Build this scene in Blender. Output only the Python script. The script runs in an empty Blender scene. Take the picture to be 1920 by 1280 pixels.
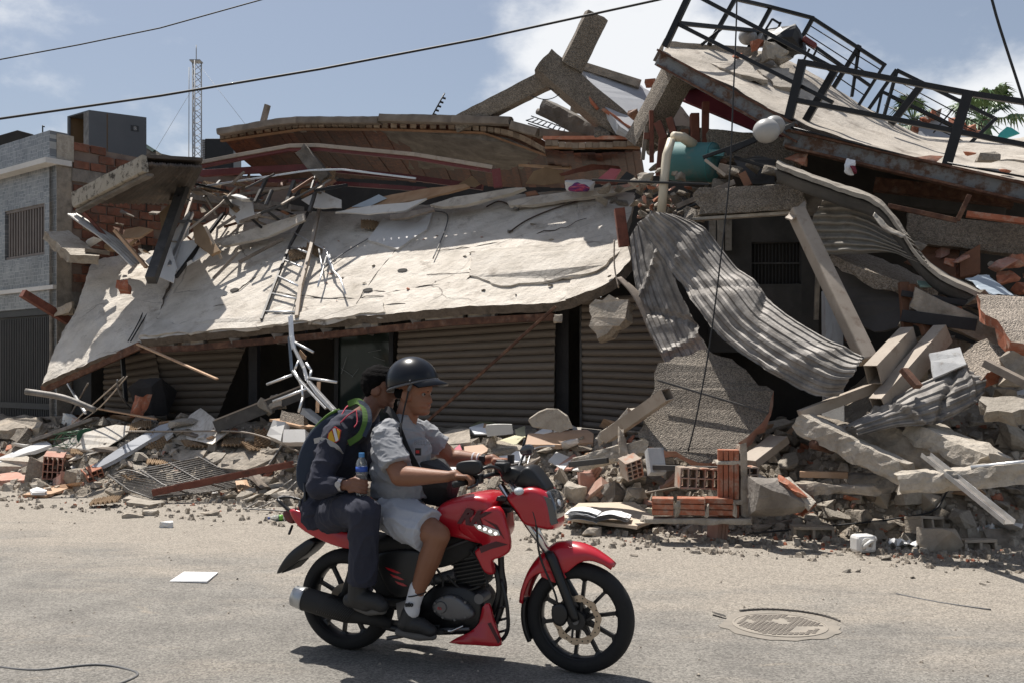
import bpy,bmesh,math,random
import numpy as np
from mathutils import Vector,Matrix,noise,geometry
V = Vector
R = math.radians
S = bpy.context.scene
COL = S.collection
random.seed(7)

# ------------------------------------------------------------------ camera
F,HZ,CH = 1866.67,700.0,1.62          # focal length in photo pixels,horizon row,eye height
cam = bpy.data.cameras.new('camera'); co = bpy.data.objects.new('camera',cam); COL.objects.link(co)
cam.lens = 35; cam.sensor_width = 36; cam.shift_y = 60/1920; cam.clip_end = 3000; cam.clip_start = .1
co.location = (0,0,CH); co.rotation_euler = (R(90),0,0)
S.camera = co

# ------------------------------------------------------------------ sun and sky
SUN = V((-.26,.36,1.0)).normalized()
sl = bpy.data.lights.new('sun','SUN'); so = bpy.data.objects.new('sun',sl); COL.objects.link(so)
sl.energy = 5.0; sl.angle = R(.53); sl.color = (1.0,.955,.89)
so.rotation_euler = SUN.to_track_quat('Z','Y').to_euler()
so.location = (0,0,30)
W = bpy.data.worlds.new('World'); S.world = W; W.use_nodes = True
nt = W.node_tree; nt.nodes.clear()
N = nt.nodes.new; L = nt.links.new
out = N('ShaderNodeOutputWorld'); bg = N('ShaderNodeBackground'); bg.inputs[1].default_value = .066
sky = N('ShaderNodeTexSky'); sky.sky_type = 'NISHITA'; sky.sun_disc = False
sky.sun_elevation = math.asin(SUN.z); sky.sun_rotation = math.atan2(SUN.x,SUN.y)
sky.air_density = 1.0; sky.dust_density = 1.6; sky.ozone_density = 1.2
tc = N('ShaderNodeTexCoord')
nz = N('ShaderNodeTexNoise'); nz.inputs['Scale'].default_value = 3.1; nz.inputs['Detail'].default_value = 9; nz.inputs['Roughness'].default_value = .58
mp = N('ShaderNodeMapping'); mp.inputs['Scale'].default_value = (1,1,1.7); mp.inputs['Location'].default_value = (.35,.2,.1)
L(tc.outputs['Generated'],mp.inputs[0]); L(mp.outputs[0],nz.inputs['Vector'])
def cloud_blob(d,rad,amt):
    d = V(d).normalized()
    vd = N('ShaderNodeVectorMath'); vd.operation = 'DISTANCE'; vd.inputs[1].default_value = d
    L(tc.outputs['Generated'],vd.inputs[0])
    mr = N('ShaderNodeMapRange'); mr.interpolation_type = 'SMOOTHSTEP'
    mr.inputs[1].default_value = 0; mr.inputs[2].default_value = rad; mr.inputs[3].default_value = amt; mr.inputs[4].default_value = 0
    L(vd.outputs['Value'],mr.inputs[0]); return mr.outputs[0]
acc = nz.outputs['Fac']
for d,rad,amt in (((.13,1,.30),.25,.26),((.08,1,.17),.22,.22),((.54,1,.27),.22,.22),((.45,1,.15),.20,.18),((-.9,.8,.5),.5,.15),((1.2,-.3,.5),.6,.15),((-.3,-1,.6),.6,.15)):
    ad = N('ShaderNodeMath'); ad.operation = 'ADD'; L(acc,ad.inputs[0]); L(cloud_blob(d,rad,amt),ad.inputs[1]); acc = ad.outputs[0]
cr = N('ShaderNodeMapRange'); cr.interpolation_type = 'SMOOTHSTEP'
cr.inputs[1].default_value = .60; cr.inputs[2].default_value = .76; cr.inputs[3].default_value = 0.15; cr.inputs[4].default_value = .97
L(acc,cr.inputs[0])
mx = N('ShaderNodeMix'); mx.data_type = 'RGBA'; mx.inputs['B'].default_value = (10.5,10.7,11.0,1)
L(cr.outputs[0],mx.inputs['Factor']); L(sky.outputs[0],mx.inputs['A']); L(mx.outputs['Result'],bg.inputs[0]); L(bg.outputs[0],out.inputs[0])
S.view_settings.view_transform = 'Standard'; S.view_settings.look = 'None'; S.view_settings.exposure = .42; S.view_settings.gamma = 1
S.cycles.use_denoising = True; S.cycles.max_bounces = 6; S.cycles.diffuse_bounces = 3; S.cycles.glossy_bounces = 3
S.cycles.transparent_max_bounces = 6; S.cycles.caustics_reflective = False; S.cycles.caustics_refractive = False

# ------------------------------------------------------------------ placing: photo pixel + distance -> point
def P(px,py,Y): return V(((px - 960)/F*Y,Y,CH + (HZ - py)/F*Y))
def D(px,c): return c/(1 + .385*(px - 960)/F)      # distance of a line parallel to the street
def Q(px,py,c): return P(px,py,D(px,c))
def G(px,py): return P(px,py,F*CH/(py - HZ))
def lerp(a,b,t): return a + (b - a)*t

# ------------------------------------------------------------------ materials
MT = {}
def srgb(c):
    return tuple((x/255/12.92) if x/255 <= .04045 else ((x/255 + .055)/1.055) ** 2.4 for x in c)
def mat(name,cols,scale=3,rough=.85,metal=0,bump=.3,bscale=40,rand=.12,speck=0,sscale=120,detail=8,stretch=(1,1,1),stain=None,spec=.5,alpha=None,coat=0,distort=.3,bdist=.01):
    m = bpy.data.materials.new(name); m.use_nodes = True; t = m.node_tree; t.nodes.clear()
    N = t.nodes.new; L = t.links.new
    o = N('ShaderNodeOutputMaterial'); b = N('ShaderNodeBsdfPrincipled'); L(b.outputs[0],o.inputs[0])
    b.inputs['Roughness'].default_value = rough; b.inputs['Metallic'].default_value = metal; b.inputs['Specular IOR Level'].default_value = spec
    b.inputs['Coat Weight'].default_value = coat; b.inputs['Coat Roughness'].default_value = .06
    tc = N('ShaderNodeTexCoord'); mp = N('ShaderNodeMapping'); mp.inputs['Scale'].default_value = stretch
    L(tc.outputs['Object'],mp.inputs[0])
    oi = N('ShaderNodeObjectInfo')
    va = N('ShaderNodeVectorMath'); va.operation = 'ADD'
    vm = N('ShaderNodeVectorMath'); vm.operation = 'SCALE'; vm.inputs[0].default_value = (37,19,53)
    L(oi.outputs['Random'],vm.inputs['Scale']); L(mp.outputs[0],va.inputs[0]); L(vm.outputs[0],va.inputs[1])
    vec = va.outputs[0]
    n = N('ShaderNodeTexNoise'); n.inputs['Scale'].default_value = scale; n.inputs['Detail'].default_value = detail; n.inputs['Roughness'].default_value = .62; n.inputs['Distortion'].default_value = distort
    L(vec,n.inputs['Vector'])
    r = N('ShaderNodeValToRGB'); L(n.outputs['Fac'],r.inputs[0])
    el = r.color_ramp.elements
    k = len(cols)
    for i,c in enumerate(cols):
        pos = .32 + .36*i/max(1,k - 1)
        if i < 2: el[i].position = pos; el[i].color = (*c,1)
        else: e = el.new(pos); e.color = (*c,1)
    if k == 1: el[1].color = (*cols[0],1)
    colr = r.outputs[0]
    if stain:
        sc,ss,lo,hi = stain
        n2 = N('ShaderNodeTexNoise'); n2.inputs['Scale'].default_value = ss; n2.inputs['Detail'].default_value = 10; n2.inputs['Roughness'].default_value = .7; L(vec,n2.inputs['Vector'])
        mr = N('ShaderNodeMapRange'); mr.inputs[1].default_value = lo; mr.inputs[2].default_value = hi; L(n2.outputs['Fac'],mr.inputs[0])
        mi = N('ShaderNodeMix'); mi.data_type = 'RGBA'; mi.inputs['B'].default_value = (*sc,1); L(mr.outputs[0],mi.inputs['Factor']); L(colr,mi.inputs['A']); colr = mi.outputs['Result']
    hs = N('ShaderNodeHueSaturation'); L(colr,hs.inputs['Color'])
    mr = N('ShaderNodeMapRange'); mr.inputs[3].default_value = 1 - rand; mr.inputs[4].default_value = 1 + rand; L(oi.outputs['Random'],mr.inputs[0])
    val = mr.outputs[0]
    if speck:
        vo = N('ShaderNodeTexVoronoi'); vo.inputs['Scale'].default_value = sscale; L(vec,vo.inputs['Vector'])
        sp = N('ShaderNodeSeparateColor'); L(vo.outputs['Color'],sp.inputs[0])
        m2 = N('ShaderNodeMapRange'); m2.inputs[3].default_value = 1 - speck; m2.inputs[4].default_value = 1 + speck; L(sp.outputs[0],m2.inputs[0])
        mm = N('ShaderNodeMath'); mm.operation = 'MULTIPLY'; L(val,mm.inputs[0]); L(m2.outputs[0],mm.inputs[1]); val = mm.outputs[0]
    L(val,hs.inputs['Value']); L(hs.outputs[0],b.inputs['Base Color'])
    if bump:
        nb = N('ShaderNodeTexNoise'); nb.inputs['Scale'].default_value = bscale; nb.inputs['Detail'].default_value = 6; nb.inputs['Roughness'].default_value = .65; L(vec,nb.inputs['Vector'])
        bp = N('ShaderNodeBump'); bp.inputs['Strength'].default_value = bump; bp.inputs['Distance'].default_value = bdist
        h = nb.outputs['Fac']
        if speck:
            mh = N('ShaderNodeMath'); mh.operation = 'SUBTRACT'; L(h,mh.inputs[0]); L(vo.outputs['Distance'],mh.inputs[1]); h = mh.outputs[0]
        L(h,bp.inputs['Height']); L(bp.outputs[0],b.inputs['Normal'])
    if alpha is not None:
        b.inputs['Alpha'].default_value = alpha
    MT[name] = m; m['bsdf'] = b.name
    return m
def bs(m): return m.node_tree.nodes[m['bsdf']]

mat('slab_concrete',[(.44,.395,.335),(.57,.518,.45),(.65,.60,.53)],2.2,.9,bump=.9,bscale=9,stain=((.25,.21,.17),3,.56,.74),bdist=.04)
mat('concrete',[(.19,.163,.131),(.30,.26,.213),(.41,.36,.30)],6,.92,bump=.8,bscale=22,rand=.22,stain=((.40,.33,.25),3,.5,.75),bdist=.03)
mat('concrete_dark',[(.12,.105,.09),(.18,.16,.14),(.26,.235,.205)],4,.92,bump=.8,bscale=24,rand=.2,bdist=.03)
mat('concrete_light',[(.29,.254,.208),(.41,.365,.305),(.50,.453,.388)],5,.92,bump=.9,bscale=24,rand=.2,stain=((.20,.165,.13),5,.52,.75),bdist=.03)
mat('pebbledash',[(.205,.175,.143),(.30,.26,.215)],2.5,.95,bump=1,bscale=60,speck=.38,sscale=75,rand=.08,bdist=.02)
mat('broken_core',[(.25,.21,.17),(.36,.31,.25),(.44,.39,.32)],9,.95,bump=1,bscale=30,rand=.15,bdist=.05)
mat('clay',[(.28,.105,.06),(.38,.15,.09),(.44,.20,.13)],6,.9,bump=.4,bscale=30,rand=.18,stain=((.42,.34,.27),5,.52,.72))
mat('clay_clean',[(.28,.09,.046),(.38,.135,.075)],6,.9,bump=.4,bscale=30,rand=.16,stain=((.38,.30,.235),9,.5,.72))
mat('mortar',[(.16,.13,.11),(.25,.21,.18)],6,.95,bump=.8,bscale=40)
mat('rust',[(.055,.026,.016),(.11,.05,.03),(.19,.10,.06)],9,.85,.1,bump=.5,bscale=60,stain=((.26,.21,.17),6,.55,.8))
mat('rust_red',[(.13,.04,.025),(.20,.07,.045)],5,.75,.1,bump=.2,stain=((.07,.03,.02),8,.5,.7))
mat('red_paint',[(.10,.018,.018),(.15,.03,.028)],3,.55,0,bump=.1,stain=((.22,.17,.14),9,.6,.8))
mat('rust_blue',[(.16,.17,.18),(.22,.22,.21)],3,.7,.2,bump=.4,bscale=60,stain=((.10,.05,.028),6,.46,.6),stretch=(1,1,1))
mat('galvanized',[(.11,.10,.09),(.19,.175,.16),(.28,.26,.24)],5,.62,.25,bump=.25,bscale=30,stain=((.10,.085,.07),4,.5,.75),rand=.06)
mat('rib_sheet',[(.26,.235,.20),(.36,.33,.285)],4,.6,.25,bump=.2,stain=((.10,.07,.05),4,.52,.72))
mat('black_steel',[(.008,.008,.009),(.018,.017,.017)],6,.45,.3,bump=.1,rand=.05)
mat('grey_steel',[(.05,.048,.046),(.10,.095,.09)],5,.6,.4,bump=.2,stain=((.22,.2,.18),6,.58,.8))
mat('aluminium',[(.50,.50,.50),(.68,.68,.68)],5,.38,.8,bump=.1,stain=((.3,.28,.25),6,.55,.8))
mat('tube_cream',[(.30,.25,.20),(.40,.34,.28)],3,.7,.05,bump=.15,stain=((.20,.14,.10),7,.55,.75))
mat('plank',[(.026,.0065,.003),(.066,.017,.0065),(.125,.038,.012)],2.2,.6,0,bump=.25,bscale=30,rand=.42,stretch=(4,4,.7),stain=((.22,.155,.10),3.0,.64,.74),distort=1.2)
mat('old_wood',[(.12,.10,.08),(.20,.165,.135),(.28,.24,.2)],3,.85,bump=.5,bscale=24,stretch=(1,1,1),rand=.2)
mat('tan_wood',[(.34,.20,.11),(.44,.28,.17),(.50,.34,.22)],2,.65,bump=.15,rand=.12,stretch=(1,4,1))
mat('brown_wood',[(.13,.055,.03),(.21,.10,.055)],3,.7,bump=.2,rand=.15)
mat('fibreboard',[(.20,.13,.075),(.28,.19,.11)],3,.85,bump=.2,rand=.1)
mat('white_board',[(.54,.52,.49),(.66,.64,.61)],2,.7,bump=.15,rand=.06,stain=((.36,.31,.26),4,.56,.78))
mat('marble',[(.42,.37,.31),(.60,.55,.48),(.68,.64,.58)],3,.4,bump=.05,distort=2.5,stretch=(3,1,1))
mat('egg_tray',[(.20,.13,.075),(.31,.215,.13)],8,.95,bump=.3,rand=.12)
mat('paper',[(.72,.72,.72),(.80,.80,.80)],3,.8,bump=.05,rand=.04)
mat('paper_yellow',[(.58,.55,.36),(.64,.61,.42)],3,.8,bump=.05,rand=.05)
mat('pvc',[(.60,.53,.40),(.68,.61,.48)],3,.5,bump=.1,stain=((.42,.33,.22),5,.58,.8))
mat('turquoise',[(.05,.165,.17),(.065,.205,.205)],2,.65,0,bump=.15,stain=((.20,.20,.175),4,.52,.75))
mat('turquoise_wall',[(.05,.36,.36),(.07,.44,.43)],4,.8)
mat('maroon_wall',[(.13,.013,.025),(.17,.02,.034)],2,.8,bump=.1)
mat('yellow_wall',[(.40,.27,.06),(.46,.32,.09)],3,.8)
mat('grey_panel',[(.30,.31,.335),(.40,.41,.43)],1.5,.75,bump=.15,stain=((.36,.25,.17),3,.62,.8))
mat('shutter',[(.13,.105,.083),(.18,.148,.12)],2,.6,.15,bump=.1,stain=((.10,.075,.055),4,.56,.8),rand=.1,stretch=(.6,.6,3))  # grey-beige slats coloured darker to carry the shade under the slab
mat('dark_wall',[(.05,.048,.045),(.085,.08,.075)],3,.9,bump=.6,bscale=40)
mat('interior',[(.03,.027,.024),(.05,.045,.04)],2,.95,bump=.3)  # near-black; holds the shade of rooms and holes in its colour
mat('glass_dark',[(.012,.017,.015)],1,.06,0,bump=0,spec=.6)
mat('plastic_black',[(.010,.010,.011)],4,.5,0,bump=.05)
mat('cable',[(.012,.012,.013)],4,.6,0,bump=0)
mat('cable_grey',[(.10,.10,.10)],4,.6,0,bump=0)
mat('white_plastic',[(.62,.61,.585),(.70,.69,.665)],3,.45,bump=.05,stain=((.5,.44,.36),4,.6,.85))
mat('dust_ground',[(.25,.21,.165),(.34,.29,.23),(.42,.36,.29)],3,.97,bump=1,bscale=18,bdist=.05)
mat('tar_black',[(.015,.014,.015),(.03,.028,.03)],4,.75,bump=.4)
mat('rebar',[(.06,.045,.035),(.11,.08,.06)],20,.8,.3,bump=.3)

mat('manhole_dust',[(.205,.185,.158),(.285,.252,.21)],6,.95,bump=.5,bscale=50)
mat('manhole_iron',[(.16,.14,.12),(.22,.195,.165)],6,.85,bump=.3)
mat('tar_edge',[(.09,.083,.076),(.17,.155,.14)],20,.9,bump=.8,bscale=60)
mat('brick_wall_back',[(.16,.12,.10),(.22,.17,.14)],5,.95,bump=.8)
mat('clay_old_shaded',[(.10,.042,.027),(.17,.068,.042),(.22,.095,.06)],7,.95,bump=.5,rand=.25,stain=((.10,.085,.07),4,.5,.7))  # old grimy brick, darkened further for the shaded side wall
mat('rail_brown',[(.13,.11,.10),(.19,.165,.15)],3,.7,bump=.1)
mat('gate_grey',[(.028,.027,.026),(.045,.043,.042)],3,.6,bump=.1)
mat('cabinet_brown',[(.10,.055,.02),(.13,.075,.03)],2,.6,bump=.05)
mat('sticker_dark',[(.02,.02,.022)],2,.5,bump=0)
mat('green_sheet',[(.02,.05,.04),(.03,.07,.055)],3,.6); mat('grey_fin',[(.30,.31,.32)],3,.6)
mat('mast_grey',[(.22,.23,.245),(.30,.31,.32)],3,.6,.3,bump=0)
mat('slab_edge_shaded',[(.10,.08,.062),(.19,.155,.125)],8,.95,bump=1,bscale=30,bdist=.03)  # raw broken concrete, darkened to put the edge's shade into the colour
mat('crack_dark',[(.05,.04,.032)],3,.95,bump=0)
mat('glass_green',[(.018,.026,.022),(.03,.04,.034)],2,.12,0,bump=0,spec=.5,stain=((.07,.08,.07),3,.6,.8))
mat('glass_chip',[(.25,.27,.26)],2,.3)
mat('batten',[(.16,.11,.075),(.30,.24,.18)],7,.85,bump=.3,rand=.35)
mat('tan_trim',[(.20,.10,.045),(.28,.15,.075)],5,.7,bump=.2)
mat('fascia',[(.30,.27,.22),(.40,.36,.30)],3,.9,bump=.4,stain=((.05,.04,.03),9,.5,.62))
mat('deck_metal',[(.06,.05,.042),(.12,.10,.085)],3,.7,.2,bump=.2,stain=((.16,.12,.09),5,.5,.7))
mat('white_board_dusty',[(.34,.30,.26),(.44,.40,.35)],3,.8,bump=.3,stain=((.12,.10,.085),3,.56,.66))
mat('terrace',[(.30,.265,.22),(.42,.375,.32),(.48,.435,.375)],1.5,.9,bump=.6,bscale=20,stain=((.16,.13,.105),2.5,.52,.72),bdist=.02)
mat('lamp_white',[(.30,.295,.285),(.38,.375,.365)],3,.4,bump=.03,stain=((.40,.36,.31),3,.58,.8))
mat('palm_trunk',[(.12,.09,.065),(.18,.14,.10)],5,.95)
mat('palm_leaf',[(.045,.09,.03),(.08,.14,.05),(.13,.20,.075)],3,.5,bump=0,rand=.1)
mat('curved_panel',[(.26,.23,.19),(.36,.325,.275)],3,.85,bump=.3,stain=((.12,.09,.07),5,.5,.7))
mat('white_wood',[(.34,.34,.34),(.46,.46,.455)],3,.8,bump=.4,stain=((.2,.17,.14),5,.55,.75),stretch=(3,3,.6))
mat('dark_sheet',[(.07,.065,.06),(.11,.10,.095)],2,.9,bump=.2)
mat('pebbledash_light',[(.32,.27,.22),(.42,.36,.30)],2.5,.95,bump=1,bscale=60,speck=.35,sscale=70,rand=.06,bdist=.02)
mat('mint',[(.28,.42,.36),(.33,.47,.41)],3,.7)
mat('blue_sheet',[(.36,.42,.48),(.44,.50,.55)],2,.5,bump=.1)
mat('white_clean',[(.62,.615,.60),(.70,.69,.68)],2,.6,bump=.08,rand=.02)
mat('bag_print',[(.62,.20,.04),(.62,.62,.60),(.62,.62,.60),(.08,.30,.34)],5,.4,bump=.1)
mat('green_plastic',[(.012,.07,.025),(.02,.095,.035)],3,.45,bump=.05)
mat('clay_pale',[(.40,.20,.15),(.48,.27,.21)],6,.9,bump=.4,stain=((.42,.34,.28),5,.5,.7))
mat('grille_metal',[(.16,.15,.14),(.24,.225,.21)],5,.6,.5,bump=.1)
mat('blue_cap',[(.02,.06,.28)],2,.4,bump=0); mat('label_green',[(.16,.42,.06)],2,.5,bump=0); mat('label_blue',[(.02,.07,.34),(.03,.09,.4)],2,.5,bump=0)
mat('offcut',[(.40,.38,.35),(.50,.48,.45)],4,.55,.35,bump=.1,stain=((.2,.16,.12),5,.55,.75))
mat('blue_steel',[(.10,.13,.17)],3,.5,.4)
mat('cloth_pattern',[(.32,.02,.05),(.02,.03,.16),(.42,.05,.10),(.5,.3,.32)],14,.9,bump=.3,stretch=(.4,1,2))
mat('pink_paper',[(.50,.13,.17),(.56,.17,.2)],3,.8,bump=.05)
mat('board_tan_light',[(.50,.33,.22),(.58,.40,.28)],2,.7,bump=.08)
mat('clay_dusty',[(.30,.23,.18),(.40,.33,.27)],6,.9,bump=.4,stain=((.40,.15,.08),5,.52,.66))
mat('tan_board',[(.42,.345,.265),(.50,.42,.33)],2,.8,bump=.1)
mat('binder',[(.45,.44,.41),(.52,.51,.48)],2,.7,bump=.05); mat('olive_paper',[(.20,.20,.10),(.26,.26,.14)],2,.8)
mat('wrapper',[(.05,.30,.34),(.62,.62,.62),(.62,.62,.62),(.6,.16,.04)],9,.4,bump=.05)
mat('cinder',[(.36,.31,.25),(.46,.40,.33)],5,.95,bump=.8,bscale=50)
mat('clay_dusty2',[(.36,.20,.15),(.43,.27,.21)],6,.9,bump=.4,stain=((.42,.34,.28),5,.5,.7))
mat('red_gloss',[(.40,.006,.016),(.46,.008,.020)],2,.34,0,bump=0,coat=.5,rand=0)
mat('tyre',[(.010,.010,.010),(.016,.015,.015)],8,.85,bump=.3,bscale=80,rand=0); mat('black_satin',[(.009,.009,.010)],3,.42,0,bump=0,rand=0); mat('black_matte',[(.012,.012,.012),(.02,.019,.018)],6,.75,0,bump=.2,rand=0)
mat('chrome',[(.62,.62,.62)],2,.18,1,bump=0,rand=0); mat('disc_steel',[(.42,.34,.26),(.50,.42,.33)],5,.35,.8,bump=0,rand=0); mat('engine_grey',[(.11,.11,.115),(.15,.15,.155)],5,.45,.6,bump=.1,rand=0)
mat('decal_dark',[(.06,.004,.010)],2,.35,0,bump=0,rand=0); mat('lens',[(.55,.58,.60)],2,.08,0,bump=0,rand=0,coat=1); mat('cap_silver',[(.45,.46,.46)],4,.35,.7,bump=.1,rand=0); mat('smoked',[(.05,.055,.06)],2,.08,0,bump=0,rand=0,coat=1)
mat('skin_tan',[(.20,.085,.045),(.25,.112,.062)],5,.55,0,bump=.12,bscale=120,rand=0); mat('skin_dark',[(.16,.068,.040),(.20,.09,.055)],5,.55,0,bump=.12,bscale=120,rand=0)
mat('grey_cotton',[(.25,.255,.27),(.30,.305,.32)],6,.95,0,bump=.35,bscale=260,rand=0,bdist=.002); mat('short_grey',[(.40,.42,.47),(.46,.48,.53)],4,.95,0,bump=.3,bscale=200,rand=0,bdist=.002); mat('navy',[(.020,.022,.036),(.030,.032,.050)],4,.95,0,bump=.4,bscale=220,rand=0,bdist=.002)
mat('hair_black',[(.004,.0035,.0035),(.007,.006,.006)],60,.95,0,bump=.9,bscale=140,rand=0,spec=.1); mat('helmet_black',[(.006,.007,.010)],2,.28,0,bump=0,rand=0,spec=.35); mat('helmet_trim',[(.10,.10,.105)],2,.3,.3,bump=0,rand=0)
mat('lime',[(.035,.085,.012),(.07,.15,.016)],4,.8,bump=.2,rand=0); mat('pack_navy',[(.012,.022,.045),(.02,.03,.05)],3,.85,bump=.3,rand=0); mat('reflective',[(.30,.30,.30)],4,.5,bump=.1,rand=0); mat('patch_yellow',[(.55,.33,.03)],4,.8,rand=0); mat('patch_red',[(.42,.03,.03)],4,.8,rand=0); mat('piping_red',[(.38,.03,.06)],4,.8,rand=0)
mat('shoe_black',[(.012,.012,.013),(.02,.02,.02)],6,.6,bump=.3,rand=0); mat('sole',[(.10,.095,.09)],6,.8,bump=.2,rand=0); mat('sock_white',[(.62,.62,.64)],5,.95,bump=.4,bscale=200,rand=0); mat('eye_white',[(.22,.19,.17)],2,.3,bump=0); mat('print_grey',[(.20,.205,.22)],2,.9,bump=0,rand=0); mat('bottle_water',[(.62,.66,.68)],2,.15,0,bump=0,rand=0); mat('watch_steel',[(.4,.4,.42)],3,.3,.7,bump=0); mat('strap_black',[(.014,.014,.015)],3,.8,bump=.2,rand=0)
mat('lip',[(.15,.05,.04)],2,.5,bump=0)
mat('blue_cap2',[(.06,.22,.48)],2,.4,bump=0)

# ------------------------------------------------------------------ object helpers
WL = {}
def prop(o,label=None,cat=None,group=None,kind=None):
    if label: o['label'] = label
    if cat: o['category'] = cat
    if group: o['group'] = group
    if kind: o['kind'] = kind
    elif cat: o['kind'] = 'thing'
    return o
def empty(name,loc,label=None,cat=None,group=None,kind=None):
    o = bpy.data.objects.new(name,None); COL.objects.link(o); o.location = loc; o.empty_display_size = .1
    WL[o.name] = V(loc)
    return prop(o,label,cat,group,kind)
def mk(name,verts,faces,m,parent=None,label=None,cat=None,group=None,kind=None,smooth=False,bevel=0,origin=None):
    vs = [V(v) for v in verts]
    if origin is None:
        a = np.array([tuple(v) for v in vs]); c = V(((a[:,0].min() + a[:,0].max())/2,(a[:,1].min() + a[:,1].max())/2,a[:,2].min()))
    else: c = V(origin)
    me = bpy.data.meshes.new(name); me.from_pydata([v - c for v in vs],[],faces)
    bm = bmesh.new(); bm.from_mesh(me); bmesh.ops.recalc_face_normals(bm,faces=bm.faces); bm.to_mesh(me); bm.free()
    if smooth:
        for p in me.polygons: p.use_smooth = True
    ms = m if isinstance(m,(list,tuple)) else [m]
    for x in ms: me.materials.append(MT[x] if isinstance(x,str) else x)
    return link(name,me,c,parent,label,cat,group,kind,bevel)
def link(name,me,c,parent=None,label=None,cat=None,group=None,kind=None,bevel=0):
    o = bpy.data.objects.new(name,me); COL.objects.link(o)
    WL[o.name] = V(c)
    if parent is not None:
        o.parent = parent; o.location = V(c) - WL[parent.name]
    else: o.location = c
    if bevel:
        b = o.modifiers.new('edge','BEVEL'); b.width = bevel; b.segments = 2; b.limit_method = 'ANGLE'; b.angle_limit = R(40)
    return prop(o,label,cat,group,kind)
class MB:
    def __init__(s): s.v = []; s.f = []
    def add(s,vs,fs):
        k = len(s.v); s.v += [V(v) for v in vs]; s.f += [tuple(i + k for i in f) for f in fs]; return s
    def box(s,c,x,y,z):        # half-extent vectors
        c,x,y,z = V(c),V(x),V(y),V(z)
        vs = [c + a*x + b*y + d*z for a in (-1,1) for b in (-1,1) for d in (-1,1)]
        return s.add(vs,[(0,1,3,2),(4,6,7,5),(0,4,5,1),(2,3,7,6),(0,2,6,4),(1,5,7,3)])
    def abox(s,lo,hi):
        lo,hi = V(lo),V(hi); h = (hi - lo)/2
        return s.box((lo + hi)/2,(h.x,0,0),(0,h.y,0),(0,0,h.z))
    def beam(s,A,B,w,h,up=(0,0,1),roll=0):
        A,B = V(A),V(B); d = (B - A); z = frame(d,up,roll)
        return s.box((A + B)/2,d/2,z[0]*w/2,z[1]*h/2)
    def hollow(s,A,B,w,h,t=.006,up=(0,0,1),roll=0):
        A,B = V(A),V(B); d = B - A; u,n = frame(d,up,roll)
        def ring(p,a,b): return [p + u*(sx*a/2) + n*(sy*b/2) for sx,sy in ((-1,-1),(1,-1),(1,1),(-1,1))]
        vs = ring(A,w,h) + ring(B,w,h) + ring(A,w - 2*t,h - 2*t) + ring(B,w - 2*t,h - 2*t)
        fs = []
        for i in range(4):
            j = (i + 1) % 4
            fs += [(i,j,4 + j,4 + i),(8 + i,12 + i,12 + j,8 + j),(i,8 + i,8 + j,j),(4 + i,4 + j,12 + j,12 + i)]
        return s.add(vs,fs)
    def tube(s,pts,r,n=8,cap=True):
        pts = [V(p) for p in pts]; rs = r if isinstance(r,(list,tuple)) else [r]*len(pts)
        k = len(s.v); pu = None
        for i,p in enumerate(pts):
            d = (pts[min(i + 1,len(pts) - 1)] - pts[max(i - 1,0)])
            if d.length < 1e-9: d = V((0,0,1))
            d.normalize()
            if pu is None: u = d.orthogonal().normalized()
            else:
                u = pu - d*pu.dot(d); u = u.normalized() if u.length > 1e-6 else d.orthogonal().normalized()
            pu = u; w = d.cross(u)
            for j in range(n):
                a = 2*math.pi*j/n; s.v.append(p + (u*math.cos(a) + w*math.sin(a))*rs[i])
        for i in range(len(pts) - 1):
            for j in range(n):
                a,b = k + i*n + j,k + i*n + (j + 1) % n; s.f.append((a,b,b + n,a + n))
        if cap:
            s.f.append(tuple(range(k + n - 1,k - 1,-1))); e = k + (len(pts) - 1)*n; s.f.append(tuple(range(e,e + n)))
        return s
    def prism(s,poly,ext):       # 3d polygon extruded by vector
        n = len(poly); poly = [V(p) for p in poly]; ext = V(ext)
        return s.add(poly + [p + ext for p in poly],[tuple(range(n)),tuple(range(2*n - 1,n - 1,-1))] + [(i,i + n,(i + 1) % n + n,(i + 1) % n) for i in range(n)])
    def lathe(s,prof,c=(0,0,0),axis=(0,0,1),n=24,close=False):   # prof: (radius,along)
        c,ax = V(c),V(axis).normalized(); u = ax.orthogonal().normalized(); w = ax.cross(u); k = len(s.v); m = len(prof)
        for r,z in prof:
            for j in range(n):
                a = 2*math.pi*j/n; s.v.append(c + ax*z + (u*math.cos(a) + w*math.sin(a))*r)
        for i in range(m if close else m - 1):
            for j in range(n):
                a,b = k + i*n + j,k + i*n + (j + 1) % n; i2 = (i + 1) % m
                s.f.append((a,b,k + i2*n + (j + 1) % n,k + i2*n + j))
        if not close:
            s.f.append(tuple(range(k + n - 1,k - 1,-1))); e = k + (m - 1)*n; s.f.append(tuple(range(e,e + n)))
        return s
    def ball(s,c,rx,ry=None,rz=None,nu=16,nv=10):
        ry = ry or rx; rz = rz or rx; c = V(c); k = len(s.v)
        for i in range(nv + 1):
            t = math.pi*i/nv
            for j in range(nu):
                a = 2*math.pi*j/nu; s.v.append(c + V((rx*math.sin(t)*math.cos(a),ry*math.sin(t)*math.sin(a),rz*math.cos(t))))
        for i in range(nv):
            for j in range(nu): s.f.append((k + i*nu + j,k + i*nu + (j + 1) % nu,k + (i + 1)*nu + (j + 1) % nu,k + (i + 1)*nu + j))
        return s
    def out(s,name,m,parent=None,**kw): return mk(name,s.v,s.f,m,parent,**kw)
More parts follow.
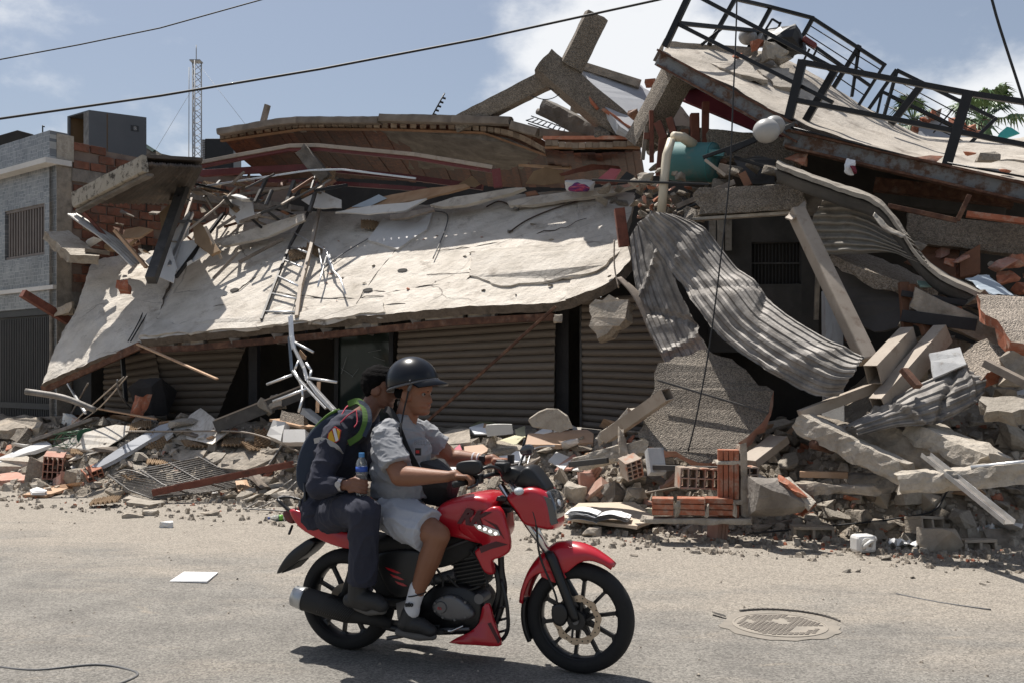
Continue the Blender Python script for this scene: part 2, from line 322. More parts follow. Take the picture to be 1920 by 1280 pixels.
def frame(d,up=(0,0,1),roll=0):
    d = V(d).normalized(); up = V(up)
    if abs(d.dot(up.normalized())) > .985: up = V((0,1,0)) if abs(d.y) < .9 else V((1,0,0))
    u = d.cross(up).normalized(); n = u.cross(d).normalized()
    if roll:
        q = Matrix.Rotation(roll,3,d); u,n = q @ u,q @ n
    return u,n
def spline(pts,per=6):
    pts = [V(p) for p in pts]; o = []
    for i in range(len(pts) - 1):
        p0,p1,p2,p3 = pts[max(i - 1,0)],pts[i],pts[i + 1],pts[min(i + 2,len(pts) - 1)]
        for k in range(per):
            t = k/per
            o.append(.5*((2*p1) + (p2 - p0)*t + (2*p0 - 5*p1 + 4*p2 - p3)*t*t + (3*p1 - p0 - 3*p2 + p3)*t ** 3))
    o.append(pts[-1]); return o
def newell(pts):
    n = V((0,0,0))
    for i in range(len(pts)):
        a,b = pts[i],pts[(i + 1) % len(pts)]
        n += V(((a.y - b.y)*(a.z + b.z),(a.z - b.z)*(a.x + b.x),(a.x - b.x)*(a.y + b.y)))
    return n.normalized()
CAMP = V((0,0,CH))
def plate(name,pts,th,m,parent=None,jag=.015,step=.09,back=None,seed=0,core=None,**kw):
    """A broken flat piece: outline pts (world), thickness th away from the viewer, rough chipped edge."""
    rnd = random.Random(seed or hash(name + kw.get('label','')) % 9999 if False else (seed or len(bpy.data.objects)))
    pts = [V(p) for p in pts]; n = newell(pts); c = sum(pts,V())/len(pts)
    if n.dot(CAMP - c) < 0: n = -n; pts.reverse()
    d = (-n if back is None else V(back).normalized())*th
    ol = []
    for i in range(len(pts)):
        a,b = pts[i],pts[(i + 1) % len(pts)]; k = max(1,min(14,int((b - a).length/step))) if jag else 1
        e = (b - a).normalized().cross(n) if (b - a).length > 1e-6 else V()
        for j in range(k):
            p = a.lerp(b,j/k)
            if jag and j: p = p + e*rnd.uniform(-jag,jag)*1.2 + (b - a).normalized()*rnd.uniform(-jag,jag)
            ol.append(p)
    N_ = len(ol); mid = [p + d*.5 + V((rnd.uniform(-1,1),rnd.uniform(-1,1),rnd.uniform(-1,1)))*jag*.6 for p in ol] if jag else [p + d*.5 for p in ol]
    lo = [p + d + (V((rnd.uniform(-1,1),rnd.uniform(-1,1),rnd.uniform(-1,1)))*jag*1.2 if jag else V()) for p in ol]
    vs = ol + mid + lo
    fs = [tuple(t) for t in geometry.tessellate_polygon([ol])] + [tuple(2*N_ + i for i in t) for t in geometry.tessellate_polygon([lo])]
    nt_ = len(fs)
    for i in range(N_):
        j = (i + 1) % N_
        fs += [(i,j,N_ + j,N_ + i),(N_ + i,N_ + j,2*N_ + j,2*N_ + i)]
    o = mk(name,vs,fs,[m,core] if core else m,parent,**kw)
    if core:
        for p in o.data.polygons:
            if p.index >= nt_: p.material_index = 1
    return o
def patch(name,rows,nu,nv,th,m,parent=None,disp=0,dfreq=1.5,corr=None,smooth=True,edge=0,seed=0,rim=None,kinks=(),**kw):
    """Surface through a grid of control points (rows of equal length), with thickness. corr=(count, depth) ribs across the row direction."""
    rows = [[V(p) for p in r] for r in rows]
    dense = [spline(r,8) for r in rows]
    def at(u,v):
        def onrow(d): 
            x = u*(len(d) - 1); i = min(int(x),len(d) - 2); return d[i].lerp(d[i + 1],x - i)
        col = [onrow(d) for d in dense]
        if len(col) == 2: return col[0].lerp(col[1],v)
        x = v*(len(col) - 1); i = min(int(x),len(col) - 2); t = x - i
        p0,p1,p2,p3 = col[max(i - 1,0)],col[i],col[i + 1],col[min(i + 2,len(col) - 1)]
        return .5*((2*p1) + (p2 - p0)*t + (2*p0 - 5*p1 + 4*p2 - p3)*t*t + (3*p1 - p0 - 3*p2 + p3)*t ** 3)
    g = [[at(i/nu,j/nv) for i in range(nu + 1)] for j in range(nv + 1)]
    top = []; bot = []
    for j in range(nv + 1):
        for i in range(nu + 1):
            a = g[j][min(i + 1,nu)] - g[j][max(i - 1,0)]; b = g[min(j + 1,nv)][i] - g[max(j - 1,0)][i]
            n = a.cross(b).normalized()
            if n.dot(CAMP - g[j][i]) < 0: n = -n
            p = g[j][i].copy(); q = p*dfreq + V((seed,seed,0))
            if disp: p += n*disp*(noise.noise(q) + .5*noise.noise(q*2.7))
            if edge and (i in (0,nu) or j in (0,nv)):
                p += V((noise.noise(q*7),noise.noise(q*7 + V((5,0,0))),noise.noise(q*7 + V((0,9,0)))))*edge*.3
                p += (g[nv // 2][nu // 2] - p).normalized()*edge*2.5*max(0,noise.noise(q*1.3) - .18)
            for u0,am,sk in kinks: p += n*am*max(0,1 - abs(i/nu - u0 - sk*(j/nv - .5))/.035)
            if corr:
                t = j/nv*corr[0]; s_ = math.sin(2*math.pi*t)
                p += n*corr[1]*max(-.8,min(.8,s_*2.6))
            top.append(p); bot.append(p - n*th)
    w = nu + 1; K = len(top); fs = []
    for j in range(nv):
        for i in range(nu):
            a = j*w + i; fs += [(a,a + 1,a + w + 1,a + w),(K + a,K + a + w,K + a + w + 1,K + a + 1)]
    for i in range(nu):
        fs += [(i,K + i,K + i + 1,i + 1)]; a = nv*w + i; fs += [(a,a + 1,K + a + 1,K + a)]
    for j in range(nv):
        a = j*w; fs += [(a,a + w,K + a + w,K + a)]; a = j*w + nu; fs += [(a,K + a,K + a + w,a + w)]
    o = mk(name,top + bot,fs,[m,rim] if rim else m,parent,smooth=smooth,**kw)
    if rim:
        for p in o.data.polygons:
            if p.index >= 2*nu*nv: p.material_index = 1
    return o
def stick(name,A,B,w,h,m,parent=None,up=(0,0,1),roll=0,bevel=.004,hollow=0,**kw):
    b = MB()
    if hollow: b.hollow(A,B,w,h,hollow,up,roll)
    else: b.beam(A,B,w,h,up,roll)
    return b.out(name,m,parent,bevel=bevel if not hollow else 0,**kw)
def pipe(name,pts,r,m,parent=None,n=8,smooth=True,**kw):
    return MB().tube(pts,r,n).out(name,m,parent,smooth=smooth,**kw)
def rough_beam(name,A,B,w,h,m,parent=None,up=(0,0,1),roll=0,amp=.03,seg=.09,**kw):
    """Concrete member with worn faces and broken ends."""
    A,B = V(A),V(B); d = B - A; u,n = frame(d,up,roll); k = max(4,int(d.length/seg)); q = 4
    sd = V((len(bpy.data.objects)*3.1,0,0)); vs = []; fs = []
    ringn = 4*q
    def ringpt(i):
        s,t = divmod(i,q); t = t/q*2 - 1
        return [(t,-1),(1,t),(-t,1),(-1,-t)][s]
    for a in range(k + 1):
        for i in range(ringn):
            x,y = ringpt(i); cx = 1 - .06*(abs(x) > .95 and abs(y) > .95)
            p = A + d*(a/k) + u*(x*w/2*cx) + n*(y*h/2*cx)
            z = p*5 + sd
            p = p + (u*x + n*y)*amp*.5*(noise.noise(z) + .6*noise.noise(z*3)) 
            if a in (0,k): p += d.normalized()*amp*2.2*(noise.noise(z*1.3) + .4*noise.noise(z*4))
            vs.append(p)
    for a in range(k):
        for i in range(ringn):
            j = (i + 1) % ringn; fs.append((a*ringn + i,a*ringn + j,(a + 1)*ringn + j,(a + 1)*ringn + i))
    for e,base in ((0,0),(1,k*ringn)):
        c = len(vs); vs.append(sum((vs[base + i] for i in range(ringn)),V())/ringn)
        for i in range(ringn): fs.append((base + i,base + (i + 1) % ringn,c))
    return mk(name,vs,fs,m,parent,**kw)
def chunk_mesh(seed,sx=1,sy=1,sz=1,sub=1,amp=.12,npts=11):
    rnd = random.Random(seed); bm = bmesh.new()
    for i in range(npts):
        p = V((rnd.uniform(-1,1),rnd.uniform(-1,1),rnd.uniform(-1,1)))
        m_ = max(abs(p.x),abs(p.y),abs(p.z)); p = p/m_*rnd.uniform(.75,1)
        bm.verts.new((p.x*sx/2,p.y*sy/2,p.z*sz/2))
    bmesh.ops.convex_hull(bm,input=bm.verts)
    for v in [v for v in bm.verts if not v.link_faces]: bm.verts.remove(v)
    bmesh.ops.triangulate(bm,faces=bm.faces)
    for _ in range(sub):
        bmesh.ops.subdivide_edges(bm,edges=bm.edges,cuts=1,use_grid_fill=True)
    mn = min(sx,sy,sz)
    for v in bm.verts:
        q = v.co*(2.2/mn) + V((seed,0,0)); v.co += V((noise.noise(q),noise.noise(q + V((7,0,0))),noise.noise(q + V((0,7,0)))))*amp*mn
    bmesh.ops.recalc_face_normals(bm,faces=bm.faces)
    me = bpy.data.meshes.new('chunk'); bm.to_mesh(me); bm.free(); return me
def chunk(name,c,size,m,seed,rot=(0,0,0),sub=2,amp=.12,npts=11,parent=None,**kw):
    me = chunk_mesh(seed,*size,sub=sub,amp=amp,npts=npts); me.transform(Matrix.Rotation(rot[2],4,'Z') @ Matrix.Rotation(rot[1],4,'Y') @ Matrix.Rotation(rot[0],4,'X'))
    me.materials.append(MT[m]); me.name = name
    return link(name,me,V(c),parent,**kw)
def dup(root,loc,rot=None,scale=None,label=None):
    r = root.copy(); COL.objects.link(r); r.location = loc; WL[r.name] = V(loc)
    if rot is not None: r.rotation_euler = rot
    if scale is not None: r.scale = scale
    if label: r['label'] = label
    for ch in list(root.children):
        c = ch.copy(); COL.objects.link(c); c.parent = r
        for g in ch.children:
            d = g.copy(); COL.objects.link(d); d.parent = c
    return r

# ================================================================== SETTING
def road_material():
    m = bpy.data.materials.new('road'); m.use_nodes = True; t = m.node_tree; t.nodes.clear(); N = t.nodes.new; L = t.links.new
    o = N('ShaderNodeOutputMaterial'); b = N('ShaderNodeBsdfPrincipled'); L(b.outputs[0],o.inputs[0]); b.inputs['Roughness'].default_value = .93
    tc = N('ShaderNodeTexCoord'); vec = tc.outputs['Object']
    def nz(scale,det,rough=.6,st=None,dist=0):
        n = N('ShaderNodeTexNoise'); n.inputs['Scale'].default_value = scale; n.inputs['Detail'].default_value = det; n.inputs['Roughness'].default_value = rough; n.inputs['Distortion'].default_value = dist
        if st:
            mp = N('ShaderNodeMapping'); mp.inputs['Scale'].default_value = st; mp.inputs['Rotation'].default_value = (0,0,R(20)); L(vec,mp.inputs[0]); L(mp.outputs[0],n.inputs['Vector'])
        else: L(vec,n.inputs['Vector'])
        return n.outputs['Fac']
    def rng(x,a,b_,lo=0,hi=1):
        r = N('ShaderNodeMapRange'); r.inputs[1].default_value = a; r.inputs[2].default_value = b_; r.inputs[3].default_value = lo; r.inputs[4].default_value = hi; L(x,r.inputs[0]); return r.outputs[0]
    def mix(f,a,b_):
        x = N('ShaderNodeMix'); x.data_type = 'RGBA'; L(f,x.inputs['Factor'])
        for s,k in ((a,'A'),(b_,'B')):
            if isinstance(s,tuple): x.inputs[k].default_value = (*s,1)
            else: L(s,x.inputs[k])
        return x.outputs['Result']
    base = mix(rng(nz(2.6,8),.35,.65),(.178,.166,.148),(.238,.222,.196))
    # dust lies thicker along the rubble and in tracks
    sx = N('ShaderNodeSeparateXYZ'); L(vec,sx.inputs[0])
    m1 = N('ShaderNodeMath'); m1.operation = 'MULTIPLY_ADD'; m1.inputs[1].default_value = .385; L(sx.outputs['X'],m1.inputs[0]); L(sx.outputs['Y'],m1.inputs[2])
    near = rng(m1.outputs[0],6.0,10.0,-.08,.46)
    d = N('ShaderNodeMath'); d.operation = 'ADD'; L(nz(.75,9,.62,(1,2.3,1),.4),d.inputs[0]); L(near,d.inputs[1])
    c1 = mix(rng(d.outputs[0],.48,.74,0,.75),base,(.325,.285,.235))
    c2 = mix(rng(nz(1.1,10,.7,(1,3,1),.8),.60,.72,0,.65),c1,(.37,.315,.245))
    c3 = mix(rng(nz(1.7,10,.75,(1,4,1),1),.60,.70,0,.65),c2,(.10,.09,.08))
    vo = N('ShaderNodeTexVoronoi'); vo.inputs['Scale'].default_value = 95; L(vec,vo.inputs['Vector'])
    sp = N('ShaderNodeSeparateColor'); L(vo.outputs['Color'],sp.inputs[0])
    hs = N('ShaderNodeHueSaturation'); L(c3,hs.inputs['Color']); L(rng(sp.outputs[0],0,1,.58,1.36),hs.inputs['Value']); L(hs.outputs[0],b.inputs['Base Color'])
    bp = N('ShaderNodeBump'); bp.inputs['Strength'].default_value = .9; bp.inputs['Distance'].default_value = .016
    mm = N('ShaderNodeMath'); mm.operation = 'ADD'; L(nz(55,5,.7),mm.inputs[0]); L(nz(6,8,.7,(1,2,1)),mm.inputs[1]); L(mm.outputs[0],bp.inputs['Height']); L(bp.outputs[0],b.inputs['Normal'])
    MT['road'] = m
road_material()
def smooth01(x): x = max(0,min(1,x)); return x*x*(3 - 2*x)
def cof(X,Y): return Y + .385*X
def mound_z(X,Y):
    c = cof(X,Y); px = 960 + F*X/Y if Y > .5 else 960
    foot = 10.95 + .45*noise.noise(V((X*.45,3,0))) + (.35 if px < 150 else 0)
    h = .84*smooth01((c - foot)/1.9)
    r = smooth01((px - 1480)/250)
    h += r*(.26*smooth01((c - 11)/1.2) + .9*smooth01((c - 12.6)/1.8))
    n = noise.noise(V((X*1.1,Y*1.1,1)))*.5 + noise.noise(V((X*2.7,Y*2.7,4)))*.3
    if c > foot - .3: h += .20*n*smooth01((c - foot + .1)/.8)
    if c > 14.2 and r < .3: h *= 1 - .6*smooth01((c - 14.2)/1)
    return h
me_v = []; me_f = []
def ground_sheet():
    pts = [(-400,-60),(400,-60),(400,700),(-400,700)]
    mk('road',[(x,y,0) for x,y in pts],[(0,1,2,3)],'road',kind='structure',origin=(0,0,0),label='dusty grey asphalt street in front of the rubble',cat='road')
ground_sheet()
def mound():
    nx,nc = 190,70; vs = []; fs = []
    for j in range(nc + 1):
        for i in range(nx + 1):
            c = 10.2 + 6.6*j/nc; X = -10.5 + 17.5*i/nx; Y = c - .385*X
            z = mound_z(X,Y)
            z += (.05*noise.noise(V((X*6,Y*6,0))) + .025*noise.noise(V((X*15,Y*15,0))))*smooth01((z + .02)/.15)
            vs.append((X,Y,z - .035 + .03*smooth01(z/.1)))
    for j in range(nc):
        for i in range(nx):
            a = j*(nx + 1) + i; fs.append((a,a + 1,a + nx + 2,a + nx + 1))
    mk('rubble_terrain',vs,fs,'dust_ground',kind='structure',origin=(0,0,0),label='bank of dust and crushed concrete under the debris',cat='terrain')
mound()

# manhole
def manhole():
    c = G(1462,1172); c.z = 0
    root = empty('manhole_cover',c,'round studded manhole cover half buried in pale dust on the street','manhole')
    def disc(rx,z,jit,n=44,off=(0,0)):
        return [V((c.x + off[0] + math.cos(2*math.pi*i/n)*rx*(1 + jit*noise.noise(V((i*.5,rx,0)))),c.y + off[1] + math.sin(2*math.pi*i/n)*rx*(1 + jit*noise.noise(V((i*.5,rx,3)))),z)) for i in range(n)]
    mk('dust_patch',disc(.37,.004,.16),[tuple(range(44))],'manhole_dust',root)
    MB().lathe([(.30,.002),(.30,.008),(.285,.010),(.285,.007),(.0,.007)],c,n=40).out('cover_plate','manhole_dust',root)
    b = MB()
    for i in range(-8,9):
        for j in range(-8,9):
            x,y = (i + .5*(j % 2))*.034,j*.030
            if x*x + y*y < .265 ** 2 and noise.noise(V((x*6,y*6,2))) > -.22 - (x*x + y*y)*2:
                b.box((c.x + x,c.y + y,.009),(.013,0,0),(0,.009,0),(0,0,.0025))
    o = b.out('stud','manhole_iron',root,kind='stuff')
    b = MB()
    for i in range(22):
        a = R(14 + i*4.8); rr = .405 + .012*noise.noise(V((i,0,0)))
        w = .006 + .012*abs(noise.noise(V((i*1.7,5,0))))
        b.box((c.x + .02 + math.cos(a)*rr,c.y + .02 + math.sin(a)*rr,.006),(-math.sin(a)*.022,math.cos(a)*.022,0),(math.cos(a)*w,math.sin(a)*w,0),(0,0,.006))
    b.out('broken_asphalt_rim','tar_edge',root)
manhole()

# ================================================================== TILED HOUSE (left)
def tile_material():
    m = mat('facade_tile',[(.2,.2,.2)],3,.35,bump=0); t = m.node_tree; N = t.nodes.new; L = t.links.new
    tc = N('ShaderNodeTexCoord'); mp = N('ShaderNodeMapping'); mp.inputs['Rotation'].default_value = (0,0,0); L(tc.outputs['UV'],mp.inputs[0])
    def br(scale,w,h,off):
        b = N('ShaderNodeTexBrick'); b.inputs['Scale'].default_value = scale; b.inputs['Color1'].default_value = (.125,.135,.15,1); b.inputs['Color2'].default_value = (.235,.24,.245,1); b.inputs['Mortar'].default_value = (.36,.36,.35,1)
        b.inputs['Mortar Size'].default_value = .035; b.inputs['Brick Width'].default_value = w; b.inputs['Row Height'].default_value = h; b.offset = off; L(mp.outputs[0],b.inputs['Vector']); return b
    a = br(9,.9,.5,.5); b2 = br(9,.5,.9,.35)
    ch = N('ShaderNodeTexChecker'); ch.inputs['Scale'].default_value = 5; L(mp.outputs[0],ch.inputs['Vector'])
    mx = N('ShaderNodeMix'); mx.data_type = 'RGBA'; L(ch.outputs['Fac'],mx.inputs['Factor']); L(a.outputs['Color'],mx.inputs['A']); L(b2.outputs['Color'],mx.inputs['B'])
    n = N('ShaderNodeTexNoise'); n.inputs['Scale'].default_value = 2; n.inputs['Detail'].default_value = 6; L(mp.outputs[0],n.inputs['Vector'])
    mr = N('ShaderNodeMapRange'); mr.inputs[1].default_value = .3; mr.inputs[2].default_value = .7; mr.inputs[3].default_value = .7; mr.inputs[4].default_value = 1.15; L(n.outputs['Fac'],mr.inputs[0])
    hs = N('ShaderNodeHueSaturation'); L(mx.outputs['Result'],hs.inputs['Color']); L(mr.outputs[0],hs.inputs['Value']); L(hs.outputs[0],bs(m).inputs['Base Color'])
tile_material()
HD = V((-1.253,1,0)).normalized()        # facade runs away to the left
HS = V((1,1.253,0)).normalized()         # side wall runs back to the right
HC = P(106,700,17.0); HC.z = 0
def hp(a,b,z): return HC + HD*a + HS*b + V((0,0,z))
def hbox(root,name,a0,a1,b0,b1,z0,z1,m,uv=False,**kw):
    b = MB(); b.box(hp((a0 + a1)/2,(b0 + b1)/2,(z0 + z1)/2),HD*(a1 - a0)/2,HS*(b1 - b0)/2,(0,0,(z1 - z0)/2)); o = b.out(name,m,root,**kw)
    if uv:
        me = o.data; u = me.uv_layers.new(name='UVMap'); w = WL[o.name]
        for l in me.loops:
            p = me.vertices[l.vertex_index].co + w - HC; u.data[l.index].uv = (p.dot(HD)*.9,p.z*.9)
    return o
def house():
    root = empty('tiled_house',HC,'two storey house faced with small blue grey tiles beside the collapsed building','house')
    HZ_ = lambda py: 1.62 + (700 - py)*17.0/F
    zt,zl,z2,zg = HZ_(247),HZ_(300),HZ_(540),HZ_(575)
    # facade with window and gate openings (positions along the wall)
    w0,w1,zw0,zw1 = .42,1.9,HZ_(474),HZ_(376)
    hbox(root,'facade_wall',0,6,0,.2,zw1,zl - .08,'facade_tile',True)
    hbox(root,'facade_wall',0,w0,0,.2,z2 + .06,zw1,'facade_tile',True)
    hbox(root,'facade_wall',w1,6,0,.2,z2 + .06,zw1,'facade_tile',True)
    hbox(root,'facade_wall',w0,w1,0,.2,z2 + .06,zw0,'facade_tile',True)
    hbox(root,'facade_wall',0,6,-.12,.2,zl,zt,'facade_tile',True)                        # parapet stands forward
    hbox(root,'cornice',-.06,6,-.22,.24,zl - .085,zl + .005,'white_board')
    hbox(root,'floor_band',-.0,6,-.06,.2,z2 - .02,z2 + .05,'white_board')
    hbox(root,'facade_wall',0,6,0,.2,zg,z2 - .02,'facade_tile',True)
    hbox(root,'facade_wall',0,.22,0,.2,0,zg,'facade_tile',True)
    hbox(root,'inner_wall',0,6,1.6,1.8,0,zl,'interior')
    hbox(root,'roof_deck',0,6,.2,6,zl - .2,zl - .1,'concrete_dark')
    wf = hbox(root,'window',w0,w1,.12,.15,zw0,zw1,'glass_dark')
    for i in range(14):
        a = w0 + .05 + i*.1; hbox(wf,'bar',a,a + .045,.03,.075,zw0,zw1,'rail_brown')
    for z in (zw0 + .02,zw1 - .03): hbox(wf,'frame',w0,w1,.02,.09,z - .02,z + .03,'rail_brown')
    g = hbox(root,'gate',.22,4,.10,.14,0,zg - .12,'black_steel')
    for i in range(30):
        a = .26 + i*.065; hbox(g,'bar',a,a + .03,.04,.095,.05,zg - .16,'gate_grey')
    hbox(g,'frame',.2,4,.03,.12,zg - .12,zg,'black_steel'); hbox(g,'crossbar',.2,4,.02,.1,1.0,1.1,'gate_grey')
    # side wall of hollow bricks
    hbox(root,'side_wall',0.012,.19,.2,5,0,zl + .30,'brick_wall_back')
    hbox(root,'corner_pillar',-.012,.25,.0,.26,0,zl - .09,'concrete')
    hbox(root,'corner_pillar',-.012,.2,.0,.3,zl + .006,zt - .03,'concrete_light')
    hbox(root,'tie_beam',-.03,.2,.26,5,zl - .32,zl - .10,'concrete_dark')
    hbox(root,'tie_beam',-.03,.2,.26,5,z2 - .3,z2 - .05,'concrete_dark')
    bm = None; rnd = random.Random(3)
    rows = [zl - .09 + i*.155 for i in range(3)] + [z2 - .03 + i*.155 for i in range(12)] + [.1 + .155*i for i in range(14)]
    for k,z in enumerate(rows):
        zmax = zl + .38
        for i in range(13):
            b0 = .30 + i*.31 + (.155 if k % 2 else 0)
            if b0 + .29 > 4.4 or rnd.random() < .06: continue
            if z > zl and z + .14 > zl + .42 - .05*i: continue
            if zl - .33 < z + .07 < zl - .09: continue
            j = rnd.uniform(-.012,.006)
            if bm is None:
                o = hbox(root,'brick',-.02,.10,b0,b0 + .28,z,z + .135,'clay_old_shaded',bevel=.006); bm = o; ref = (b0,z)
            else:
                o = bm.copy(); COL.objects.link(o); o.location = bm.location + HS*(b0 - ref[0]) + V((0,0,z - ref[1])) + HD*(-j)
house()
# things on the roofs to the left
def cabinet():
    mat('cabinet_grey',[(.085,.09,.10),(.11,.115,.125)],1,.55,.1,bump=.05)
    a = P(167,209,19.0)   # near top corner
    dx1 = V((-1.0,.75,0)).normalized()*.78; dx2 = V((1.0,.62,0)).normalized()*1.05; h = .92
    root = empty('sheet_metal_cabinet',a - V((0,0,h)),'dark grey metal cabinet with an open brown side on the house roof','cabinet')
    p = [a,a + dx1,a + dx1 + dx2,a + dx2]
    MB().prism([a,a + dx2,a + dx2 - V((0,0,h)),a - V((0,0,h))],dx1*.02).out('front_panel','cabinet_grey',root)
    MB().prism(p,V((0,0,.025))).out('top_panel','cabinet_grey',root)
    MB().prism([q - dx1*0 for q in [a + dx1*.97,a + dx1*.97 + dx2,a + dx1*.97 + dx2 - V((0,0,h)),a + dx1*.97 - V((0,0,h))]],dx1*.03).out('back_panel','cabinet_brown',root)
    MB().prism([a + dx2*.3,a + dx2*.3 + dx1,a + dx2*.3 + dx1 - V((0,0,h)),a + dx2*.3 - V((0,0,h))],dx2*.02).out('inner_panel','cabinet_brown',root)
    MB().prism([a + dx1*.021,a + dx1*.25,a + dx1*.25 - V((0,0,h)),a + dx1*.021 - V((0,0,h))],dx2*.03).out('door_jamb','galvanized',root)
    MB().prism([a + dx1*.93,a + dx1,a + dx1 - V((0,0,h)),a + dx1*.93 - V((0,0,h))],dx2*.03).out('door_jamb','cabinet_grey',root)
    def sticker(u0,u1,v0,v1,m):
        o = -dx1*.005
        MB().prism([a + dx2*u0 - V((0,0,h*v0)) + o,a + dx2*u1 - V((0,0,h*v0)) + o,a + dx2*u1 - V((0,0,h*v1)) + o,a + dx2*u0 - V((0,0,h*v1)) + o],-dx1*.004).out('sticker',m,root)
    sticker(.72,.86,.18,.30,'sticker_dark'); sticker(.77,.82,.20,.28,'paper'); sticker(.08,.22,.78,.88,'paper'); sticker(.50,.56,.82,.92,'paper_yellow')
cabinet()
def roof_bits():
    MB().prism([P(-30,262,20),P(32,244,20),P(62,252,20),P(62,272,20),P(-30,290,20)],(0,.8,0)).out('rooftop_tank_box','interior',label='low dark box on the roof behind the tiled parapet',cat='box',bevel=.02)
    pipe('camera_post',[P(80,250,17.6),P(80,236,17.6),P(83,238,17.5)],.012,'black_steel',label='tiny black post on the tiled parapet',cat='post')
    b = MB().prism([P(243,300,21),P(243,272,21),P(258,266,21),P(300,288,20.6),P(370,303,20),P(372,330,20)],(0,1.2,.0))
    b.out('roof_gable','concrete',label='weathered grey sloping roof end behind the dark metal cabinet',cat='roof')
    MB().prism([P(243,268,21),P(262,263,21),P(290,281,20.6),P(286,285,20.6),P(258,268,21),P(243,273,21)],(0,1,0)).out('roof_sheet','green_sheet',label='dark green sheet capping the sloping grey roof end',cat='sheet')
    # outdoor air conditioner
    o = P(378,300,19.5)
    root = empty('air_conditioner',o,'black finned air conditioner unit standing behind the wooden ceiling','air conditioner')
    MB().abox((o.x + .06,o.y,o.z - .25),(o.x + .62,o.y + .6,o.z + .42)).out('casing','black_steel',root,bevel=.02)
    for i in range(18):
        z = o.z - .2 + i*.034; MB().abox((o.x,o.y - .02,z),(o.x + .07,o.y + .3,z + .016)).out('fin','grey_fin',root)
roof_bits()
def lattice_tower():
    Yt = 42.0; b0 = P(368,330,Yt); z1 = P(368,116,Yt).z; r = .21
    root = empty('lattice_mast',b0,'thin grey lattice radio mast rising behind the wooden ceiling','mast')
    legs = [V((b0.x + math.cos(R(a))*r,b0.y + math.sin(R(a))*r,0)) for a in (30,150,270)]
    for p in legs: pipe('leg',[(p.x,p.y,b0.z - 4),(p.x,p.y,z1)],.030,'mast_grey',root)
    z = b0.z - .5; k = 0
    while z < z1 - .3:
        for i in range(3):
            p,q = legs[i],legs[(i + 1) % 3]
            if k % 2: p,q = q,p
            pipe('brace',[(p.x,p.y,z),(q.x,q.y,z + .26)],.014,'mast_grey',root,n=5)
        z += .26; k += 1
    pipe('whip_antenna',[(b0.x,b0.y,z1),(b0.x,b0.y,z1 + .7)],.02,'mast_grey',root)
    pipe('feed_cable',[(b0.x - .25,b0.y - .2,b0.z),(b0.x - .24,b0.y - .2,z1 - .3)],.018,'mast_grey',root)
    MB().abox((b0.x - .22,b0.y - .22,z1 - .02),(b0.x + .22,b0.y + .22,z1 + .03)).out('top_plate','mast_grey',root)
    for n_,(px,py,dY,lab) in enumerate(((290,285,0,'thin guy wire slanting from the mast down to the sloping roof'),(465,240,2,'thin guy wire slanting from the mast down to the wooden ceiling'))):
        A = V((b0.x,b0.y,P(0,155 if n_ == 0 else 115,Yt).z)); B = P(px,py,Yt - dY); pipe('guy_wire',[A,B],.007,'mast_grey',n=5,label=lab,cat='wire')
lattice_tower()
def sagline(A,B,sag,k=14):
    return [V(A).lerp(V(B),t/k) - V((0,0,sag*4*(t/k)*(1 - t/k))) for t in range(k + 1)]
pipe('power_line',[P(-200,164,6),P(0,112,6),P(150,84,6),P(300,53,6),P(490,0,6),P(800,-95,6)],.004,'cable',n=6,label='upper thin overhead cable crossing the sky above the mast',cat='cable')
pipe('power_line',[P(x,y,6.1) for x,y in ((-200,253),(0,223),(300,180),(600,130),(900,73),(1235,0),(1500,-65))],.0075,'cable',n=6,label='thick overhead cable running from the house past the leaning pillars',cat='cable')
pipe('power_line',spline([P(x,y,5.8) for x,y in ((1850,-40),(1868,30),(1890,100),(1908,155),(1922,200),(1960,330))],3),.008,'cable',n=6,label='thick black cable dropping across the sky beside the palm',cat='cable')
pipe('hanging_cable',spline([Q(1382,-20,11.2),Q(1380,60,11.2),Q(1374,200,11.2),Q(1368,330,11.2),Q(1352,480,11.2),Q(1330,650,11.1),Q(1306,780,11.0),Q(1290,845,11.0)],4),.008,'cable',n=6,label='long thin cable hanging down in front of the concrete wall panel',cat='cable')

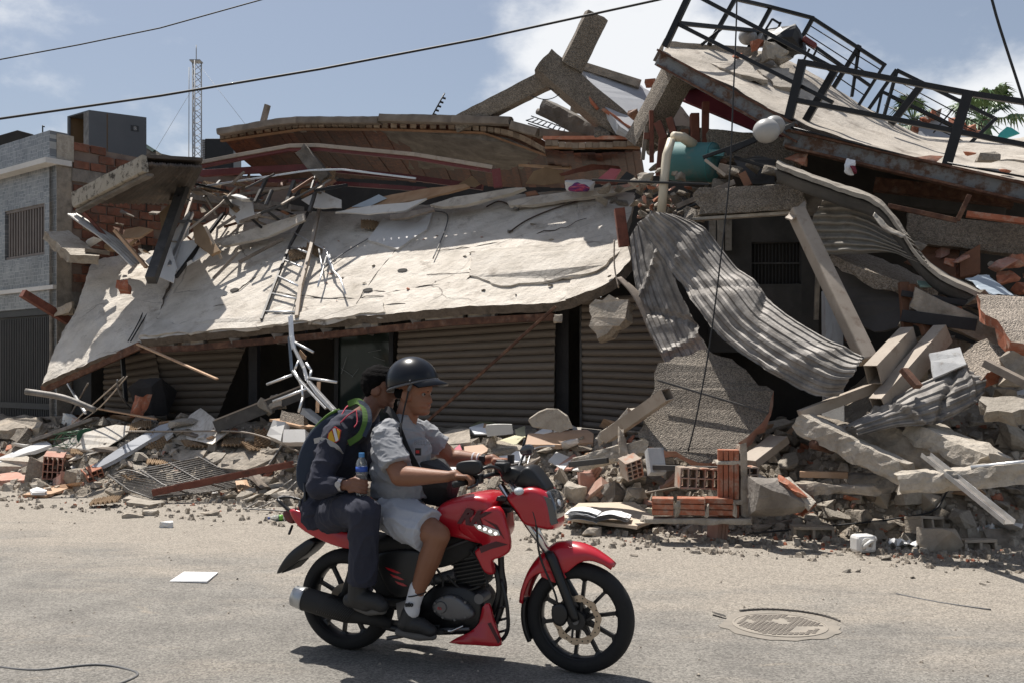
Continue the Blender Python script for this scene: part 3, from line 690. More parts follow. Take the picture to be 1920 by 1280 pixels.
# ================================================================== COLLAPSED BUILDING, left half
def crack_mat():
    """Pale screed with hairline cracks, scrape marks and dirt."""
    m = MT['slab_concrete']; t = m.node_tree; N = t.nodes.new; L = t.links.new; b = bs(m)
    old = b.inputs['Base Color'].links[0].from_socket
    tc = N('ShaderNodeTexCoord'); n = N('ShaderNodeTexNoise'); n.inputs['Scale'].default_value = 1.7; n.inputs['Detail'].default_value = 7; L(tc.outputs['Object'],n.inputs['Vector'])
    va = N('ShaderNodeMix'); va.data_type = 'RGBA'; va.inputs['Factor'].default_value = .22; L(tc.outputs['Object'],va.inputs['A']); L(n.outputs['Color'],va.inputs['B'])
    mp = N('ShaderNodeMapping'); mp.inputs['Scale'].default_value = (.55,1.0,1.6); L(va.outputs['Result'],mp.inputs[0])
    vo = N('ShaderNodeTexVoronoi'); vo.feature = 'DISTANCE_TO_EDGE'; vo.inputs['Scale'].default_value = .9; L(mp.outputs[0],vo.inputs['Vector'])
    mr = N('ShaderNodeMapRange'); mr.inputs[1].default_value = .002; mr.inputs[2].default_value = .009; mr.inputs[3].default_value = .65; mr.inputs[4].default_value = 0; L(vo.outputs['Distance'],mr.inputs[0])
    n2 = N('ShaderNodeTexNoise'); n2.inputs['Scale'].default_value = .8; L(tc.outputs['Object'],n2.inputs['Vector'])
    r2 = N('ShaderNodeMapRange'); r2.inputs[1].default_value = .45; r2.inputs[2].default_value = .6; L(n2.outputs['Fac'],r2.inputs[0])
    mu = N('ShaderNodeMath'); mu.operation = 'MULTIPLY'; L(mr.outputs[0],mu.inputs[0]); L(r2.outputs[0],mu.inputs[1])
    mx = N('ShaderNodeMix'); mx.data_type = 'RGBA'; mx.inputs['B'].default_value = (.10,.08,.065,1); L(mu.outputs[0],mx.inputs['Factor']); L(old,mx.inputs['A']); L(mx.outputs['Result'],b.inputs['Base Color'])
crack_mat()
# plane of the slab: lower edge c=12.8, upper edge c=15.6
SLO,SHI = 12.8,15.7
CRACKS = [[(1168,432),(1120,440),(1090,452),(1040,464),(1000,477),(940,482)],[(1090,452),(1085,470),(1060,480),(985,500),(880,512),(800,516)],[(1060,480),(1110,474),(1150,470)],[(700,545),(730,548),(800,536),(870,528),(910,505)],[(620,585),(700,575),(760,570)],[(400,565),(450,545),(480,520)],[(500,545),(560,556),(640,560),(720,556)],[(760,440),(740,470),(700,520),(668,570)],[(310,610),(360,585),(420,572)],[(1000,440),(1050,430),(1100,410)],[(820,470),(900,462),(960,452)]]
def slab():
    lo = [(262,636),(370,626),(600,602),(720,590),(850,577),(960,572),(1045,566),(1100,545)]
    hi = [(318,470),(420,405),(640,396),(760,388),(880,376),(1000,362),(1100,357),(1192,362)]
    root = empty('collapsed_floor_slab',Q(700,595,12.8),'huge pale cracked concrete floor slab tilted down towards the street','floor slab')
    rowl = [Q(x,y,SLO) for x,y in lo]; rowh = [Q(x,y,SHI) for x,y in hi]
    mid = [a.lerp(b,.5) for a,b in zip(rowl,rowh)]
    patch('slab_field',[rowl,mid,rowh],110,46,.13,'slab_concrete',root,disp=.012,dfreq=1.3,edge=.05,smooth=False,rim='slab_edge_shaded')
    # right end, broken off along the crack
    def sp(px,py):     # pixel -> slab surface
        t = 0.0
        ylo = np.interp(px,[p[0] for p in lo] + [1200],[p[1] for p in lo] + [500]); yhi = np.interp(px,[p[0] for p in hi],[p[1] for p in hi])
        s = (ylo - py)/max(1,ylo - yhi)
        c = 1/lerp(1/SLO,1/SHI,s); return Q(px,py,c)
    patch('slab_corner',[[sp(1060,562),sp(1105,547),Q(1150,522,12.9),Q(1182,488,13.1)],[sp(1070,520),sp(1110,510),Q(1150,492,13.3),Q(1178,462,13.4)],[sp(1080,470),sp(1115,462),Q(1150,452,13.8),Q(1172,440,13.9)],[Q(1085,360,15.66),Q(1120,358,15.66),Q(1160,362,15.6),Q(1192,366,15.6)]],22,36,.13,'slab_concrete',root,disp=.02,dfreq=1.3,edge=.06,seed=3,smooth=False,rim='slab_edge_shaded')
    # left piece, folded down
    patch('slab_fold',[[Q(78,720,12.75),Q(165,680,12.75),Q(285,636,12.86)],[Q(110,640,13.3),Q(185,610,13.3),Q(300,580,13.5)],[Q(150,560,13.9),Q(215,535,14),Q(318,528,14.15)],[Q(172,488,14.6),Q(235,478,14.8),Q(322,468,15.2)]],40,40,.12,'slab_concrete',root,disp=.035,dfreq=1.6,edge=.07,seed=11,smooth=False,rim='slab_edge_shaded')
    # plates lifted along the cracks
    def raised(pts,th,z=.02,jag=.03):
        pp = [sp(*p) for p in pts]; n = newell(pp); n = n if n.dot(CAMP - pp[0]) > 0 else -n
        plate('slab_flake',[p + n*z for p in pp],th,'slab_concrete',root,jag=jag,step=.12)
    raised([(885,478),(960,468),(1040,462),(1092,448),(1130,432),(1165,428),(1168,470),(1120,512),(1040,528),(940,540),(880,520)],.06,.035)
    raised([(262,632),(300,600),(330,612),(420,600),(520,590),(640,580),(720,568),(722,588),(600,602),(370,625)],.06,.03)
    raised([(100,690),(180,640),(258,600),(262,612),(255,636),(165,679),(90,712)],.05,.03) if False else None
    for px,py in ((440,545),(755,508),(690,545)):      # flat near-black discs, the dark inside holes put into colour
        c = sp(px,py); n = newell([sp(px,py),sp(px + 10,py),sp(px,py - 10)]); n = n if n.dot(CAMP - c) > 0 else -n
        u = (sp(px + 10,py) - c).normalized(); w = n.cross(u)
        k = 12; rim = [c + n*.012 + (u*math.cos(a)*.085 + w*math.sin(a)*.05)*(1 + .35*noise.noise(V((i,px,0)))) for i,a in enumerate([2*math.pi*j/k for j in range(k)])]
        mk('hole_dark_disc',rim,[tuple(range(k))],'interior',root)
    for pts in CRACKS:
        q = [sp(x,y) for x,y in pts]; o = []
        for a,b in zip(q,q[1:]):
            for k in range(5): p = a.lerp(b,k/5); o.append(p + V((.02*noise.noise(p*9),0,.05*noise.noise(p*7))))
        o.append(q[-1]); n = V((0,-.5,.85)); MB().tube([p + n*.004 for p in o],[.004 + .012*abs(noise.noise(p*3))*(i not in (0,len(o) - 1)) for i,p in enumerate(o)],5).out('crack','crack_dark',root)
    # underside: edge beam and brackets
    A = [Q(268,652,12.95),Q(370,648,12.95),Q(600,626,12.95),Q(850,600,12.95),Q(1040,590,12.95)]
    for a,b in zip(A,A[1:]): MB().beam(a - V((0,0,.03)),b - V((0,0,.03)),.12,.09).out('edge_beam','rust',root)
    for px,py in ((352,637),(440,636),(520,628),(612,618),(690,610),(780,600),(915,588)):
        p = Q(px,py + 4,12.9); MB().prism([p + V((-.09,0,.05)),p + V((.09,0,.05)),p + V((0,0,-.10))],(0,.5,0)).out('bracket','concrete_dark',root)
    for x0,x1,y in ((650,712,602),(800,870,586),(270,330,640),(880,930,583),(345,385,634)):
        p,q = Q(x0,y + 8,12.97),Q(x1,y + 3,12.97); MB().beam(p,q,.1,.11).out('infill_block','concrete',root)
    beams = [Q(x,y,13.6) for x,y in ((300,628),(520,600),(760,575),(1000,555))]
    for a,b in zip(beams,beams[1:]): MB().beam(a - V((0,0,.1)),b - V((0,0,.1)),.15,.15).out('joist','rust',root)
    # lower edge fascia, broken and brown
    fl = [Q(x,y,SLO) for x,y in ((78,722),(262,640))]
    MB().beam(fl[0] - V((0,-.03,.07)),fl[1] - V((0,-.03,.06)),.05,.12).out('edge_board','rust',root,bevel=.005)
    return root
slab()
# loose crack lines of dark debris on the slab are in the slab material; larger loose pieces:
def SP(px,py):
    lo = [(75,722),(262,636),(370,626),(600,602),(720,590),(850,577),(960,572),(1045,566),(1100,545),(1200,500)]
    hi = [(172,488),(318,470),(420,405),(640,396),(760,388),(880,376),(1000,362),(1100,357),(1192,362)]
    ylo = np.interp(px,[p[0] for p in lo],[p[1] for p in lo]); yhi = np.interp(px,[p[0] for p in hi],[p[1] for p in hi])
    s = (ylo - py)/max(1,ylo - yhi); return 1/lerp(1/SLO,1/SHI,s)
def on_slab(px,py,up=.03):     # a little in front of the slab surface
    return Q(px,py,SP(px,py) - up*1.5)

# ground-floor shop fronts behind the slab
def walls_behind():
    b = MB()  # near-black walls added so the crushed rooms and gaps stay dark
    mk('dark_room_backing',[Q(180,800,15.2),Q(1300,800,15.2),Q(1300,560,15.2),Q(180,600,15.2),Q(180,800,15.5),Q(1300,800,15.5),Q(1300,560,15.5),Q(180,600,15.5)],[(0,1,2,3),(4,5,6,7),(0,1,5,4),(2,3,7,6)],'interior',kind='structure',label='dark backing wall added inside the crushed shops',cat='wall')
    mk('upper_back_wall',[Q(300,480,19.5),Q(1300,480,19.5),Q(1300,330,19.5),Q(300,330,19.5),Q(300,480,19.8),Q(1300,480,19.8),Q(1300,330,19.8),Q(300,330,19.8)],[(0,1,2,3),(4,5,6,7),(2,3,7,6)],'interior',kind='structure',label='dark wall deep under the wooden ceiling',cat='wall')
    mk('dark_cavity_backing',[Q(1290,900,15),Q(2100,900,15),Q(2100,380,15),Q(1800,312,15),Q(1640,268,15),Q(1480,246,15),Q(1420,262,15),Q(1290,345,15),Q(1290,900,15.3),Q(2100,900,15.3)],[(0,1,2,3,4,5,6,7),(0,1,9,8)],'interior',kind='structure',label='dark backing wall added inside the crushed rooms under the terrace',cat='wall')
    MB().prism([Q(1130,505,14.3),Q(1188,440,14.3),Q(1350,400,14.3),Q(1350,860,14.3),Q(1130,860,14.3)],(0,.2,0)).out('dark_gap_backing','interior',label='dark backing wall added behind the hanging corrugated sheets',cat='wall')
walls_behind()
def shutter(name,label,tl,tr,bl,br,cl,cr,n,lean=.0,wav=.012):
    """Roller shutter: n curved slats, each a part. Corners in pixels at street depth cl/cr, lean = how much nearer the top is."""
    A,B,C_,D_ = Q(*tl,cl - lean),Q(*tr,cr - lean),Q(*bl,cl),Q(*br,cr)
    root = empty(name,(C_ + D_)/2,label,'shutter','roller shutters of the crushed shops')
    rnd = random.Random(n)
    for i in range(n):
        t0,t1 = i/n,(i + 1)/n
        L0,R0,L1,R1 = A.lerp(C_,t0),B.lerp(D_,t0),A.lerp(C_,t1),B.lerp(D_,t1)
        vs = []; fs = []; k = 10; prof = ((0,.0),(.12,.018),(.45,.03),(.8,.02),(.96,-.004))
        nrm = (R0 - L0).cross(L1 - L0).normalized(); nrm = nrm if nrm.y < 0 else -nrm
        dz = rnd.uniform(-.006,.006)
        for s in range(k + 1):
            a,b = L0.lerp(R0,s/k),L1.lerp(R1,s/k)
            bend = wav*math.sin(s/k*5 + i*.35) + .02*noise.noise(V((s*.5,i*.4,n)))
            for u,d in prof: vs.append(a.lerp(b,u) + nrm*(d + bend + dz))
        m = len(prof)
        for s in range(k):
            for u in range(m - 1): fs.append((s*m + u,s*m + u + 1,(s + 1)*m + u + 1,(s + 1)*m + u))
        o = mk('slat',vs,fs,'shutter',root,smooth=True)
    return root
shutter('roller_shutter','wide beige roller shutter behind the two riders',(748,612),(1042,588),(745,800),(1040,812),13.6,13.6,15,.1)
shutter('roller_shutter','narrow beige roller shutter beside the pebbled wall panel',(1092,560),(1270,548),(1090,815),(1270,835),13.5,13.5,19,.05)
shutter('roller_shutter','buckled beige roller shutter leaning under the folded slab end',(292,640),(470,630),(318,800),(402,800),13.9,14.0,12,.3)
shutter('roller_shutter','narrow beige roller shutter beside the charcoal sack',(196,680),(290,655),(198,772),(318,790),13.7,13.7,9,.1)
plate('shop_window',[Q(630,622,13.8),Q(735,612,13.8),Q(735,800,13.8),Q(630,800,13.8)],.01,'glass_green',jag=0,label='dark green shop window pane with cracks behind the passenger',cat='window') if False else None
def shop_front():
    root = empty('shop_window',Q(682,800,13.8),'dark green glass shop window behind the passenger','window')
    plate('pane',[Q(632,620,13.8),Q(732,612,13.8),Q(732,800,13.8),Q(632,800,13.8)],.012,'glass_green',root,jag=0)
    MB().beam(Q(632,610,13.78),Q(630,800,13.78),.06,.06,up=(0,1,0)).out('frame','black_steel',root)
    MB().beam(Q(734,606,13.78),Q(732,800,13.78),.06,.06,up=(0,1,0)).out('frame','black_steel',root)
    for i,(a,b) in enumerate((((690,660),(715,655)),((640,690),(662,705)),((700,668),(722,676)),((650,668),(640,700)),((705,700),(730,712)),((660,706),(672,690)))):
        MB().beam(Q(*a,13.77),Q(*b,13.77),.004,.004).out('crack','glass_chip',root)
shop_front()
for (x0,x1,y0,y1,lab) in ((1042,1066,580,812,'black steel shop front pillar between the two beige shutters'),(466,482,625,780,'dark door post in the black shop opening behind the bent ladder'),(560,572,618,790,'thin dark post in the black shop opening')):
    MB().prism([Q(x0,y0,13.7),Q(x1,y0,13.7),Q(x1,y1,13.7),Q(x0,y1,13.7)],(0,.2,0)).out('shop_pillar','tar_black',label=lab,cat='pillar')
stick('door_frame_strip',Q(1089,575,13.45),Q(1089,800,13.45),.03,.03,'grey_steel',label='thin grey frame strip along the narrow shutter',cat='frame')
stick('wall_remnant',Q(90,690,14.6),Q(185,690,14.4),.3,1.6,'dark_wall',label='low stained wall stub between the house gate and the shutters',cat='wall')
stick('leaning_rod',Q(1042,575,12.7),Q(800,790,12.6),.035,.035,'rust',label='thin rusty steel rod leaning diagonally in front of the shutter',cat='rod')
stick('steel_post',Q(228,650,13.2),Q(236,752,13.1),.06,.06,'black_steel',label='black post under the folded end of the slab',cat='post')
stick('timber_strip',Q(258,645,12.7),Q(407,710,12.0),.05,.025,'tan_wood',label='thin pale timber strip hanging under the folded slab end',cat='timber')
chunk('sack',Q(288,775,13.2) + V((0,0,.25)),(.62,.5,.62),'tar_black',21,npts=16,amp=.05,label='dark charcoal sack lying before the buckled shutter',cat='sack')

# ------------------------------------------------------------------ brown wooden ceiling
def wooden_ceiling():
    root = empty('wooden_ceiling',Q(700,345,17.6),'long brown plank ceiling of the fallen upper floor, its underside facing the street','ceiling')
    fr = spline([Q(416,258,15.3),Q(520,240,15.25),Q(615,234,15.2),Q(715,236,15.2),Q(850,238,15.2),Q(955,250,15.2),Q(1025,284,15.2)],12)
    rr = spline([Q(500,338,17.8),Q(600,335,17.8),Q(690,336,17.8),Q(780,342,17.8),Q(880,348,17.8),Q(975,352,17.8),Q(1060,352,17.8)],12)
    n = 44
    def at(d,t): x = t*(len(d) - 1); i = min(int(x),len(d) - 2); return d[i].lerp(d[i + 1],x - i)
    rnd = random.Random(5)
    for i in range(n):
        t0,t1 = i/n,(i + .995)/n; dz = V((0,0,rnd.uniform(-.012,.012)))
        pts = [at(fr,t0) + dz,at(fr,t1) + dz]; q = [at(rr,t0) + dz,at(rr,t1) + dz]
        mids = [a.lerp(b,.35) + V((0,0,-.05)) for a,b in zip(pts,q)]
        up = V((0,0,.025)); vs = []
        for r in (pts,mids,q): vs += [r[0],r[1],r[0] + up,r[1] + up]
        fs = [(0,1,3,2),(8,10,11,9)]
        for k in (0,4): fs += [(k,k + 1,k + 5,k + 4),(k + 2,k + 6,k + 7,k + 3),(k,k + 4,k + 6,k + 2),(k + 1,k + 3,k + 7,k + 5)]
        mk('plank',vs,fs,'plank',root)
    MB().prism([at(fr,0) + V((0,.03,.06)),at(fr,.33) + V((0,.03,.06)),at(fr,.66) + V((0,.03,.06)),at(fr,1) + V((0,.03,.06)),at(rr,1) + V((0,0,.06)),at(rr,.66) + V((0,0,.06)),at(rr,.33) + V((0,0,.06)),at(rr,0) + V((0,0,.06))],(0,0,.04)).out('roof_cover','concrete_dark',root)  # unseen cover added so no light leaks between the planks
    # capping along the top edge and the row of batten ends below it
    cap = [Q(412,252,15.1),Q(520,234,15.05),Q(560,230,15.05),Q(712,230,15.0)]
    for a,b in zip(cap,cap[1:]): rough_beam('edge_capping',a + V((0,0,.03)),b + V((0,0,.03)),.16,.11,'old_wood',root,amp=.012)
    cap = [Q(716,226,15.0),Q(850,229,15.0),Q(958,232,15.0)]
    for a,b in zip(cap,cap[1:]): rough_beam('edge_capping',a + V((0,0,.03)),b + V((0,0,.03)),.18,.12,'old_wood',root,amp=.012)
    cap = [Q(960,236,15.0),Q(1010,250,15.0),Q(1096,262,15.4)]
    for a,b in zip(cap,cap[1:]): rough_beam('edge_capping',a,b,.18,.13,'old_wood',root,amp=.012)
    for i in range(46):
        t = (i + .5)/46; p = at(fr,t) + V((0,-.06,-.02 + .0*i)); d = (at(fr,min(1,t + .01)) - at(fr,max(0,t - .01))).normalized()
        MB().box(p + V((0,0,.0)),d*.052,(0,.05,0),(0,0,.035)).out('batten_end','batten',root,bevel=.004)
    bb = [at(fr,t/12) for t in range(13)]
    for a,b in zip(bb,bb[1:]): MB().beam(a + V((0,.04,.03)),b + V((0,.04,.03)),.03,.2).out('light_stop_board','rust',root)  # board added behind the battens to block light leaking through
    ln = [at(fr,t) + V((0,-.04,-.075)) for t in (0,.25,.5,.75,1)]
    for a,b in zip(ln,ln[1:]): MB().beam(a,b,.05,.03).out('trim_strip','tan_trim',root)
    return root
wooden_ceiling()
def ceiling_fragment():
    root = empty('ceiling_fragment',Q(1110,330,15.4),'shorter brown plank ceiling piece with tile ends left of the turquoise tank','ceiling')
    n = 13; A,B = Q(1022,283,14.9),Q(1200,282,14.9); C_,D_ = Q(1035,345,16.6),Q(1208,335,16.6); rnd = random.Random(9)
    for i in range(n):
        t0,t1 = i/n,(i + .99)/n; sag = V((0,0,-.06*math.sin(math.pi*t0))); dz = V((0,0,rnd.uniform(-.01,.01))) + sag
        vs = [A.lerp(B,t0) + dz,A.lerp(B,t1) + dz,D_.lerp(C_,1 - t1) + dz,C_.lerp(D_,t0) + dz]
        MB().prism(vs,(0,0,.025)).out('plank','plank',root)
    MB().prism([A + V((0,.03,.06)),B + V((0,.03,.06)),D_ + V((0,0,.06)),C_ + V((0,0,.06))],(0,0,.05)).out('roof_cover','concrete_dark',root)  # unseen sheet added to shut out sky between the planks
    for i in range(14):
        t = (i + .5)/14; p = A.lerp(B,t) + V((0,-.05,.10 - .05*math.sin(math.pi*t) + rnd.uniform(-.01,.01)))
        MB().box(p,(B - A)/14*.48,(0,.06,0),(0,0,.04)).out('batten_end','batten',root,bevel=.004)
    MB().beam(A + V((0,-.06,.03)),B + V((0,-.06,.02)),.05,.03).out('trim_strip','tan_trim',root)
    MB().beam(A + V((0,0,.17)),B + V((0,0,.16)),.2,.05).out('edge_capping','clay',root)
ceiling_fragment()
stick('timber_stub',Q(492,235,15.6),Q(502,197,15.6),.11,.06,'old_wood',label='short grey timber post sticking up above the wooden ceiling',cat='timber')
def bars():
    def chain(name,label,pts,w,h,m,c,under=None):
        root = empty(name,Q(*pts[0],c),label,'beam')
        for a,b in zip(pts,pts[1:]):
            A,B = Q(*a,c),Q(*b,c); MB().beam(A,B,w,h).out('segment',m,root,bevel=.004)
            if under: MB().beam(A - V((0,-.02,h*.9)),B - V((0,-.02,h*.9)),w*.7,h*.8).out('lower_flange',under,root)
    chain('steel_rail','pale dusty steel rail with red underside bowed below the wooden ceiling',[(352,311),(450,292),(545,275),(600,274),(780,291),(926,315)],.12,.06,'tube_cream',14.9,'red_paint')
    chain('red_beam','dark red steel beam lying under the bowed pale rail',[(378,326),(470,320),(600,314)],.10,.11,'red_paint',15.3)
    chain('red_beam','dark red steel beam running into the shadow of the ceiling',[(612,318),(760,332),(905,352)],.08,.09,'red_paint',16.0)
    chain('metal_tube','long thin light metal tube under the red beam',[(368,352),(580,320),(640,318),(780,335)],.025,.03,'aluminium',14.7)
    rough_beam('broken_post',Q(566,282,14.8),Q(612,338,14.9),.20,.22,'concrete_dark',label='broken dark post hanging below the bowed rail',cat='post')
    stick('short_post',Q(930,318,14.8),Q(934,352,14.8),.13,.1,'red_paint',label='short dark red post at the end of the bowed rail',cat='post')
    chain('red_channel','dull red channel lying low in the shadow of the ceiling',[(480,338),(640,345),(800,356)],.07,.07,'red_paint',15.4)
bars()
# left roof overhang
def overhang():
    A,B = P(140,376,16.2),P(272,307,15.0)       # fascia ends
    C_,D_ = P(380,316,15.8),P(348,384,17.4)
    root = empty('roof_overhang',A,'stained concrete roof edge with ribbed metal underside hanging above the white debris','roof')
    rough_beam('fascia',A,B,.10,.26,'fascia',root,amp=.012)
    lo = V((0,0,-.13))
    patch('deck',[[A + lo + V((0,0,.08)),B + lo + V((0,0,.10))],[D_,C_ ]],30,60,.05,'deck_metal',root,corr=(22,.018))
    MB().prism([A + V((0,.06,.10)),B + V((0,.06,.10)),C_ + V((0,0,.12)),D_ + V((0,0,.10))],(0,0,.05)).out('roof_cover','deck_metal',root)
    rough_beam('edge_strip',A + V((.05,.05,-.16)),B + V((.05,.05,-.16)),.12,.05,'concrete_dark',root,amp=.02)
overhang()

# ================================================================== COLLAPSED BUILDING, upper middle: leaning pillars
def concrete_members():
    rough_beam('fallen_pillar',Q(1018,118,14.6),Q(1195,268,15.2),.40,.38,'pebbledash',amp=.014,label='thick pebbled concrete pillar leaning down to the wooden ceiling',cat='pillar')
    rough_beam('fallen_pillar',Q(1070,128,14.7),Q(1118,32,14.7),.36,.34,'pebbledash',roll=.5,amp=.012,label='short pebbled pillar stub pointing up into the sky',cat='pillar')
    rough_beam('fallen_pillar',Q(862,234,15.2),Q(1030,148,14.9),.30,.26,'pebbledash',roll=.2,amp=.012,label='pebbled concrete beam sloping down left from the crossing pillars',cat='pillar')
    rough_beam('fallen_pillar',Q(1272,138,13.9),Q(1200,272,14.2),.36,.34,'pebbledash',roll=.3,amp=.012,label='pebbled pillar propping the raised corner of the terrace slab',cat='pillar')
    rough_beam('fallen_pillar',Q(1022,202,15.8),Q(1132,262,15.4),.28,.26,'concrete_dark',amp=.03,label='dark rounded concrete stub with three broken fingers',cat='pillar')
    for i,(x,y) in enumerate(((1008,209),(1016,200),(1026,196))):
        pipe('rebar_finger',[Q(x,y,15.8),Q(x + 22,y + 10,15.75)],.05,'concrete_dark',label=('lowest','middle','topmost')[i] + ' broken finger of the dark rounded concrete stub',cat='stub')
    plate('wall_slab',[Q(1088,128,15.4),Q(1150,138,15.6),Q(1192,155,15.8),Q(1228,178,15.8),Q(1196,262,14.6),Q(1160,236,14.6),Q(1120,180,14.9)],.12,'grey_panel',jag=.02,label='smooth blue grey wall slab tilted between the leaning pillars',cat='wall slab')
    stick('wall_slab_edge',Q(1092,126,15.4),Q(1200,160,15.7),.16,.12,'concrete',label='rough cement edge along the top of the blue grey wall slab',cat='edge')
    for i,(x,y,w) in enumerate(((1218,157,.17),(1232,156,.15),(1226,172,.13))):
        chunk('clay_brick',Q(x,y,15.6),(w,.15,.13),'clay_clean',40 + i,sub=1,amp=.03,label=('orange clay brick on the ridge of the blue grey slab','second orange clay brick on the ridge beside the propping pillar','small orange brick bit below the ridge bricks')[i],cat='brick')
    for i,(a,b) in enumerate((((1085,160),(1120,205)),((1130,205),(1180,240)),((1165,238),(1192,255)))):
        rough_beam('brick_edge',Q(*a,14.75),Q(*b,14.7),.05,.05,'clay_clean',amp=.02,label=('upper','middle','lower')[i] + ' strip of red brick edge along the leaning pillar',cat='brick')
    chunk('brick_lump',Q(1186,216,14.7),(.17,.15,.17),'brown_wood',46,sub=1,label='brown brick lump lying on the blue grey slab',cat='brick')
    plate('tiled_wall_piece',[Q(1206,250,14.6),Q(1262,182,14.9),Q(1310,245,14.9),Q(1320,270,14.4),Q(1230,272,14.4)],.05,'white_board_dusty',jag=.02,label='dusty pale tiled panel behind the rusty upright posts',cat='panel')
    stick('grille_bar',Q(990,232,15.6),Q(1080,262,15.5),.02,.02,'black_steel',label='thin black grille frame behind the dark rounded stub',cat='frame')
    root = empty('metal_grille',Q(1030,245,15.7),'small dark metal grille behind the dark rounded concrete stub','grille')
    for i in range(9):
        t = i/8; a = Q(988 + 78*t,226 + 26*t,15.7); b = Q(1000 + 70*t,222 + 18*t,16.1); MB().beam(a,b,.015,.015).out('bar','black_steel',root)
    for c,(dx,dy) in ((15.7,(0,4)),(16.1,(10,-4))): MB().beam(Q(986 + dx,222 + dy,c),Q(1070 + dx*.3,250 + dy,c),.015,.015).out('rail','black_steel',root)
    pipe('bare_wire',spline([Q(1026,160,14.8),Q(1034,168,14.7),Q(1052,166,14.7)],5),.007,'cable',n=5,label='short bare wire dangling at the crossing of the pillars',cat='wire')
    pipe('bare_wire',spline([Q(996,180,14.8),Q(1020,187,14.7),Q(1038,184,14.7),Q(1050,176,14.7)],5),.007,'cable',n=5,label='sagging bare wire below the crossing of the pillars',cat='wire')
    chunk('concrete_chunk',Q(1130,252,14.9),(.26,.22,.24),'pebbledash',47,label='pyramid shaped pebbled lump on the wooden ceiling edge',cat='concrete')
    chunk('concrete_chunk',Q(1080,205,15.9),(.22,.15,.15),'concrete',48,label='jagged concrete lump hanging behind the thick leaning pillar',cat='concrete')
    root = empty('antenna_pole',Q(806,226,18),'thin black antenna pole with small insulators above the wooden ceiling','antenna')
    pipe('pole',[Q(806,226,18),Q(834,175,18)],.014,'black_steel',root,n=5)
    for k in range(6):
        t = k/6; a = Q(lerp(808,834,t),lerp(222,176,t),18); pipe('insulator',[a,a + V((.06,0,-.02))],.02,'black_steel',root,n=5)
concrete_members()

# ------------------------------------------------------------------ terrace slab and railings, right
def terrace():
    root = empty('terrace_slab',Q(1600,300,12.9),'large tilted terrace slab with rusty steel edge beam and railings on it','terrace slab')
    near = [Q(1234,92,13.3),Q(1360,160,13.1),Q(1488,226,12.9),Q(1650,283,12.8),Q(1800,318,12.8),Q(1990,356,12.8)]
    far = [Q(1252,84,14.0),Q(1430,96,15.2),Q(1560,160,15.3),Q(1640,212,15.4),Q(1760,256,15.5),Q(1990,262,15.8)]
    mid = [a.lerp(b,.5) + V((0,0,-.05)) for a,b in zip(near,far)]
    patch('slab_top',[near,mid,far],70,24,.14,'terrace',root,disp=.04,dfreq=1.2,edge=.03,smooth=False,rim='slab_edge_shaded')
    for a,b,m in ((Q(1236,112,13.25),Q(1495,254,12.85),'rust_blue'),(Q(1472,262,12.85),Q(1990,380,12.75),'rust_blue')):
        MB().beam(a,b,.10,.17).out('edge_beam',m,root,bevel=.006)
        d = V((0,0,.095)); MB().beam(a + d + V((0,-.03,0)),b + d + V((0,-.03,0)),.16,.025).out('flange','rust',root)
        MB().beam(a - d + V((0,-.03,0)),b - d + V((0,-.03,0)),.16,.025).out('flange','rust',root)
        plate('raised_flake',[Q(1330,118,13.9),Q(1395,112,14.2),Q(1425,140,14.0),Q(1440,150,13.9),Q(1390,140,13.7)],.06,'terrace',root,jag=.03)
    plate('raised_flake',[Q(1420,130,14.3),Q(1480,128,14.5),Q(1500,165,14.2),Q(1450,160,14.0)],.08,'terrace',root,jag=.03)
    rough_beam('kerb',Q(1252,88,14.0),Q(1420,100,15.0),.1,.12,'concrete',root,amp=.02)
terrace()
plate('ceiling_wall',[Q(1268,150,14.6),Q(1300,140,14.6),Q(1490,245,13.6),Q(1460,262,13.6),Q(1275,185,14.4)],.06,'maroon_wall',jag=0,label='dark red wall under the raised corner of the terrace slab',cat='wall')
plate('wall_stripe',[Q(1268,160,14.5),Q(1310,146,14.5),Q(1316,152,14.45),Q(1272,168,14.45)],.02,'yellow_wall',jag=0,label='yellow band along the top of the dark red wall',cat='wall')
rough_beam('inner_beam',Q(1275,160,14.4),Q(1330,150,14.4),.14,.16,'concrete',amp=.02,label='short pebbled beam between the propping pillar and red wall',cat='beam')
rough_beam('pebbled_wall',Q(1260,262,14.0),Q(1500,290,13.6),.3,.35,'pebbledash',amp=.04,label='broken pebbled wall band behind the turquoise tank',cat='wall')
def railing(name,label,mem):
    root = empty(name,mem[0][1],label,'railing')
    for kind,A,B,w in mem:
        if kind == 'wire': pipe('infill_rod',[A,B],w,'black_steel',root,n=5)
        else: MB().beam(A,B,w,w).out(kind,'black_steel',root,bevel=.003)
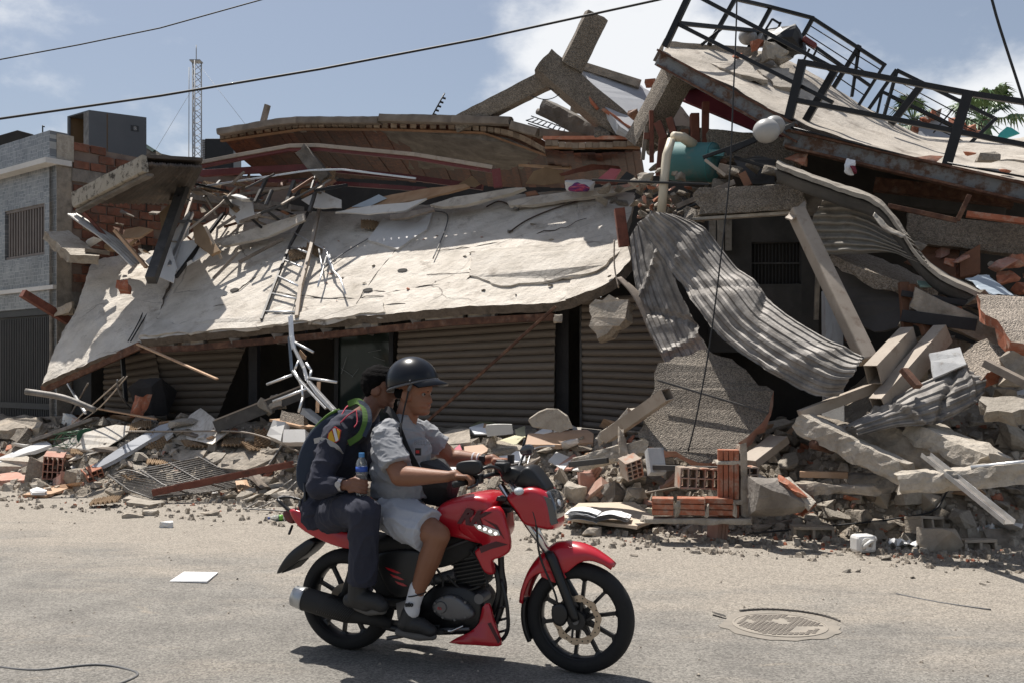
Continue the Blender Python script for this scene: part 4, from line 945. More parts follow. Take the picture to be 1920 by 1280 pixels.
def rails():
    Z = lambda x,y,c: Q(x,y,c)
    railing('steel_railing','black steel railing along the raised front edge of the terrace',[
        ('post',Z(1247,88,13.25),Z(1297,-18,13.25),.075),('top_rail',Z(1290,-16,13.25),Z(1562,128,12.9),.045),('middle_rail',Z(1272,46,13.25),Z(1562,193,12.9),.045),
        ('side_rail',Z(1272,44,13.3),Z(1433,60,15.1),.05),('brace',Z(1316,84,14.2),Z(1352,55,14.4),.04)])
    m = [('post',Z(1329,86,14.4),Z(1382,-8,14.4),.055),('post',Z(1402,95,15.0),Z(1446,14,15.0),.055),('post',Z(1483,108,15.2),Z(1524,35,15.2),.055),('post',Z(1562,166,15.3),Z(1612,86,15.3),.06),('post',Z(1597,182,15.3),Z(1611,88,15.3),.04),('post',Z(1610,198,15.3),Z(1659,121,15.3),.04),
        ('top_rail',Z(1376,-2,14.4),Z(1446,14,15.0),.045),('top_rail',Z(1446,14,15.0),Z(1526,35,15.2),.045),('top_rail',Z(1524,35,15.2),Z(1661,124,15.3),.045),('middle_rail',Z(1500,68,15.2),Z(1632,162,15.3),.04)]
    for k in range(4): m.append(('wire',Z(1518 - k*9,48 + k*14,15.2),Z(1652 - k*10,132 + k*16,15.3),.008))
    railing('steel_railing','black steel railing along the high far edge of the terrace',m)
    m = [('post',Z(1629,205,15.4),Z(1681,131,15.4),.045),('post',Z(1657,220,15.3),Z(1682,133,15.4),.04),('post',Z(1645,212,15.4),Z(1654,172,15.4),.035),('top_rail',Z(1681,132,15.4),Z(1868,224,15.3),.045),('middle_rail',Z(1653,172,15.4),Z(1800,242,15.3),.04),('post',Z(1820,268,15.2),Z(1868,222,15.3),.045)]
    for k in range(4): m.append(('wire',Z(1682 - 8*k,152 + 15*k,15.4),Z(1842 - 12*k,238 + 9*k,15.3),.008))
    m.append(('post',Z(1750,250,15.3),Z(1785,207,15.3),.02))
    railing('steel_railing','separate black railing section with thin rods before the palm',m)
    railing('steel_railing','thick black railing along the low front edge of the terrace',[
        ('post',Z(1478,226,12.9),Z(1505,114,12.9),.10),('post',Z(1508,232,13.2),Z(1568,128,13.2),.085),('post',Z(1670,234,14.3),Z(1728,160,14.3),.085),('post',Z(1774,314,12.9),Z(1816,172,12.9),.11),
        ('top_rail',Z(1502,117,12.88),Z(1818,176,12.88),.06),('top_rail',Z(1818,176,12.88),Z(1990,203,12.88),.06),('middle_rail',Z(1490,188,12.88),Z(1798,248,12.88),.055),('middle_rail',Z(1798,248,12.88),Z(1990,286,12.88),.055),('wire',Z(1478,238,12.7),Z(1776,312,12.7),.012),('wire',Z(1776,306,12.7),Z(1990,345,12.7),.012)])
rails()
def globe(name,label,c,r,d):
    root = empty(name,c - V((0,0,r)),label,'lamp')
    MB().ball(c,r*1.05,r,r*.95,24,16).out('globe','lamp_white',root,smooth=True)
    MB().ball(c + V(d),r*.85,r*.8,r*.8,24,16).out('globe','lamp_white',root,smooth=True)
    return root
g = globe('globe_lamp','pair of white globe lamps on the low terrace corner',Q(1437,246,12.4),.145,(.10,.05,.07))
MB().beam(Q(1448,250,12.5),Q(1492,232,12.8),.06,.05).out('bracket','grey_steel',g)
for a,b in (((1425,258),(1380,278)),((1380,278),(1362,288))): MB().beam(Q(*a,12.4),Q(*b,12.4),.05,.06).out('arm','black_steel',g)
globe('globe_lamp','pair of white globe lamps under the far railing',Q(1402,69,14.9),.12,(.2,.05,-.04))
def chair_heap():
    root = empty('black_tarp',Q(1475,105,14.6),'black tarpaulin heaped against the far railing of the terrace','tarpaulin')
    c = Q(1474,74,14.7); me = chunk_mesh(77,.62,.5,.40,sub=2,amp=.10,npts=14); me.transform(Matrix.Rotation(.35,4,'Y')); me.materials.append(MT['plastic_black']); link('tarp',me,c,root)
    for a,b in (((1432,62),(1448,36)),((1448,36),(1464,46)),((1455,62),(1464,42)),((1432,62),(1440,84))): MB().beam(Q(*a,14.6),Q(*b,14.6),.025,.025).out('frame_tube','black_steel',root)
    MB().beam(Q(1506,72,14.6),Q(1530,88,14.6),.10,.07).out('arm_pad','red_paint',root,bevel=.02)
    for x in (1508,1522): MB().beam(Q(x,112,14.5),Q(x + 10,92,14.5),.025,.025).out('leg','black_steel',root)
chair_heap()
for i,(x,y,sx,m,lab) in enumerate(((1425,88,.25,'clay_clean','red brick lump on the ridge of the terrace'),(1447,100,.38,'concrete_light','pale broken block below the black tarpaulin'),(1470,112,.3,'broken_core','crumbled block under the black tarpaulin'),(1405,108,.25,'concrete','small grey lump on the ridge of the terrace'),(1380,102,.15,'clay_clean','small red brick bit on the terrace ridge'))):
    chunk('terrace_rubble',Q(x,y,14.5),(sx,sx*.8,sx*.7),m,80 + i,label=lab,cat='rubble')
# far background on the right
def brick_fragment():
    root = empty('wall_fragment',Q(1730,270,16.2),'tilted grey wall fragment with ragged red brick edge behind the railing','wall')
    plate('plaster_face',[Q(1722,236,16.2),Q(1752,216,16.3),Q(1800,240,16.3),Q(1850,262,16.2),Q(1830,285,16.0),Q(1722,275,16.0)],.18,'grey_panel',root,jag=.02)
    for i in range(9):
        t = i/8; p = Q(lerp(1712,1756,t),lerp(244,212,t),16.25)
        chunk('brick',p,(.17,.16,.12),('clay','clay_clean','mortar')[i % 3],90 + i,sub=1,amp=.03,parent=root)
    for i in range(4): chunk('brick',Q(1788 + 14*i,228 + 7*i,16.35),(.17,.16,.12),('clay','clay_clean')[i % 2],100 + i,sub=1,amp=.03,parent=root)
brick_fragment()
plate('turquoise_wall_piece',[Q(1874,250,16.3),Q(1888,238,16.3),Q(1897,240,16.3),Q(1912,250,16.3),Q(1888,258,16.3),Q(1868,262,16.3)],.12,'turquoise_wall',label='small bright turquoise wall piece beside the palm',cat='wall')
for i,(x,y,c,sx,m,lab) in enumerate(((1815,290,13.4,.18,'clay','hollow brick half on the terrace behind the thick post'),(1838,296,13.4,.42,'concrete_light','flat pale slab piece on the terrace behind the thick post'),(1880,322,13.0,.2,'clay_clean','red tile bit near the low edge of the terrace'),(1735,303,12.95,.38,'clay','long red tile strip on the low terrace edge'),(1770,330,12.9,.2,'concrete_dark','grey lump at the foot of the thick railing post'))):
    chunk('terrace_rubble',Q(x,y,c),(sx,sx*.6,sx*.28),m,110 + i,sub=1,amp=.04,label=lab,cat='rubble')
plate('terrace_mound',[Q(1800,285,15.2),Q(1850,262,15.8),Q(1990,255,16),Q(1990,300,14.5),Q(1860,300,14.2)],.3,'terrace',jag=.04,label='heaped pale concrete at the far end of the terrace',cat='rubble')
def palm(px,py,Yd,s,label,trunk=True,n=24,seed=1):
    c = P(px,py,Yd); root = empty('palm_tree',(c.x,c.y,0),label,'palm tree'); rnd = random.Random(seed)
    b = MB()
    b.tube([(c.x,c.y,0),(c.x + .1,c.y,c.z*.5),(c.x,c.y,c.z)],[.24,.2,.16],8); b.out('trunk','palm_trunk',root)
    v = MB()
    for i in range(n):
        az = rnd.uniform(0,2*math.pi); el = rnd.uniform(-.6,1.25); d = V((math.cos(az)*math.cos(el),math.sin(az)*math.cos(el),math.sin(el)))
        L1 = s*rnd.uniform(.55,.8); h = c + d*L1
        v.tube([c,c + d*L1*.5 + V((0,0,.03)),h],.018,4)
        side = d.cross(V((0,0,1))).normalized(); upv = side.cross(d)
        for k in range(19):                       # fan of narrow leaflets
            a = (k/18 - .5)*3.4; q = d*math.cos(a) + side*math.sin(a); w = (-d*math.sin(a) + side*math.cos(a))*.035*s
            ll = s*rnd.uniform(.55,.72)*(1 - .25*abs(k/18 - .5)); m_ = h + q*ll*.55 + upv*.04*s; tip = h + q*ll + V((0,0,-.28*s*rnd.uniform(.5,1.2)))
            v.add([h,m_ + w,tip,m_ - w],[(0,1,2,3)])
    o = v.out('crown','palm_leaf',root,kind=None)
palm(1845,226,27,.95,'fan palm with ragged crown beside the thick railing post',seed=4)
palm(1712,228,30,.72,'smaller fan palm behind the tilted brick wall fragment',seed=8,n=20)
palm(1805,248,30,.5,'low fan palm half hidden behind the terrace edge',seed=12,n=14)

# ------------------------------------------------------------------ tank, pipes, posts
def tank():
    mat('tank_seam',[(.04,.19,.19)],2,.5)
    A,B = Q(1258,303,13.3),Q(1346,305,13.2); root = empty('water_tank',A - V((0,0,.25)),'turquoise cylindrical metal tank lying on the broken roof','tank')
    d = (B - A); L_ = d.length; r = .24
    MB().lathe([(.0,-.03),(r*.6,-.02),(r*.96,.01),(r,.05),(r,L_ - .1),(r*.97,L_ - .04),(r*.7,L_),(0,L_ + .01)],A,d,32).out('shell','turquoise',root,smooth=True)
    MB().lathe([(r + .004,0),(r + .004,.012)],A + d*.86,d,32).out('weld_seam','tank_seam',root)
    MB().beam(Q(1330,288,12.98),Q(1358,288,12.98),.07,.08).out('bracket','turquoise',root,bevel=.004)
    pipe('nozzle',[B + V((.02,-.02,0)),B + V((.10,-.03,-.02))],.045,'rust',root)
tank()
def pvc():
    root = empty('drain_pipe',Q(1240,400,12.6),'cream plastic drain pipe with broken elbow beside the turquoise tank','pipe')
    MB().tube([Q(1240,400,12.6),Q(1246,330,12.7),Q(1250,292,12.75),Q(1259,262,12.8)],[.055,.055,.056,.05],16).out('pipe_length','pvc',root,smooth=True)
    MB().tube([Q(1262,255,12.8),Q(1280,258,12.95),Q(1300,272,13.1)],[.05,.062,.065],14).out('elbow','pvc',root,smooth=True)
pvc()
for i,(a,b,w,m,lab) in enumerate(((((1220,300),(1221,210)),0,.05,'rust_red','thin rusty post left of the drain pipe, tallest of its row'),) if False else (
    ((1212,262),(1212,250),.07,'rust_red','rusty post stub half hidden left of the drain pipe'),
    ((1222,305),(1221,208),.055,'rust_red','thin straight rusty post just left of the drain pipe'),
    ((1236,330),(1243,252),.09,'rust_red','thick rusty post standing behind the drain pipe'),
    ((1246,262),(1233,230),.10,'rust_red','rusty post stub leaning left behind the drain pipe'),
    ((1264,252),(1255,222),.09,'rust_red','short leaning rusty post above the broken elbow'),
    ((1303,275),(1302,214),.11,'rust_red','wide rusty post standing above the turquoise tank'),
    ((1322,272),(1323,192),.085,'rust_red','tall rusty post above the bracket of the tank'),
    ((1284,268),(1283,244),.10,'brown_wood','low brown post stub between the elbow and wide rusty post'),
    ((1205,300),(1212,238),.05,'old_wood','thin grey wooden stake at the right end of the ceiling fragment'))):
    r_ = stick('rusty_post',Q(*a,13.75),Q(*b,13.75),w,w,m,label=lab,cat='post',group='rusty posts by the tank')
for i,(x,y,s,m) in enumerate(((1275,332,.16,'concrete'),(1266,326,.10,'concrete'),(1237,322,.12,'concrete_light'),(1210,335,.22,'concrete_light'))):
    chunk('concrete_chunk',Q(x,y,12.7),(s,s*.8,s*.7),m,130 + i,label=('grey chunk lying against the foot of the turquoise tank','small chunk beside the drain pipe and tank','small pale chunk behind the drain pipe','pale block left of the drain pipe')[i],cat='concrete')
stick('roof_bracket',Q(1372,325,12.8),Q(1350,320,12.8),.3,.12,'old_wood',label='brown splintered board right of the turquoise tank',cat='board')
plate('grey_sheet',[Q(1376,300,13.1),Q(1420,292,13.1),Q(1455,300,13.1),Q(1452,345,12.8),Q(1400,345,12.8)],.015,'grey_steel',jag=.01,label='dark grey metal sheet behind the concrete lintel',cat='sheet')
for i,(a,b,w,m,lab) in enumerate((((1318,296),(1440,252),.04,'black_steel','black bar slanting from the tank towards the globe lamps'),((1376,295),(1450,318),.035,'black_steel','black bar slanting over the dark grey sheet'),((1322,300),(1360,330),.035,'tube_cream','thin cream tube crossing the end of the tank'),((1270,388),(1378,342),.06,'old_wood','grey timber strip leaning on the concrete lintel'),((1268,395),(1320,378),.03,'black_steel','thin dark bar below the grey timber strip'),((1110,338),(1330,346),.025,'cable','black cable lying across the top of the pale slab'),((1392,325),(1404,350),.09,'brown_wood','brown block stump on top of the concrete lintel'))):
    stick('loose_bar',Q(*a,12.6),Q(*b,12.6),w,w,m,label=lab,cat='bar')
rough_beam('concrete_lintel',Q(1318,382,12.5),Q(1510,372,12.4),.34,.30,'pebbledash',amp=.05,label='heavy pebbled concrete lintel above the barred window',cat='lintel')
rough_beam('concrete_lintel',Q(1505,375,12.5),Q(1556,378,12.5),.34,.32,'concrete_dark',amp=.03,label='brown end block of the pebbled concrete lintel',cat='lintel')
stick('lintel_trim',Q(1300,412,12.4),Q(1482,400,12.35),.10,.035,'concrete_light',label='pale strip under the pebbled concrete lintel',cat='strip')
chunk('concrete_chunk',Q(1303,402,12.5),(.28,.25,.22),'pebbledash',141,label='rounded pebbled lump at the left end of the lintel',cat='concrete')
# room wall with barred window
def room():
    root = empty('barred_window_wall',Q(1440,640,14.2),'dark grey room wall with barred window seen through the gap','wall')
    def q(x,y,c=14.2): return Q(x,y,c)
    for pts in (((1330,400),(1409,400),(1409,660),(1330,660)),((1503,400),(1535,400),(1535,660),(1503,660)),((1409,400),(1503,400),(1503,454),(1409,454)),((1409,533),(1503,533),(1503,660),(1409,660))):
        MB().prism([q(*p) for p in pts],(0,.15,0)).out('wall_face','dark_wall',root)
    w = MB().prism([q(1409,454),q(1503,454),q(1503,533),q(1409,533)],(0,.02,0)); o = w.out('window_recess','interior',root); o.location.y += .12
    for i in range(14): x = 1413 + i*6.6; MB().beam(q(x,455,14.17),q(x,533,14.17),.014,.014).out('bar','gate_grey',o)
    for a,b in (((1407,454),(1505,452)),((1407,534),(1505,532)),((1407,492),(1505,492))): MB().beam(q(*a,14.16),q(*b,14.16),.02,.02).out('frame','grey_steel',o)
    for (x,y0,y1) in ((1330,405,470),(1345,405,470),(1360,405,470)): MB().prism([q(x,y0,14.1),q(x + 12,y0,14.1),q(x + 12,y1,14.1),q(x,y1,14.1)],(0,.02,0)).out('panel_strip','rib_sheet',root)
    MB().beam(q(1537,420,14.1),q(1530,600,14.1),.05,.05).out('door_jamb','concrete',root)
room()
# curved roof edge and ribbed sheet
def curved_panel():
    root = empty('curved_roof_panel',Q(1650,420,11.9),'long curved pale roof edge drooping over the ribbed beige sheet','roof panel')
    pts = [(1455,306),(1500,325),(1570,350),(1640,376),(1682,420),(1712,466),(1762,514),(1855,556)]
    fr = spline([Q(x,y,11.8) for x,y in pts],6); bk = spline([Q(x + 4,y - 6,12.3) for x,y in pts],6)
    n = len(fr); vs = fr + bk + [p - V((0,0,.05)) for p in fr] + [p - V((0,0,.05)) for p in bk]; fs = []
    for i in range(n - 1): fs += [(i,i + 1,n + i + 1,n + i),(2*n + i,3*n + i,3*n + i + 1,2*n + i + 1),(i,2*n + i,2*n + i + 1,i + 1),(n + i,n + i + 1,3*n + i + 1,3*n + i)]
    fs += [(0,n,3*n,2*n),(n - 1,3*n - 1,4*n - 1,2*n - 1)]
    vs = [v + V((0,0,.015*noise.noise(v*9))) for v in vs]
    mk('roof_edge',vs,fs,'curved_panel',root)
    fr2 = [p - V((0,0,.135)) for p in fr]
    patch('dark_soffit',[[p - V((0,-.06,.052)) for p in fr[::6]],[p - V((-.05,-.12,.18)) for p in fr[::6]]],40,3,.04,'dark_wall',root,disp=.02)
    patch('torn_flap',[[Q(1640,398,11.7),Q(1668,425,11.7),Q(1700,442,11.7)],[Q(1636,405,11.7),Q(1660,430,11.6),Q(1692,446,11.65)]],14,3,.01,'rib_sheet',root,disp=.02,dfreq=6)
curved_panel()
patch('ribbed_sheet',[[Q(1548,368,12.3),Q(1600,372,12.3),Q(1660,400,12.1),Q(1700,440,12.0)],[Q(1520,420,12.2),Q(1600,420,12.2),Q(1670,450,12.0),Q(1730,480,11.9)],[Q(1525,478,12.1),Q(1600,474,12.1),Q(1680,476,12.0),Q(1745,506,11.8)]],60,90,.006,'rib_sheet',disp=.06,dfreq=2,corr=(9,.03),label='crumpled ribbed beige roofing sheet below the curved roof edge',cat='sheet')
stick('leaning_post',Q(1492,395,11.9),Q(1628,678,11.2),.16,.16,'tube_cream',roll=.3,bevel=.02,label='pale square post leaning diagonally in front of the barred window',cat='post')
plate('post_cap',[Q(1472,408,11.8),Q(1510,376,12.0),Q(1512,390,11.9),Q(1484,412,11.7)],.02,'tube_cream',jag=0,label='flat plate capping the top of the leaning pale post',cat='plate')
stick('white_timber',Q(1560,545,12.2),Q(1562,790,12.0),.19,.14,'white_wood',label='upright white painted timber behind the foot of the leaning post',cat='timber')
stick('brown_strip',Q(1580,560,12.0),Q(1588,640,12.0),.04,.04,'rust',label='thin rusty strip beside the white painted timber',cat='strip')
plate('hanging_sheet',[Q(1560,500,12.6),Q(1700,528,12.4),Q(1692,612,12.2),Q(1640,622,12.3),Q(1600,600,12.5)],.03,'dark_sheet',jag=.01,label='dark grey cloth like sheet hanging in the gap beside the leaning post',cat='sheet')
plate('pebbled_ledge',[Q(1560,476,12.4),Q(1612,470,12.9),Q(1700,505,12.8),Q(1762,540,12.6),Q(1700,532,12.2),Q(1620,505,12.2)],.14,'pebbledash_light',jag=.03,label='sunlit pebbled ledge below the ribbed beige sheet',cat='ledge')
plate('mint_plate',[Q(1720,526,12.1),Q(1756,530,12.1),Q(1760,536,12.0),Q(1725,536,12.0)],.02,'mint',jag=0,label='small mint green plate at the end of the pebbled ledge',cat='plate')
# beams and slabs stacked under the terrace
for i,(a,b,w,h,m,c,lab) in enumerate((
    ((1640,348),(1900,378),.30,.16,'rust',14.2,'dark timber beam deep under the low terrace edge'),  # timber takes the dark rust colour to stand for shade under the terrace
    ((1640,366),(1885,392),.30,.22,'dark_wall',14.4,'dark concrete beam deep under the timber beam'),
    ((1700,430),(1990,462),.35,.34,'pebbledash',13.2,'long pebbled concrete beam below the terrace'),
    ((1665,386),(1795,414),.05,.05,'rust',12.4,'rusty angle bar hanging below the terrace'),
    ((1795,414),(1818,366),.05,.05,'rust',12.4,'rusty bar bent up at the end of the angle bar'),
    ((1812,402),(1990,424),.12,.06,'clay_clean',12.6,'long red tile edge on the pebbled concrete beam'),
    ((1710,560),(1880,640),.26,.22,'concrete',11.9,'grey concrete beam sloping down under the pebbled wall slab'),
    ((1690,592),(1830,610),.10,.12,'tar_black',11.8,'black beam below the sloping grey concrete beam'),
    ((1690,550),(1850,575),.06,.06,'tar_black',11.9,'thin black bar above the sloping concrete beam'))):
    (rough_beam if 'concrete' in m or 'pebble' in m else stick)('crushed_beam',Q(*a,c),Q(*b,c),w,h,m,label=lab,cat='beam')
plate('brown_cabinet_side',[Q(1800,480,12.9),Q(1838,458,12.9),Q(1838,512,12.9),Q(1800,520,12.9)],.3,'brown_wood',jag=0,label='brown cabinet side in the dark gap under the pebbled beam',cat='cabinet')
plate('brown_cabinet_side',[Q(1695,492,13.1),Q(1745,456,13.2),Q(1800,470,13.2),Q(1790,520,12.8)],.03,'brown_wood',jag=.01,label='brown board lying in the gap beside the cabinet side',cat='board')
plate('blue_sheet',[Q(1810,522,12.2),Q(1850,515,12.4),Q(1900,553,12.2),Q(1862,552,12.0)],.01,'blue_sheet',jag=.02,label='pale blue bent sheet beside the end of the curved roof edge',cat='sheet')
for i,(x,y,s,m) in enumerate(((1500,300,.3,'clay'),(1890,520,.3,'clay'),(1905,490,.25,'clay'),(1870,500,.2,'concrete'),(1915,540,.25,'clay'),(1720,462,.2,'concrete'))):
    chunk('brick_rubble',Q(x,y,12.9),(s,s*.7,s*.6),m,150 + i,label=('brick lump deep under the terrace corner','brick lump beside the pale blue sheet','brick lump above the pale blue sheet','grey lump above the pale blue sheet','brick lump at the right edge under the beam','grey lump below the curved roof edge')[i],cat='rubble')
b = MB(); cc = Q(1592,312,12.6); me = chunk_mesh(160,.14,.12,.22,sub=2,amp=.2); me.materials.append(MT['cloth_white']) if 'cloth_white' in MT else me.materials.append(MT['paper']); link('white_cloth',me,cc,None,'white rag hanging in the dark gap under the terrace','cloth')
me = chunk_mesh(161,.09,.08,.10,sub=1,amp=.2); me.materials.append(MT['maroon_wall']); link('red_cloth',me,cc + V((.02,-.09,-.06)),None,'red rag beside the white rag under the terrace','cloth')

# ------------------------------------------------------------------ bent corrugated roofing sheets
def interp_rows(r0,r1,k=2): return [[a.lerp(b,t/k) for a,b in zip(r0,r1)] for t in range(k + 1)]
up = [Q(1260,402,12.2),Q(1320,428,12.1),Q(1380,500,11.9),Q(1420,530,11.6),Q(1455,575,11.4),Q(1520,618,11.1),Q(1600,660,10.8),Q(1622,668,10.7)]
lo = [Q(1195,418,12.4),Q(1222,455,12.3),Q(1275,530,12.0),Q(1315,590,11.6),Q(1360,640,11.4),Q(1430,690,11.1),Q(1520,738,10.8),Q(1572,742,10.7)]
md = [a.lerp(b,.5) + V((0,-.10,.06)) for a,b in zip(up,lo)]
patch('roofing_sheet',[up,md,lo],90,96,.006,'galvanized',disp=.016,dfreq=3,corr=(8,.009),edge=.03,smooth=False,kinks=((.2,.03,.1),(.38,-.03,-.15),(.6,-.03,.2),(.78,.025,-.1)),label='long bent corrugated metal sheet sweeping down to the rubble',cat='metal sheet')
up = [Q(1222,395,12.6),Q(1245,470,12.4),Q(1282,560,12.2),Q(1320,640,12.0),Q(1352,690,11.9)]
lo = [Q(1180,440,12.7),Q(1188,520,12.5),Q(1205,590,12.3),Q(1235,655,12.1),Q(1250,690,12.0)]
md = [a.lerp(b,.45) + V((0,.10,0)) for a,b in zip(up,lo)]
patch('roofing_sheet',[up,md,lo],50,70,.006,'galvanized',disp=.018,dfreq=3,corr=(5,.011),edge=.03,smooth=False,kinks=((.3,.05,.2),(.55,-.05,-.2),(.75,.04,.1)),label='folded corrugated metal sheet hanging behind the pebbled wall panel',cat='metal sheet')
patch('sheet_flap',[[Q(1158,520,12.4),Q(1190,560,12.3),Q(1222,630,12.2),Q(1245,672,12.1)],[Q(1165,518,12.5),Q(1205,555,12.4),Q(1236,620,12.3),Q(1262,672,12.2)]],20,6,.012,'old_wood',disp=.02,label='twisted narrow metal strip hanging beside the narrow shutter',cat='strip')
stick('steel_column',Q(1170,462,12.9),Q(1161,392,12.9),.125,.125,'rust_red',hollow=.01,up=(0,1,0),label='rusty square steel tube standing at the slab corner',cat='steel tube')
pipe('bare_wire',spline([Q(1152,450,12.6),Q(1152,500,12.6),Q(1160,540,12.5)],4),.01,'tube_cream',n=5,label='thin pale wire hanging at the slab corner',cat='wire')
plate('concrete_block_fragment',[Q(1105,572,12.3),Q(1142,552,12.3),Q(1178,562,12.3),Q(1172,598,12.2),Q(1120,635,12.2),Q(1104,612,12.2)],.25,'concrete',jag=.03,core='broken_core',label='broken concrete block hanging below the slab corner',cat='concrete')
chunk('stone_lump',Q(1046,598,12.5),(.13,.12,.12),'concrete',171,label='small concrete lump stuck at the top of the rusty rod',cat='concrete')

# ================================================================== DEBRIS PLACED ONE BY ONE
def Rr(px,py,up=0.0):
    """Point of the rubble bank (or street) seen at a pixel, lifted by up."""
    d = V(((px - 960)/F,1,(HZ - py)/F)); y = 4.0; last = None
    while y < 19:
        p = V((d.x*y,y,CH + d.z*y))
        if p.z <= mound_z(p.x,p.y) + up: return p
        y += .03
    return V((d.x*13.5,13.5,CH + d.z*13.5))
def board(name,pix,th,m,label,cat,up=.04,jag=.008,step=.12,lifts=None,**kw):
    pts = [Rr(x,y,up + (lifts[i] if lifts else 0)) for i,(x,y) in enumerate(pix)]
    return plate(name,pts,th,m,jag=jag,step=step,back=(0,.25,-1),label=label,cat=cat,**kw)
def bar(name,a,b,w,h,m,label,cat='bar',up=(.05,.05),hollow=0,rough=False,**kw):
    A,B = Rr(*a,up[0]),Rr(*b,up[1])
    if rough: return rough_beam(name,A,B,w,h,m,label=label,cat=cat,**kw)
    return stick(name,A,B,w,h,m,hollow=hollow,label=label,cat=cat,**kw)
def rod(name,pts,r,m,label,cat='rod'):
    P_ = [Rr(x,y,u) for x,y,u in pts]; return pipe(name,spline(P_,5) if len(P_) > 2 else P_,r,m,n=6,label=label,cat=cat)
# hollow clay block: cells open at both ends
def block_mesh(L_,W_,H_,nc,nr,t=.012,broken=0,seed=0):
    b = MB(); rnd = random.Random(seed)
    xs = [-W_/2 + W_*i/nc for i in range(nc + 1)]; zs = [H_*j/nr for j in range(nr + 1)]
    for i,x in enumerate(xs):
        l = L_*(1 - (rnd.random()*broken)); b.box((min(max(x,-W_/2 + t/2),W_/2 - t/2),(l - L_)/2,H_/2),(t/2,0,0),(0,l/2,0),(0,0,H_/2))
    for j,z in enumerate(zs):
        for i in range(nc):
            if broken and rnd.random() < broken*.3: continue
            l = L_*(1 - (rnd.random()*broken)); x = (xs[i] + xs[i + 1])/2
            b.box((x,(l - L_)/2,min(max(z,t/2),H_ - t/2)),((xs[i + 1] - xs[i])/2 - t/2 + .001,0,0),(0,l/2,0),(0,0,t/2 - .0006))
    if not broken:      # grooves on the outer faces read as ribs
        for k in range(4):
            x = -W_/2 + W_*(k + .5)/4
            for z in (H_ + .002,-.002): b.box((x,0,z),(W_/12,0,0),(0,L_/2 - .002,0),(0,0,.003))
    return b
def clay_block(px,py,size,rot,m,label,nc=3,nr=2,broken=0,seed=0,up=0,name='hollow_clay_block',p=None):
    b = block_mesh(*size,nc,nr,broken=broken,seed=seed); q = p if p is not None else Rr(px,py,up)
    M_ = Matrix.Rotation(rot[2],3,'Z') @ Matrix.Rotation(rot[1],3,'Y') @ Matrix.Rotation(rot[0],3,'X')
    return mk(name,[q + M_ @ v for v in b.v],b.f,m,label=label,cat='clay block',origin=q)
_tray = None
def egg_tray(px,py,rot,label,up=.06,sc=1,p=None):
    global _tray
    if _tray is None:
        nx = 36; vs = []; fs = []
        for j in range(nx + 1):
            for i in range(nx + 1):
                x,y = (i/nx - .5)*.32,(j/nx - .5)*.32
                z = .022*(math.cos(i/nx*2*math.pi*6)*math.cos(j/nx*2*math.pi*6)) + .012*noise.noise(V((x*9,y*9,0)))
                vs.append((x,y,z + .02))
        for j in range(nx):
            for i in range(nx): a = j*(nx + 1) + i; fs.append((a,a + 1,a + nx + 2,a + nx + 1))
        me = bpy.data.meshes.new('egg_tray'); me.from_pydata(vs,[],fs); me.materials.append(MT['egg_tray'])
        for f in me.polygons: f.use_smooth = True
        _tray = me
    o = link('egg_tray',_tray,p if p is not None else Rr(px,py,up),None,label,'egg tray','brown card egg trays strewn in the debris')
    o.rotation_euler = rot; o.scale = (sc,sc,sc); return o
# ---- left heap
board('white_sheet',[(-30,866),(0,856),(85,824),(97,833),(20,858),(-30,876)],.05,'white_clean','clean white board lying at the left edge of the rubble','board',up=.12)
board('tiled_slab_piece',[(-20,860),(48,853),(74,866),(48,873),(-20,874)],.22,'concrete_light','pale tiled floor piece below the clean white board','floor piece',up=.1)
board('concrete_slab_piece',[(-20,795),(8,785),(68,781),(80,791),(74,801),(-20,806)],.16,'concrete','grey slab piece with jagged edge by the house gate','slab piece',up=.18,jag=.03,core='broken_core')
bar('concrete_post',(30,836),(54,806),.13,.13,'pebbledash','short pebbled post stump below the grey slab piece','post',up=(.05,.12),rough=True)
rod('metal_pipe',[(48,733,.35),(120,745,.25),(178,768,.1)],.045,'galvanized','long grey pipe lying across the heap by the house gate','pipe')
bar('metal_channel',(62,826),(180,784),.14,.05,'galvanized','grey ribbed metal channel behind the green basket','channel',up=(.12,.16))
bar('metal_channel',(80,818),(140,800),.10,.04,'aluminium','shorter light metal channel beside the ribbed one','channel',up=(.08,.1))
def snack_bag():
    q = Rr(137,790,.08); me = chunk_mesh(201,.38,.12,.22,sub=2,amp=.12,npts=18); me.transform(Matrix.Rotation(.35,4,'Y')); me.materials.append(MT['bag_print']); link('plastic_bag',me,q,None,'crumpled white, orange and teal plastic bag on the heap','plastic bag')
snack_bag()
def basket():
    q = Rr(150,832,.05); root = empty('green_basket',q,'crushed dark green wire basket with a solid round end','basket')
    c = q + V((.10,-.02,.10)); n = V((.45,-.8,.35)).normalized(); u = n.orthogonal().normalized(); w = n.cross(u)
    MB().lathe([(0,0),(.125,0),(.135,.02),(.13,.025),(0,.01)],c,n,24).out('base_disc','green_plastic',root)
    for k,s in ((.12,1.0),(.24,.95),(.36,.85)):
        cc = c + V((-1,.1,-.12)).normalized()*k; pipe('hoop',[cc + (u*math.cos(a) + w*math.sin(a))*.12*s for a in [2*math.pi*i/20 for i in range(21)]],.006,'green_plastic',root,n=5)
    for i in range(8):
        a = 2*math.pi*i/8; p = c + (u*math.cos(a) + w*math.sin(a))*.125; pipe('stave',[p,p + V((-1,.1,-.12)).normalized()*.42],.006,'green_plastic',root,n=5)
basket()
board('pale_panel',[(90,843),(150,812),(217,795),(243,798),(240,811),(195,842),(124,864),(140,850)],.015,'marble','large warped cream panel in front of the green basket','panel',up=.14)
